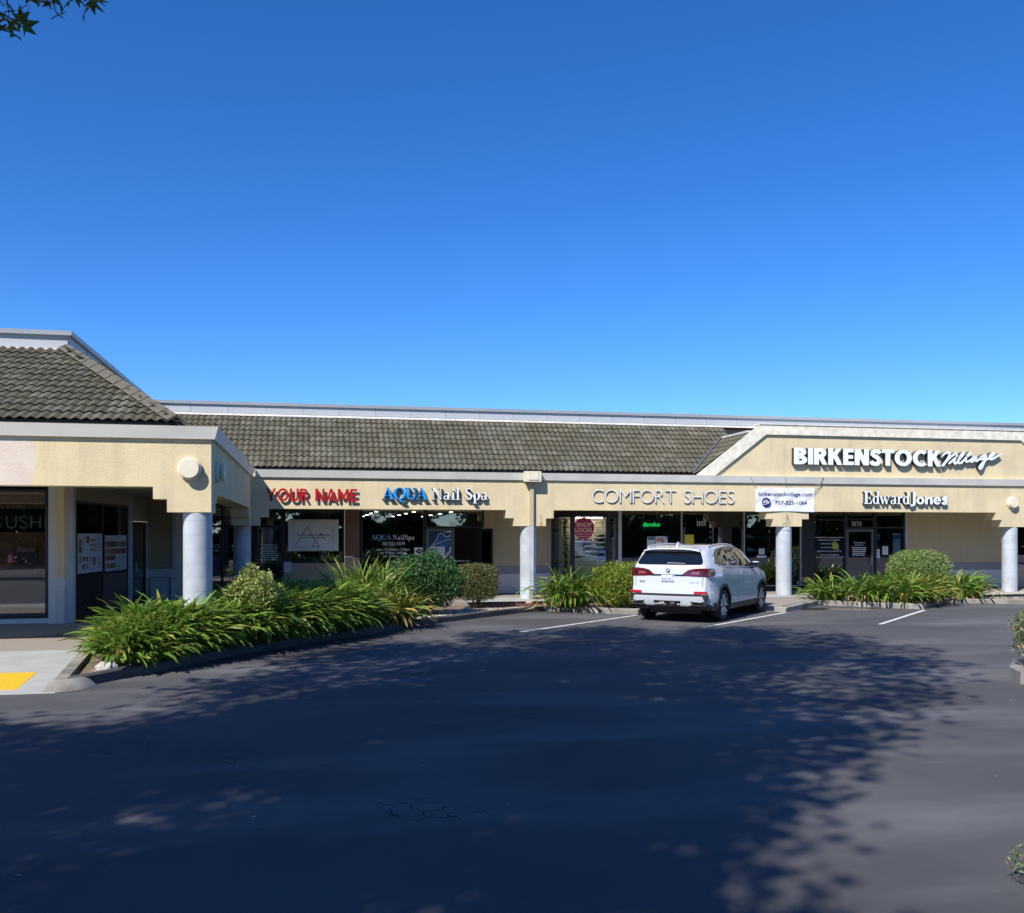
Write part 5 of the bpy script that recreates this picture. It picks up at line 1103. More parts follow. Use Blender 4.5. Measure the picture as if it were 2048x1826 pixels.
for x in (13.9, 15.47): MB().box(x, x + .03, 29.2, 29.6, .15, 2.3).build('upright', M['slateframe'], rk)
for x, z, c, lb in ((14.2, 1.43, 'white', 'white sneaker on the third shelf of the rack'), (14.15, 1.88, 'tan', 'tan shoe on the top shelf of the rack'), (14.9, .98, 'white', 'pale shoe on the second shelf of the rack'), (14.35, .98, 'blue', 'dark blue shoe on the second shelf of the rack'), (15.2, 1.43, 'grey', 'grey shoe at right of the third rack shelf')): shoe(x, z + .002, C[c], lb, 0, 29.38)
rb = empty('handbag', (14.72, 29.1, 1.5), 'red bag hanging on a cord in the shoe shop window', 'bag'); MB().box(14.64, 14.80, 29.06, 29.12, 1.42, 1.68).build('pouch', mat('red_cloth', (.22, .02, .03), .8), rb); MB().tube([(14.72, 29.09, 1.68), (14.72, 29.09, 2.3)], .008, 5).build('strap', M['alu'], rb)
def pot_plant(x, y, h, label, n=260, m=None):
    t = empty('potted_plant', (x, y, .15), label, 'plant'); MB().lathe([(0, 0), (.12, 0), (.16, .28), (.14, .28), (0, .25)], (x, y, .15), 'z', 18).build('pot', M['dark'], t)
    pos = rng.normal(size=(n, 3)) * np.array([.16, .16, .22]) + np.array([0, 0, h]); V, F = leaf_quads(n, pos, .06); arr_mesh('foliage', V, F, m or M['ivy'], t)
    MB().tube([(x, y, .42), (x, y, .15 + h)], .012, 5).build('stem', M['dark'], t)
pot_plant(11.35, 29.5, 1.6, 'tall bushy green pot plant left of the yellow notice', 420); pot_plant(14.6, 28.95, .7, 'low pot plant at the foot of the shelf rack'); pot_plant(15.35, 28.9, .8, 'pale green pot plant right of the banner column', 300, M['palevine']); pot_plant(15.0, 28.9, .5, 'small dark pot plant near the shop entrance')

# ================================================================== WHITE SUV
M['carpaint'] = mat('white_car_paint', (0.53, 0.56, 0.60), 0.25, spec=0.5, coat=1.0)
M['carglass'] = mat('dark_car_glass', (0.006, 0.008, 0.011), 0.02, spec=0.9)
M['rubber'] = mat('tyre_rubber', (0.014, 0.014, 0.014), 0.8, bump=.2, bscale=60)
M['cladding'] = mat('black_car_cladding', (0.018, 0.018, 0.019), 0.55)
M['gloss_black'] = mat('gloss_black', (0.008, 0.008, 0.009), 0.12)
M['chrome'] = mat('chrome', (0.72, 0.73, 0.75), 0.12, metal=1.0)
M['alloy'] = mat('silver_alloy', (0.62, 0.63, 0.65), 0.38, metal=.5)
M['darkalloy'] = mat('dark_alloy', (0.05, 0.055, 0.065), 0.35, metal=.7)
M['redlens'] = mat('red_lamp_lens', (0.095, 0.004, 0.008), 0.12, coat=1.0)
M['darklens'] = mat('smoked_lamp_lens', (0.045, 0.010, 0.014), 0.1, coat=1.0)
M['clearlens'] = mat('clear_lamp_lens', (0.22, 0.075, 0.075), 0.15, coat=1.0)
M['brightred'] = mat('red_reflector', (0.42, 0.01, 0.025), 0.25)
CL, RAX, FAX, TYR = 4.93, 1.03, 4.005, 0.372
car = empty('parked_car', (7.73, 20.154, 0), 'white sport utility car parked nose in towards the shops', 'car', rz=R(47.5))
def lerp_tab(tab, x):
    if x <= tab[0][0]: return tab[0][1]
    for (a, b), (c, d) in zip(tab, tab[1:]):
        if x <= c:
            t = (x - a) / (c - a); t = t * t * (3 - 2 * t) * .35 + t * .65; return b + (d - b) * t
    return tab[-1][1]
TOP = [(0, 1.635), (.25, 1.66), (.7, 1.715), (1.3, 1.745), (1.9, 1.75), (2.5, 1.73), (2.95, 1.66), (3.35, 1.42), (3.72, 1.17), (3.9, 1.125), (4.4, 1.05), (4.75, .93), (4.93, .80)]
BELT = [(0, 1.27), (.6, 1.27), (1.2, 1.245), (2.2, 1.20), (3.2, 1.15), (3.8, 1.10), (4.93, .9)]
BOT = [(0, .36), (.35, .27), (.8, .25), (4.3, .25), (4.7, .26), (4.93, .36)]
HALF = [(0, .865), (.15, .935), (.4, .975), (.9, 1.0), (1.6, .985), (3.0, .985), (3.9, 1.0), (4.4, .97), (4.75, .87), (4.93, .70)]
def rearprof(z): return lerp_tab([(.25, .16), (.42, .03), (.55, .0), (.72, .0), (.84, .045), (1.0, .055), (1.15, .07), (1.28, .10), (1.45, .22), (1.60, .33), (1.66, .30), (1.75, .33)], z)
def frontprof(z): return lerp_tab([(.25, .10), (.5, .0), (.75, .02), (.9, .12), (1.1, .3), (1.8, .3)], z)
def xmap(xn, z): return xn + rearprof(z) * max(0, 1 - xn / .9) - frontprof(z) * max(0, 1 - (CL - xn) / .6)
def halfw(xn, z):
    """Half width of the body at nominal station xn and height z."""
    w = lerp_tab(HALF, xn); b = lerp_tab(BELT, xn)
    if z < b:
        t = (z - .25) / (b - .25)
        s = lerp_tab([(0, .045), (.12, .012), (.3, .0), (.45, .018), (.68, .008), (.80, .0), (.92, .028), (1, .05)], t)
        return w - s
    return w - .05 - (z - b) * (.46 if xn > .5 else .40 + .12 * xn) - .25 * max(0, z - b - .40) ** 1.5
def rear_bulge(y, w): return .085 * min(1.2, (abs(y) / w)) ** 2.4
NST = [0, .05, .12, .2, .3, .42, .55, .68, .82, .95, 1.1, 1.3, 1.5, 1.7, 1.9, 2.1, 2.3, 2.5, 2.7, 2.85, 3.0, 3.15, 3.3, 3.45, 3.6, 3.72, 3.82, 3.95, 4.1, 4.25, 4.4, 4.55, 4.68, 4.8, 4.88, 4.93]
def section(xn):
    top = lerp_tab(TOP, xn); b = min(lerp_tab(BELT, xn), top - .03); bot = lerp_tab(BOT, xn); pts = []
    for t in (0, .03, .1, .18, .3, .42, .55, .68, .80, .90, 1.0): z = bot + (b - bot) * t; pts.append((halfw(xn, z), z))
    g = top - b; ed = max(b + .006, top - min(.07, g * .4))
    for t in (.25, .5, .75, 1.0): z = b + (ed - b) * t; pts.append((halfw(xn, z), z))
    we = pts[-1][0]
    for f, h in ((.955, .45), (.88, .72), (.74, .86), (.5, .95), (.25, .99)): pts.append((we * f, ed + (top - ed) * h))
    return pts, top, bot
mb = MB(); rows = []; nj = None
for xn in NST:
    pts, top, bot = section(xn)
    ring = [(0, bot)] + [(.5 * pts[0][0], bot)] + pts + [(0, top)]
    full = [(y, z) for y, z in ring] + [(-y, z) for y, z in reversed(ring[1:-1])]
    nj = len(full); rows.append([(xmap(xn, z) + (rear_bulge(y, .93) * max(0, 1 - xn / .5) if xn < .5 else 0) - (.16 * (abs(y) / .8) ** 2 * max(0, 1 - (CL - xn) / .5)), y, z) for y, z in full])
vs = [v for r_ in rows for v in r_]
fs = [(i * nj + k, i * nj + (k + 1) % nj, (i + 1) * nj + (k + 1) % nj, (i + 1) * nj + k) for i in range(len(rows) - 1) for k in range(nj)]
mb.add(vs, fs)
half = len([1 for _ in range(nj)]) // 2
for end, rowi in ((0, 0), (1, len(rows) - 1)):               # close the tail and the nose with a grid across
    base = rowi * nj; L_ = list(range(0, half + 1)); grid = []
    for j in L_:
        a = vs[base + j]; bidx = base + (nj - j) % nj; b = vs[bidx]; line = [base + j]
        if j not in (0, half):
            for q in range(1, 8):
                f = q / 8; y = a[1] + (b[1] - a[1]) * f; x = a[0] + ((rear_bulge(y, .93) - rear_bulge(a[1], .93)) if end == 0 else .16 * ((abs(a[1]) / .8) ** 2 - (abs(y) / .8) ** 2))
                line.append(len(mb.v)); mb.v.append((x, y, a[2]))
            line.append(bidx)
        grid.append(line)
    for j in range(half):
        A, B = grid[j], grid[j + 1]
        if len(A) == 1:
            for q in range(8): mb.f.append((A[0], B[q + 1], B[q])); mb.m.append(0)
        elif len(B) == 1:
            for q in range(8): mb.f.append((A[q], A[q + 1], B[0])); mb.m.append(0)
        else:
            for q in range(8): mb.f.append((A[q], A[q + 1], B[q + 1], B[q])); mb.m.append(0)
body = mb.build('body', [M['carpaint'], M['cladding']], car, local=True)
bm = bmesh.new(); bm.from_mesh(body.data); bmesh.ops.remove_doubles(bm, verts=bm.verts, dist=.0004); bmesh.ops.recalc_face_normals(bm, faces=bm.faces); bm.to_mesh(body.data); bm.free()
cut = MB()
for ax in (RAX, FAX):
    for s in (-1, 1):
        c8_ = [(ax + .43 * math.cos(k * math.pi / 20), .37 + .43 * math.sin(k * math.pi / 20)) for k in range(40)]
        cut.prism(c8_, lambda p, s=s: (p[0], s * .62, p[1]), lambda p, s=s: (p[0], s * 1.3, p[1]))
cutter = cut.build('cutter', M['cladding'], None, local=True); cutter.parent = car
md = body.modifiers.new('arches', 'BOOLEAN'); md.object = cutter; md.operation = 'DIFFERENCE'; md.solver = 'EXACT'
bpy.context.view_layer.update(); dg = bpy.context.evaluated_depsgraph_get()
nm = bpy.data.meshes.new_from_object(body.evaluated_get(dg)); body.modifiers.clear(); old = body.data; body.data = nm; nm.name = 'body'; bpy.data.objects.remove(cutter)
while len(nm.materials) < 2: nm.materials.append(M['cladding'])
for p in nm.polygons:
    c = p.center; wheel = any((c.x - ax) ** 2 + (c.z - .37) ** 2 < .432 ** 2 for ax in (RAX, FAX)) and abs(c.y) < .965
    p.material_index = 1 if (wheel or c.z < .42) else 0
smooth_by_angle(body, 38)
# patches that follow the body skin
def side_pt(s, off):
    def f(x, z):
        xn = x
        for _ in range(4): xn = x - (xmap(xn, z) - xn)
        e = .004; w = halfw(xn, z); 
        return Vector((x, s * (w + off), z))
    return f
def rear_pt(off):
    def f(y, z): return Vector((rearprof(z) + rear_bulge(y, .93) - off, y, z))
    return f
def patch(name, outline, mapper, m, thick=.012, step=.07, parent=None, inner=None):
    """A panel lying on the body: outline in the mapper's plane, cut fine enough to follow the curve, with a rim."""
    bm = bmesh.new(); f = bm.faces.new([bm.verts.new((p[0], p[1], 0)) for p in outline]); f.normal_update(); bmesh.ops.triangulate(bm, faces=[f])
    x0, x1 = min(p[0] for p in outline), max(p[0] for p in outline); y0, y1 = min(p[1] for p in outline), max(p[1] for p in outline)
    for ax_, lo, hi in ((0, x0, x1), (1, y0, y1)):
        c = lo + step
        while c < hi - .01:
            no = (1, 0, 0) if ax_ == 0 else (0, 1, 0); co = (c, 0, 0) if ax_ == 0 else (0, c, 0)
            bmesh.ops.bisect_plane(bm, geom=bm.verts[:] + bm.edges[:] + bm.faces[:], plane_co=co, plane_no=no); c += step
    uv = {v: (v.co.x, v.co.y) for v in bm.verts}
    be = [e for e in bm.edges if len(e.link_faces) == 1]; r_ = bmesh.ops.extrude_edge_only(bm, edges=be); nv = [g for g in r_['geom'] if isinstance(g, bmesh.types.BMVert)]
    pos = {}
    for v in bm.verts:
        if v in nv: pos[v] = mapper(v.co.x, v.co.y, True)
        else: pos[v] = mapper(v.co.x, v.co.y, False)
    for v, p in pos.items(): v.co = p
    bmesh.ops.recalc_face_normals(bm, faces=bm.faces); me = bpy.data.meshes.new(name); bm.to_mesh(me); bm.free(); me.materials.append(m)
    o = bpy.data.objects.new(name, me); link(o, parent or car); return smooth_by_angle(o, 40)
def SIDE(s, off): f0, f1 = side_pt(s, off), side_pt(s, off - .03); return lambda x, z, rim: f1(x, z) if rim else f0(x, z)
def REAR(off): f0, f1 = rear_pt(off), rear_pt(off - .03); return lambda y, z, rim: f1(y, z) if rim else f0(y, z)
def rounded(poly, r, n=4):
    out = []; m_ = len(poly)
    for i, p in enumerate(poly):
        rr = r[i] if isinstance(r, (list, tuple)) else r; p = Vector(p); a = Vector(poly[i - 1]); b = Vector(poly[(i + 1) % m_]); u = (a - p); v = (b - p); d = min(rr, u.length * .45, v.length * .45)
        if d < 1e-4: out.append(tuple(p)); continue
        A, B = p + u.normalized() * d, p + v.normalized() * d
        for k in range(n + 1): t = k / n; out.append(tuple(A * (1 - t) ** 2 + p * 2 * t * (1 - t) + B * t * t))
    return out
for s in (-1, 1):
    gl = [('quarter', [(.62, 1.335), (.80, 1.30), (1.07, 1.285), (1.12, 1.62), (.93, 1.61), (.70, 1.50)], [.08, .03, .01, .01, .08, .09]),
          ('rear', [(1.10, 1.283), (2.06, 1.245), (2.02, 1.665), (1.75, 1.672), (1.15, 1.628)], [.01, .01, .01, .05, .03]),
          ('front', [(2.13, 1.243), (3.30, 1.195), (3.22, 1.245), (2.78, 1.585), (2.52, 1.648), (2.09, 1.663)], [.01, .02, .03, .09, .05, .01])]
    patch('window_surround', rounded([(.56, 1.31), (.80, 1.27), (2.1, 1.22), (3.40, 1.165), (2.83, 1.60), (2.50, 1.678), (1.75, 1.695), (.92, 1.64), (.66, 1.52)], .06), SIDE(s, .003), M['gloss_black'])
    for nm_, pl_, rr in gl: patch('side_window', rounded(pl_, rr), SIDE(s, .007), M['carglass'])
    ln = MB(); ln.tube([side_pt(s, .006)(x, z) for x, z in ((.62, 1.30), (.80, 1.272), (1.4, 1.245), (2.1, 1.218), (2.8, 1.19), (3.36, 1.165))], .008, 6); ln.tube([side_pt(s, .006)(x, z) for x, z in ((.60, 1.33), (.64, 1.45), (.72, 1.545), (.92, 1.635), (1.3, 1.665), (1.75, 1.69), (2.1, 1.69), (2.5, 1.672), (2.8, 1.605), (3.0, 1.47))], .008, 6)
    ln.build('window_trim', M['alloy'], car, local=True, smooth=True)
    for x in (1.17, 2.27):
        h = MB(); zz = 1.10 if x < 2 else 1.075; h.tube([side_pt(s, -.004)(x, zz), side_pt(s, .035)(x + .04, zz), side_pt(s, .038)(x + .15, zz), side_pt(s, -.004)(x + .2, zz)], [.012, .017, .017, .012], 8)
        h.build('door_handle', M['chrome'], car, local=True, smooth=True)
    for pth in (((2.08, 1.22), (2.07, .9), (2.06, .42)), ((3.12, 1.17), (3.17, .9), (3.20, .45)), ((1.10, 1.26), (1.14, 1.05), (1.27, .88))):
        seam = MB(); seam.tube([side_pt(s, -.0035)(x, z) for x, z in spline([(a, b) for a, b in pth], 5)], .0055, 5); seam.build('door_seam', M['cladding'], car, local=True)
    patch('sill_cladding', [(1.45, .25), (3.58, .25), (3.58, .40), (1.45, .40)], SIDE(s, .012), M['cladding'], step=.2)
    patch('sill_trim', [(1.50, .395), (3.55, .395), (3.55, .435), (1.50, .435)], SIDE(s, .016), M['alloy'], step=.2)
    for ax in (RAX, FAX):
        ring = [(ax + .485 * math.cos(a), .37 + .485 * math.sin(a)) for a in [R(-14 + k * 208 / 26) for k in range(27)]] + [(ax + .425 * math.cos(a), .37 + .425 * math.sin(a)) for a in [R(194 - k * 208 / 26) for k in range(27)]]
        patch('arch_cladding', ring, SIDE(s, .014), M['cladding'], step=.12)
    mi = MB(); c = side_pt(s, 0)(3.22, 1.20); mi.lathe([(0, -.09), (.05, -.08), (.085, -.03), (.09, .03), (.06, .09), (0, .10)], (0, 0, 0), 'x', 16)
    mo = mi.build('mirror', M['carpaint'], car, local=True, smooth=True); mo.location = (3.20, s * 1.05, 1.235); mo.scale = (.85, 1.35, .95)
    MB().box(-.12, -.082, -.1, .1, -.06, .06).build('mirror_glass', M['carglass'], mo, local=True)
    MB().tube([side_pt(s, -.02)(3.22, 1.16), (3.22, s * 1.0, 1.17)], .025, 8).build('mirror_arm', M['gloss_black'], car, local=True)
    rl = MB(); rl.tube([(x, s * (halfw(x, lerp_tab(TOP, x) - .06) - .05), lerp_tab(TOP, x) + d) for x, d in ((.62, -.045), (.72, -.015), (1.0, -.002), (1.6, .003), (2.2, -.002), (2.55, -.018), (2.7, -.05))], .017, 8); rl.build('roof_rail', M['alloy'], car, local=True, smooth=True)
    # wheels
    for ax in (RAX, FAX):
        wy = s * .975
        t = MB(); prof = [(.255, -.245), (.30, -.25), (.345, -.235), (.366, -.20), (TYR, -.15), (TYR, -.09), (.366, -.04), (.345, -.008), (.30, .0), (.258, -.006), (.25, -.02), (.25, -.225), (.255, -.245)]
        ty = t.lathe([(r_, h * s) for r_, h in prof[:-1]], (ax, wy, TYR - .002), 'y', 40).build('wheel', M['rubber'], car, local=True, smooth=False); smooth_by_angle(ty, 50)
        rm_ = MB(); rm_.lathe([(.252, -.02 * s), (.262, -.004 * s), (.252, .002 * s), (.236, -.018 * s), (.232, -.14 * s), (.05, -.15 * s), (0, -.15 * s)], (ax, wy, TYR - .002), 'y', 40)
        rim = rm_.build('rim', M['darkalloy'], ty, local=True); smooth_by_angle(rim, 40)
        spk = MB()
        for k in range(5):
            for dv_ in (-.17, .17):
                a0, a1 = 2 * math.pi * k / 5 + .3 + dv_ * .45, 2 * math.pi * k / 5 + .3 + dv_ * 1.5
                def P_(r_, a, w_, h): return [(ax + r_ * math.cos(a) - w_ * math.sin(a), wy + h * s, TYR + r_ * math.sin(a) + w_ * math.cos(a)), (ax + r_ * math.cos(a) + w_ * math.sin(a), wy + h * s, TYR + r_ * math.sin(a) - w_ * math.cos(a))]
                A = P_(.05, a0, .020, -.020) + P_(.247, a1, .026, -.006) + P_(.05, a0, .026, -.07) + P_(.247, a1, .030, -.05)
                spk.add(A, [(0, 1, 3, 2), (4, 6, 7, 5), (0, 2, 6, 4), (1, 5, 7, 3), (2, 3, 7, 6), (0, 4, 5, 1)])
        spk.build('spokes', M['alloy'], ty, local=True)
        MB().lathe([(.07, -.075 * s), (.07, -.03 * s), (.05, -.022 * s), (0, -.022 * s)], (ax, wy, TYR), 'y', 20).build('hub', M['alloy'], ty, local=True)
        MB().lathe([(.20, -.135 * s), (.20, -.11 * s), (.08, -.11 * s), (.08, -.135 * s)], (ax, wy, TYR), 'y', 28).build('brake_disc', M['chrome'], ty, local=True)
# windscreen over the bonnet side and rear glass
mb = MB(); g_ = [(x, t) for x in (2.98, 3.15, 3.35, 3.55, 3.70) for t in (-1, -.5, 0, .5, 1)]
mb.add([(x, t * (halfw(x, lerp_tab(TOP, x) - .05) - .10), lerp_tab(TOP, x) + .006 - .03 * abs(t) ** 3) for x, t in g_], [(i * 5 + k, i * 5 + k + 1, (i + 1) * 5 + k + 1, (i + 1) * 5 + k) for i in range(4) for k in range(4)]); mb.build('windscreen', M['carglass'], car, local=True, smooth=True)
patch('rear_window', rounded([(-.80, 1.30), (.80, 1.30), (.665, 1.585), (-.665, 1.585)], [.10, .10, .05, .05]), REAR(.008), M['carglass'])
# roof spoiler, antenna, wiper
sp_ = MB(); vs_ = []
for y in [-.66 + k * .11 for k in range(13)]:
    b_ = rear_bulge(y, .93) - .01; zt = 1.668 - .05 * (abs(y) / .66) ** 4
    vs_ += [(.56 + b_, y, zt + .035), (.24 + b_, y, zt - .004), (.225 + b_, y, zt - .03), (.30 + b_, y, zt - .055), (.56 + b_, y, zt - .05)]
sp_.add(vs_, [(i * 5 + k, (i + 1) * 5 + k, (i + 1) * 5 + (k + 1) % 5, i * 5 + (k + 1) % 5) for i in range(12) for k in range(5)] + [(0, 1, 2, 3, 4), tuple(range(64, 59, -1))]); o = sp_.build('roof_spoiler', M['carpaint'], car, local=True); smooth_by_angle(o, 50)
MB().box(.252, .262, -.2, .2, 1.592, 1.604).build('brake_light', M['darklens'], car, local=True)
fin = MB(); fin.add([(.62, -.03, 1.70), (.62, .03, 1.70), (.88, .03, 1.72), (.88, -.03, 1.72), (.66, -.006, 1.80), (.66, .006, 1.80), (.74, .006, 1.795), (.74, -.006, 1.795)], [(0, 1, 5, 4), (1, 2, 6, 5), (2, 3, 7, 6), (3, 0, 4, 7), (4, 5, 6, 7)]); o = fin.build('roof_antenna', M['carpaint'], car, local=True); smooth_by_angle(o, 60)
wi = MB(); RP = rear_pt(.03); wi.tube([RP(.02, 1.30), RP(.02, 1.335), RP(-.14, 1.335), RP(-.40, 1.325)], [.014, .012, .009, .006], 6); wi.build('rear_wiper', mat('wiper_grey', (.35, .33, .32), .5), car, local=True)
# lamps
for s in (-1, 1):
    lo = [(s * .335, 1.085), (s * .40, 1.135), (s * .47, 1.185), (s * .62, 1.215), (s * .80, 1.225), (s * .885, 1.22), (s * .885, 1.035), (s * .60, 1.045), (s * .42, 1.055)]
    if s > 0: lo = lo[::-1]
    lamp = patch('tail_light', lo, REAR(.012), M['redlens'])
    li = [(s * .52, 1.09), (s * .56, 1.14), (s * .72, 1.155), (s * .72, 1.085)]; li2 = [(s * .735, 1.085), (s * .735, 1.165), (s * .86, 1.165), (s * .86, 1.09)]
    if s > 0: li, li2 = li[::-1], li2[::-1]
    patch('lens', li, REAR(.016), M['clearlens'], parent=lamp); patch('lens', li2, REAR(.016), M['darklens'], parent=lamp)
    sl_ = rounded([(.0, 1.035), (.0, 1.225), (.14, 1.225), (.24, 1.20), (.27, 1.14), (.24, 1.06), (.14, 1.035)], .03)
    def SM(x, z, rim, s=s):
        t = min(1, max(0, x / .28)); q = Vector((rearprof(z) + rear_bulge(.885, .93) + x * 1.0, s * 1, z)); w = .885 + .085 * t ** .6 + (.014 if not rim else -.02)
        return Vector((q.x - (.012 if not rim else -.01) * (1 - t), s * w, z))
    patch('tail_light', sl_, SM, M['redlens'], step=.04)
    rf = [(s * .62, .655), (s * .62, .715), (s * .90, .715), (s * .90, .665)]
    patch('reflector', rf if s < 0 else rf[::-1], REAR(.012), M['brightred'])
    ex = MB(); e0 = [(s * .56, .40), (s * .88, .40), (s * .88, .47), (s * .54, .50)]; RP2 = rear_pt(.03)
    patch('exhaust_trim', (e0 if s < 0 else e0[::-1]), REAR(.03), M['chrome']); e1 = [(s * .60, .415), (s * .86, .415), (s * .86, .455), (s * .585, .482)]; patch('exhaust_opening', e1 if s < 0 else e1[::-1], REAR(.034), M['gloss_black'])
patch('tailgate_strip', [(-.42, 1.052), (.42, 1.052), (.42, 1.082), (-.42, 1.082)], REAR(.012), M['gloss_black'], step=.12)
patch('bumper_cladding', [(-.86, .29), (.86, .29), (.93, .64), (.60, .655), (-.60, .655), (-.93, .64)], REAR(.006), M['cladding'], step=.12)
patch('skid_plate', [(-.84, .50), (-.55, .42), (-.50, .385), (.50, .385), (.55, .42), (.84, .50), (.80, .605), (-.80, .605)], REAR(.022), mat('silver_bumper_trim', (.62, .65, .69), .35, metal=.3), step=.12)
patch('diffuser', [(-.30, .39), (.30, .39), (.32, .50), (-.32, .50)], REAR(.028), M['gloss_black'], step=.15); patch('tow_eye', rounded([(-.18, .42), (-.06, .42), (-.06, .475), (-.18, .475)], .025), REAR(.034), M['chrome']); patch('tow_eye', rounded([(.06, .42), (.18, .42), (.18, .475), (.06, .475)], .025), REAR(.034), M['alloy'])
for pth in (((-.79, .80), (-.79, .9), (-.80, 1.02)), ((.79, .80), (.79, .9), (.80, 1.02)), ((-.79, .80), (-.4, .785), (0, .78), (.4, .785), (.79, .80))):
    sm = MB(); sm.tube([rear_pt(-.0035)(y, z) for y, z in pth], .006, 5); sm.build('tailgate_seam', M['cladding'], car, local=True)
# number plate, emblem, badges
lp = patch('number_plate', rounded([(-.155, .915), (.155, .915), (.155, 1.07), (-.155, 1.07)], .015), REAR(.014), mat('plate_white', (.70, .74, .80), .4), step=.1)
def rear_text(name, t, y0, y1, z0, h, off, m, parent, offset=0.0):
    me = text_mesh(t, offset, 0.0); n = len(me.vertices); co = np.zeros(n * 3, dtype=np.float32); me.vertices.foreach_get('co', co); co = co.reshape(-1, 3); a, b = co[:, 0].min(), co[:, 0].max()
    RPt = rear_pt(off); out = np.array([tuple(RPt(y0 + (c[0] - a) / (b - a) * (y1 - y0), z0 + c[1] / .73 * h)) for c in co], dtype=np.float32)
    me.vertices.foreach_set('co', out.ravel()); me.materials.clear(); me.materials.append(m); me.name = name; o = bpy.data.objects.new(name, me); link(o, parent); return o
rear_text('plate_text', '8VGY413', .138, -.138, .945, .068, .019, M['navy'], lp, .012); patch('plate_band', [(-.15, .918), (.15, .918), (.15, .935), (-.15, .935)], REAR(.0165), mat('plate_blue', (.12, .20, .45), .4), step=.15, parent=lp)
patch('plate_sticker', [(-.148, 1.03), (-.10, 1.03), (-.10, 1.064), (-.148, 1.064)], REAR(.0165), mat('plate_teal', (.02, .35, .42), .4), parent=lp); rear_text('plate_text', 'California', .06, -.06, 1.035, .02, .019, M['red'], lp)
def disc(r_, off, m, nm_, a0=0, a1=360, parent=None): return patch(nm_, [(r_ * math.cos(R(a0 + (a1 - a0) * k / 24)), 1.165 + r_ * math.sin(R(a0 + (a1 - a0) * k / 24))) for k in range(24 if a1 - a0 == 360 else 25)] + ([] if a1 - a0 == 360 else [(0, 1.165)]), REAR(off), m, parent=parent)
em = disc(.046, .014, M['gloss_black'], 'emblem')
for k in range(4): disc(.030, .018, mat('emblem_white', (.7, .7, .7), .3) if k % 2 else mat('emblem_blue', (.01, .10, .35), .3), 'emblem_quarter', 90 * k + 1, 90 * k + 89, em)
rear_text('badge', 'X5', .70, .565, .895, .04, .013, M['gloss_black'], car, .01); rear_text('badge', 'xDrive', -.50, -.60, .90, .024, .013, M['gloss_black'], car); rear_text('badge', '40i', -.63, -.71, .90, .03, .013, M['chrome'], car, .01)
MB().box(.5, 4.4, -.6, .6, .18, .27).build('underbody', M['cladding'], car, local=True)
# front lamps and grille (unseen side kept simple but present)
for s in (-1, 1):
    MB().add([(4.62, s * .86, .72), (4.80, s * .62, .72), (4.74, s * .60, .86), (4.55, s * .86, .86), (4.5, s * .8, .8)], [(0, 1, 2, 3)]).build('headlight', M['chrome'], car, local=True)

# ================================================================== PLANTS
AG = leaf_mat('strappy_leaf', [(.08, .165, .024), (.14, .255, .036), (.22, .33, .05), (.11, .215, .03), (.34, .33, .07), (.44, .39, .11)], .30, .35, [0, .3, .55, .78, .93, 1])
AGY = leaf_mat('yellowing_strappy_leaf', [(.09, .16, .025), (.16, .23, .035), (.28, .27, .045), (.12, .19, .03), (.40, .34, .07), (.44, .28, .10)], .4, .25, [0, .3, .55, .7, .88, 1])
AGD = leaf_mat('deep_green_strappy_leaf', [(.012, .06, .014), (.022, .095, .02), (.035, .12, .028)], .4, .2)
DRY = leaf_mat('dry_leaf', [(.30, .20, .09), (.40, .27, .14), (.22, .12, .06)], .7, .2)
def straps(n, base, spread, L0, L1, w, e0=(50, 88), droop=(60, 130), seg=7, lean=None):
    """n curved strap leaves rising from base points (n,3)."""
    phi = rng.uniform(0, 2 * math.pi, n)
    if lean is not None: phi = np.where(rng.random(n) < .45, lean + rng.normal(0, .7, n), phi)
    el = np.radians(rng.uniform(*e0, n)); dr = np.radians(rng.uniform(*droop, n)); Ln = rng.uniform(L0, L1, n); wd = w * rng.uniform(.7, 1.2, n)
    P = base + np.column_stack([np.cos(phi), np.sin(phi), np.zeros(n)]) * rng.uniform(0, spread, n)[:, None]
    V = np.zeros((n, seg + 1, 2, 3)); tw = rng.normal(0, .35, n)
    side = np.column_stack([-np.sin(phi + tw), np.cos(phi + tw), rng.normal(0, .45, n)]); side /= np.linalg.norm(side, axis=1)[:, None]
    for k in range(seg + 1):
        t = k / seg; ww = wd * (.62 + .5 * t) * (1 if t < .8 else (1 - t) / .2 * .75 + .25) * (1 if k < seg else .6) * .9
        ww = np.maximum(ww, wd * .08)
        V[:, k, 0] = P - side * ww[:, None]; V[:, k, 1] = P + side * ww[:, None]
        a = el - dr * (t ** 1.5); step = (Ln / seg)[:, None]
        P = P + np.column_stack([np.cos(a) * np.cos(phi), np.cos(a) * np.sin(phi), np.sin(a)]) * step
    V[:, :, :, 2] = np.maximum(V[:, :, :, 2], .02)
    F = []; b = np.arange(n)[:, None] * (2 * (seg + 1))
    for k in range(seg): F.append(b + np.array([[2 * k, 2 * k + 1, 2 * k + 3, 2 * k + 2]]))
    return V.reshape(-1, 3), np.concatenate(F)
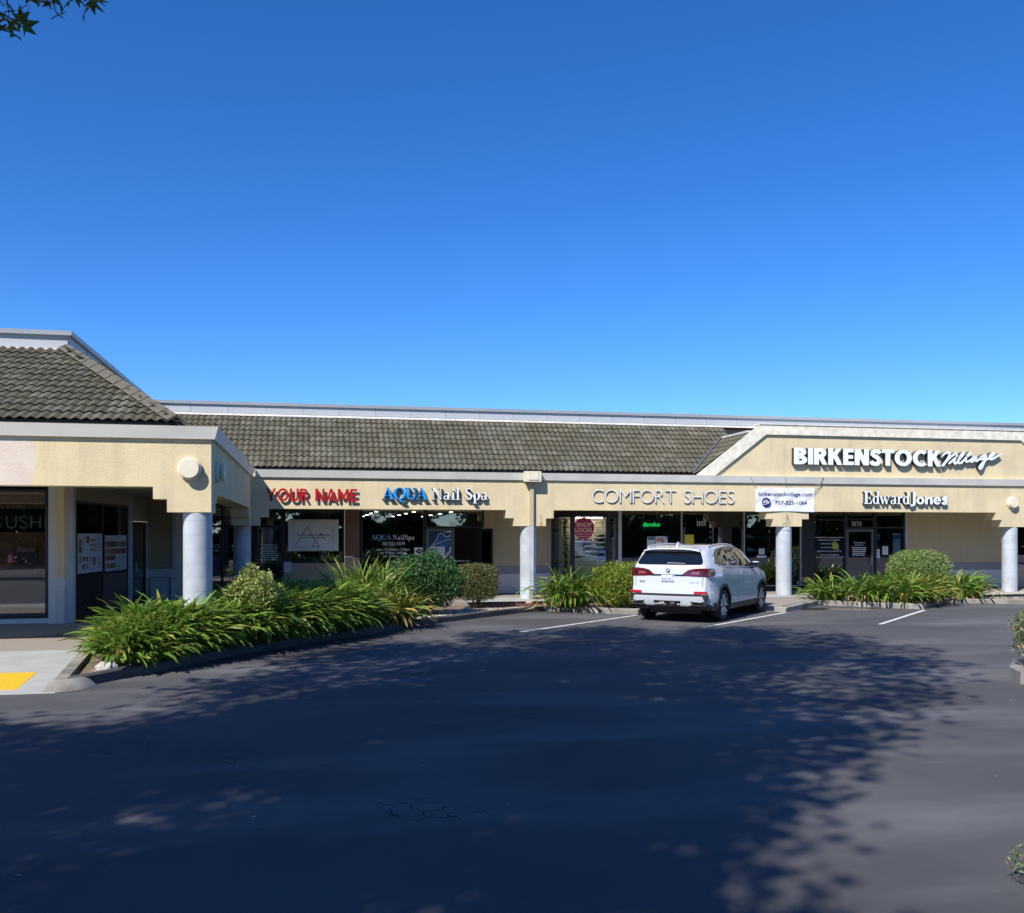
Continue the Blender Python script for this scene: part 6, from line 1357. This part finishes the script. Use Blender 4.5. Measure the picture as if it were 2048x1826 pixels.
def strap_plant(x, y, z, n, r, L0, L1, label, m=None, w=.029, e0=(42, 88), droop=(50, 135), dry=0, group='clumps of strappy leaved plants', lean=None):
    t = empty('strappy_plant', (x, y, z), label, 'plant', group)
    ang = rng.uniform(0, 6.28, n); n = int(n * 1.35); ang = rng.uniform(0, 6.28, n); rad = r * np.sqrt(rng.random(n)) * .55; base = np.column_stack([rad * np.cos(ang), rad * np.sin(ang), np.zeros(n)])
    V, F = straps(n, base, .06, L0, L1, w, e0, droop, lean=lean); V[:, 2] = np.maximum(V[:, 2], .01); arr_mesh('leaves', V, F, m or AG, t, True)
    if dry:
        base2 = np.column_stack([rng.uniform(-r, r, dry) * .5, rng.uniform(-r, r, dry) * .5, np.zeros(dry)])
        V, F = straps(dry, base2, .08, L0 * .7, L1 * .8, w, (20, 55), (90, 160)); arr_mesh('dry_leaves', V, F, DRY, t, True)
    return t
# the long mass beside the curved kerb
line = subdivide(KERB1, .1); N = 0; Bs = []
tot = [p for p in line if p[1] < 18.9]
while len(Bs) < 240:
    i = random.randrange(len(tot)); p = tot[i]; q = line[i + 1]; d = Vector((q[0] - p[0], q[1] - p[1])).normalized(); o_ = random.uniform(.28, 2.1)
    x, y = p[0] - d.y * o_, p[1] + d.x * o_
    if not pt_in(BED1, x, y) or (x < -1.3 and y > 16.1) or y < 13.75 or (x < -2.35 and y < 14.3) or x < -2.78: continue
    if x < -1.1 and (x + .95) ** 2 + (y - 16.75) ** 2 < .10: continue
    if len(Bs) > 40 and min((x - a) ** 2 + (y - b) ** 2 for a, b in Bs) < .012: continue
    Bs.append((x, y))
VV, FF, off = [], [], 0
for (x, y) in Bs:
    n = 88; f = min(1.18, .58 + (y - 13.7) * .24); base = np.column_stack([rng.normal(x, .07, n), rng.normal(y, .07, n), np.full(n, .07)])
    V, F = straps(n, base, .05, .66 * f, 1.08 * f, .029, (45, 88), (60, 128), lean=R(-35)); VV.append(V); FF.append(F + off); off += len(V)
o = arr_mesh('agapanthus_bed', np.concatenate(VV), np.concatenate(FF), AG, None, True); tag(o, 'long mass of arching green strappy leaves beside the curved kerb', 'plants', kind='stuff')
nd = 260; i_ = rng.integers(0, len(Bs), nd); base = np.array([(Bs[k][0], Bs[k][1], .06) for k in i_]); V, F = straps(nd, base, .12, .3, .6, .018, (10, 50), (60, 140)); o = arr_mesh('dead_leaves', V, F, DRY, None, True); tag(o, kind='stuff')
strap_plant(1.55, 20.25, .07, 260, .9, .65, 1.1, 'yellowing strappy clump with dry base by the kerb drain holes', AGY, dry=70, lean=R(-50))
strap_plant(1.15, 21.7, .07, 230, .9, 1.0, 1.62, 'tall upright strappy clump in front of brown panel between studio and nail shop', AG, e0=(55, 89), droop=(25, 85))
strap_plant(.45, 20.7, .07, 150, .7, .7, 1.15, 'green strappy clump behind the long kerbside mass, left of the yellowing one', AG)
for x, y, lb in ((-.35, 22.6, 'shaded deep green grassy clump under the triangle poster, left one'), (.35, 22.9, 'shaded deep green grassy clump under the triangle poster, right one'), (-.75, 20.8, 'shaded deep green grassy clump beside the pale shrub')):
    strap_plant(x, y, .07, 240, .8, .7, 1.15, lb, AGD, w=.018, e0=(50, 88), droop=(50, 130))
strap_plant(6.45, 23.8, .08, 240, .85, .8, 1.42, 'strappy clump spilling over kerb right of the downpipe column', AG, dry=45, lean=R(-100), droop=(50, 150))
strap_plant(14.25, 24.5, .08, 190, .75, .55, .95, 'dark strappy clump at left end of bed below the office window', AG, lean=R(180))
for x, y, n, lb in ((15.0, 23.85, 170, 'strappy clump in bed below office window, second from its left end'), (15.65, 23.25, 180, 'front strappy clump at the kerb corner below the office window'), (16.3, 23.55, 180, 'strappy clump with yellow leaves right of the kerb corner'), (16.95, 24.1, 180, 'strappy clump in front of the rounded clipped bush'), (15.7, 24.2, 170, 'back strappy clump below the office door'), (16.4, 24.5, 160, 'back strappy clump touching left side of the rounded bush')):
    strap_plant(x, y, .08, n, .8, .65, 1.12, lb, AGY if 'yellow' in lb else AG, dry=18, lean=R(-80))
strap_plant(18.6, 24.75, .08, 250, .8, .6, 1.1, 'last strappy clump right of the rounded clipped bush', AG, dry=60, lean=R(-20))
BR = mat('shrub_stem', (.09, .065, .045), .9)
def shrub(x, y, z, rad, n, size, m, label, box=0.0, stems=6, low=0.0, name='shrub', lump=.14, up=.4, group='shrubs in the planting beds', seed=1, lowr=.6):
    t = empty(name, (x, y, z), label, 'shrub', group)
    d = rng.normal(size=(n, 3)); d /= np.linalg.norm(d, axis=1)[:, None]
    if box: # squarer clipped form
        p = 1 / (np.abs(d) ** (2 + 4 * box)).sum(1) ** (1 / (2 + 4 * box)); d = d * p[:, None]
    rr = rng.random(n) ** .28; ph = rng.uniform(0, 6.28, 6)
    bump = 1 + lump * (np.sin(d[:, 0] * 5 + ph[0]) * np.sin(d[:, 1] * 5 + ph[1]) + .6 * np.sin(d[:, 2] * 8 + ph[2]) * np.sin(d[:, 0] * 9 + ph[3]))
    pos = d * (rr * bump)[:, None] * np.array(rad); pos[:, 2] += rad[2] * (1 if not low else 1) + low; k = pos[:, 2] > .03
    pos = pos[k]; V, F = leaf_quads(len(pos), pos, size, up); arr_mesh('foliage', V, F, m, t)
    mb = MB()
    for i in range(stems):
        a = i * 2.4 + .3; r_ = .35 + .4 * ((i * 37) % 10) / 10; mb.tube([(.03 * math.cos(a), .03 * math.sin(a), -.02), (rad[0] * r_ * .35 * math.cos(a), rad[1] * r_ * .35 * math.sin(a), low * .6 + rad[2] * .4), (rad[0] * r_ * math.cos(a), rad[1] * r_ * math.sin(a), low + rad[2] * 1.2)], [.028, .018, .008], 6)
    mb.build('stems', BR, t, local=True); return t
LM = {}
LM['pale'] = leaf_mat('variegated_shrub_leaf', [(.17, .25, .04), (.28, .36, .07), (.42, .43, .16), (.13, .21, .035)], .5, .3)
LM['green'] = leaf_mat('dense_green_leaf', [(.018, .065, .018), (.035, .10, .022), (.07, .16, .035)], .55, .2)
LM['olive'] = leaf_mat('clipped_bush_leaf', [(.045, .075, .016), (.085, .11, .026), (.15, .15, .045), (.18, .12, .06)], .5, .2)
LM['lime'] = leaf_mat('yellow_green_hedge_leaf', [(.06, .13, .014), (.13, .22, .014), (.27, .31, .018), (.17, .13, .045)], .4, .25, [0, .4, .8, 1])
LM['light'] = leaf_mat('light_green_leaf', [(.09, .17, .03), (.19, .28, .06), (.30, .36, .13)], .45, .25)
LM['flower'] = leaf_mat('flowering_shrub_leaf', [(.05, .10, .02), (.12, .18, .05), (.22, .24, .10), (.40, .22, .20)], .5, .2)
shrub(-.98, 16.75, .07, (.50, .50, .55), 9000, .034, LM['pale'], 'pale feathery variegated shrub between the two corner columns', low=.22, lump=.2, up=.9)
fl = [o for o in bpy.data.objects if o.get('label', '').startswith('pale feathery')][0]
for i, (dx, dy, dz, sc) in enumerate(((.02, .0, 1.27, .9), (.24, -.1, 1.18, .6), (-.28, -.1, 1.08, .6))):    # flower plumes
    pos = rng.normal(size=(90, 3)) * np.array([.03, .03, .09]) * sc + np.array([dx, dy, dz]); V, F = leaf_quads(90, pos, .022, .6); arr_mesh('flower_plume', V, F, LM['pale'] if i > 9 else mat('cream_plume', (.46, .42, .27), .7), fl)
shrub(2.62, 22.55, .07, (.95, .75, .68), 15000, .036, LM['green'], 'large dense dark green shrub in front of the nail shop doors', low=.12, lump=.16)
shrub(4.12, 24.25, .07, (.56, .5, .48), 11000, .025, LM['olive'], 'trimmed flat topped olive bush on a bare stem above gravel', box=.5, low=.2, lump=.04, name='clipped_bush')
shrub(8.35, 23.72, .07, (1.35, .72, .58), 21000, .030, LM['lime'], 'yellow green hedge between strappy clump and the white car', box=.35, low=.03, lump=.10, name='hedge', stems=9)
shrub(7.55, 23.15, .07, (.62, .55, .50), 7000, .030, LM['lime'], 'low front lobe of yellow green hedge above round kerb drain hole', low=.0, lump=.14, name='hedge')
shrub(17.35, 24.95, .08, (.86, .7, .62), 14000, .032, LM['light'], 'rounded clipped light green bush in front of the office glass', box=.3, low=.2, lump=.05, name='clipped_bush')
# island at the right edge of the lot
isl = [(9.12, 10.95), (9.36, 10.62), (9.9, 10.5), (13, 10.4), (13, 12.4), (9.95, 12.1), (9.32, 11.4)]
sheet('kerb', isl, .16, M['kerb'], z0=-.05); sheet('planting_bed', [(9.32, 10.98), (9.48, 10.78), (9.92, 10.66), (12.9, 10.55), (12.9, 12.25), (10.0, 11.95), (9.45, 11.3)], .165, M['soil'])
shrub(9.93, 11.25, .16, (.52, .5, .42), 5000, .030, LM['flower'], 'flowering shrub on kerbed island at right edge of the lot', low=.05, lump=.2)
shrub(4.07, 4.60, .0, (.24, .22, .13), 900, .016, LM['flower'], 'small low flowering shrub at the bottom right edge of the lot', low=.0, lump=.2, stems=4)

# ================================================================== TREES
BARK = mat('tree_bark', (.13, .105, .085), .95, var=.9, vscale=12, bump=.9, bscale=18)
TLEAF = leaf_mat('sweetgum_leaf', [(.022, .055, .008), (.04, .085, .012), (.06, .11, .018), (.05, .095, .012)], .4, .5)
LEAFO = np.array([(0, -.12)] + [(r_ * math.sin(a), r_ * math.cos(a)) for k in range(5) for r_, a in ((.42 if k else .30, R(-144 + k * 72 - 36)), ((1.0, .95, 1.08, .95, 1.0)[k] * (.82 if k in (0, 4) else 1), R(-120 + k * 60)))] + [(.30 * math.sin(R(180)), .30 * math.cos(R(180)))])
LEAFO[1] = (-.10, -.22); LEAFO[11] = (.10, -.22)
def star_leaves(pos, size):
    n = len(pos); d = rng.normal(size=(n, 3)); d[:, 2] = np.abs(d[:, 2]) + .4; d /= np.linalg.norm(d, axis=1)[:, None]
    a = np.cross(d, rng.normal(size=(n, 3))); a /= np.linalg.norm(a, axis=1)[:, None]; b = np.cross(d, a); s = size * rng.uniform(.75, 1.2, n)
    uv = LEAFO; rad = np.hypot(uv[:, 0], uv[:, 1]); V = pos[:, None] + s[:, None, None] * (a[:, None] * uv[None, :, 0, None] + b[:, None] * uv[None, :, 1, None] - d[:, None] * (.22 * rad ** 2)[None, :, None])
    F = np.concatenate([np.arange(n)[:, None] * 12 + np.array([[0, 1 + 2 * k, 2 + 2 * k, 3 + 2 * k]]) for k in range(5)])
    return V.reshape(-1, 3), F
def crown_points(rx, rz, ncl, per, cr, low=-1.0):
    c = []
    while len(c) < ncl:
        d = rng.normal(size=3); d /= np.linalg.norm(d); r_ = rng.random() ** .34; p = d * r_ * np.array([rx, rx, rz])
        if p[2] < low * rz: continue
        c.append(p)
    c = np.array(c); P = np.repeat(c, per, 0) + np.clip(rng.normal(size=(ncl * per, 3)), -1.7, 1.7) * cr * np.array([1, 1, .62]); return c, P
TX, TY, TZ = -3.7, 5.45, 11.2
tree = empty('tree', (TX - .9, TY - .6, 0), 'broadleaf tree with star shaped leaves overhanging the upper left corner', 'tree')
cl, P_ = crown_points(4.65, 4.5, 215, 142, .44, -.8); P_ = P_ + np.array([TX, TY, TZ])
S_, C_ = math.sin(R(11.78)), math.cos(R(11.78)); dep = P_[:, 0] * S_ + P_[:, 1] * C_; lat = P_[:, 0] * C_ - P_[:, 1] * S_      # prune the low front of the crown, where the photograph shows open sky
low_ = (dep > 0) & (P_[:, 2] < CAM_H + .559 * dep + .22) & (np.abs(lat) < .56 * dep + .3)
P_ = P_[~low_]; V, F = star_leaves(P_, .118); w = wloc(tree); V = V - np.array(w); o = arr_mesh('crown', V, F, TLEAF, tree); o['kind'] = 'stuff'
tb = np.array([TX - .9, TY - .6, 0]); tr_ = MB(); tr_.tube([tb, tb + (.05, .05, 2), tb + (.2, .1, 4.5), tb + (.5, .35, 7.5), tb + (.8, .5, 11), tb + (.9, .6, 13.5)], [.30, .22, .19, .15, .09, .03], 12); tr_.tube([tb + (0, 0, -.1), tb + (0, 0, .3)], [.42, .28], 12); tr_.build('trunk', BARK, tree, smooth=True)
ctr = np.array([TX, TY, TZ])
for k in range(16):
    c = cl[(k * 13) % len(cl)] + ctr
    dpt, lt = c[0] * S_ + c[1] * C_, c[0] * C_ - c[1] * S_
    if dpt > 0 and c[2] < CAM_H + .559 * dpt + .5: c[2] = CAM_H + .559 * dpt + .9
    h0 = min(max(4.6, c[2] - 3.0), 11.5); st_ = tb + np.array([.2 + (h0 - 4.5) * .09, .1 + (h0 - 4.5) * .07, h0]); md = (st_ + c) / 2 + np.array([0, 0, .35])
    MB().tube([st_, md, c], [.085, .055, .015], 7).build('limb', BARK, tree, smooth=True)
LC = [(-2.35,8.07,6.09),(-2.34,8.28,6.16),(-2.37,8.16,6.02),(-2.29,8.32,6.12),(-2.38,8.35,6.06),(-2.15,7.90,5.86),(-2.32,7.90,5.81),(-2.39,8.50,6.07),(-2.32,8.07,6.04),(-2.21,8.03,6.06),(-2.54,8.65,6.31),(-2.29,8.22,6.03),(-2.30,8.48,6.24),(-2.05,8.18,6.19),(-2.03,8.29,6.19),(-1.90,7.91,6.06),(-2.13,8.30,6.29),(-1.96,8.44,6.35),(-2.20,8.24,6.24),(-2.19,8.39,6.35),(-1.87,8.28,6.31),(-1.95,7.86,6.08),(-2.02,8.37,6.21),(-1.79,8.20,6.15),(-1.69,7.97,6.12),(-1.61,7.76,6.04),(-1.81,8.40,6.40)]
lm0 = None
for k, p in enumerate(LC):
    V, F = star_leaves(np.array([[0., 0., 0.]]), .10); me = bpy.data.meshes.new('leaf'); me.from_pydata([tuple(v) for v in V], [], [tuple(int(i) for i in f) for f in F]); me.materials.append(TLEAF)
    o = bpy.data.objects.new('leaf', me); link(o, tree); o.location = Vector(p) - w
tw = MB()
def P3(i): return np.array(LC[i])
tw.tube([P3(9) + (-.6, -.5, 1.3), P3(0) + (0, 0, .25), P3(4)], [.02, .012, .004], 6); tw.tube([P3(13) + (-.5, -.4, 1.0), P3(13) + (0, 0, .12), P3(14)], [.016, .009, .004], 6); tw.tube([P3(24) + (-.3, -.2, .8), P3(24), P3(23)], [.014, .008, .003], 6); tw.build('twig', BARK, tree)
sheet('planting_bed', [(TX - .9 + 1.1 * math.cos(a), TY - .6 + 1.1 * math.sin(a)) for a in [k * math.pi / 10 for k in range(20)]], .012, M['soil'])
def copy_tree(o, parent=None):
    c = o.copy(); COL.objects.link(c)
    if parent: c.parent = parent
    for ch in list(o.children):
        if not ch.name.startswith(('leaf', 'twig')): copy_tree(ch, c)
    return c
X2, Y2, Z2 = -8.9, -.15, 10.2
tree2 = empty('tree', (X2 + .5, Y2 - .3, 0), 'broadleaf tree shading the lot left of the viewpoint', 'tree')
cl2, Q_ = crown_points(4.25, 4.2, 190, 150, .46, -.85); _, Q3 = crown_points(2.3, 2.2, 54, 122, .40, -.9); _, Q4 = crown_points(2.2, 2.2, 54, 122, .40, -.9); Q_ = np.concatenate([Q_, Q3 + np.array([-4.9 - X2, .5 - Y2, 11.0 - Z2]), Q4 + np.array([-6.5 - X2, -1.9 - Y2, 10.0 - Z2])]); V, F = star_leaves(Q_ + np.array([X2, Y2, Z2]), .118); o = arr_mesh('crown', V - np.array(wloc(tree2)), F, TLEAF, tree2); o['kind'] = 'stuff'
MB().tube([(X2 + .5, Y2 - .3, 0), (X2 + .45, Y2 - .2, 3), (X2 + .2, Y2, 7), (X2, Y2, 12.5)], [.3, .22, .16, .04], 12).build('trunk', BARK, tree2, smooth=True)
for k in range(12):
    c = cl2[(k * 11) % len(cl2)] + np.array([X2, Y2, Z2]); h0 = min(max(4.6, c[2] - 3), 11); MB().tube([(X2 + .4, Y2 - .1, h0), (np.array([X2 + .4, Y2 - .1, h0]) + c) / 2 + np.array([0, 0, .3]), c], [.08, .05, .015], 7).build('limb', BARK, tree2, smooth=True)
# trees across the lot, what the shop glass mirrors
c2, P2 = crown_points(3.6, 3.0, 60, 70, .55); P2[:, 2] += 5.2; V, F = leaf_quads(len(P2), P2, .22, .3); ft = empty('tree', (-22, -24, 0), 'round crowned tree on the far side of the lot', 'tree', 'trees across the lot'); arr_mesh('crown', V, F, TLEAF, ft)
MB().tube([(0, 0, 0), (.1, 0, 2.5), (0, .1, 5.5)], [.22, .16, .06], 9).build('trunk', BARK, ft, local=True, smooth=True)
for k in range(13):
    t = copy_tree(ft); t.location = (-16 + k * 6.2, -24 - (k * 7 % 5) * 1.4, 0); t.rotation_euler.z = k * 1.9; sc = .8 + (k * 3 % 7) * .09; t.scale = (sc, sc, sc)
# dense planting along the far side of the lot
n = 34000; xs_ = rng.uniform(-30, 75, n); top_ = 4.0 + 1.3 * np.sin(xs_ * .9) + 1.2 * np.sin(xs_ * .37 + 1); pos = np.column_stack([xs_, -27 + rng.normal(0, .8, n), rng.random(n) ** .8 * top_]); V, F = leaf_quads(n, pos, .46, .3); o = arr_mesh('far_shrubbery', V, F, TLEAF); o['kind'] = 'stuff'
# small litter on the asphalt
LT = leaf_mat('pale_litter', [(.5, .48, .42), (.4, .3, .15), (.6, .6, .58)], .8, 0)
n = 90; pos = np.column_stack([rng.uniform(-2, 18, n), rng.uniform(5, 22.0, n), np.full(n, .012)]); pos = pos[[not (pt_in(BED1, a, b)) and (b < 21.0) and (a > -2.4 or b < 13) and not (7 < a < 12.2 and 20 < b < 24) for a, b, _ in pos]]
V, F = leaf_quads(len(pos), pos, .022, 3); V[:, 2] = .006 + np.abs(V[:, 2] - .012) * .3; o = arr_mesh('leaf_litter', V, F, LT); o['kind'] = 'stuff'
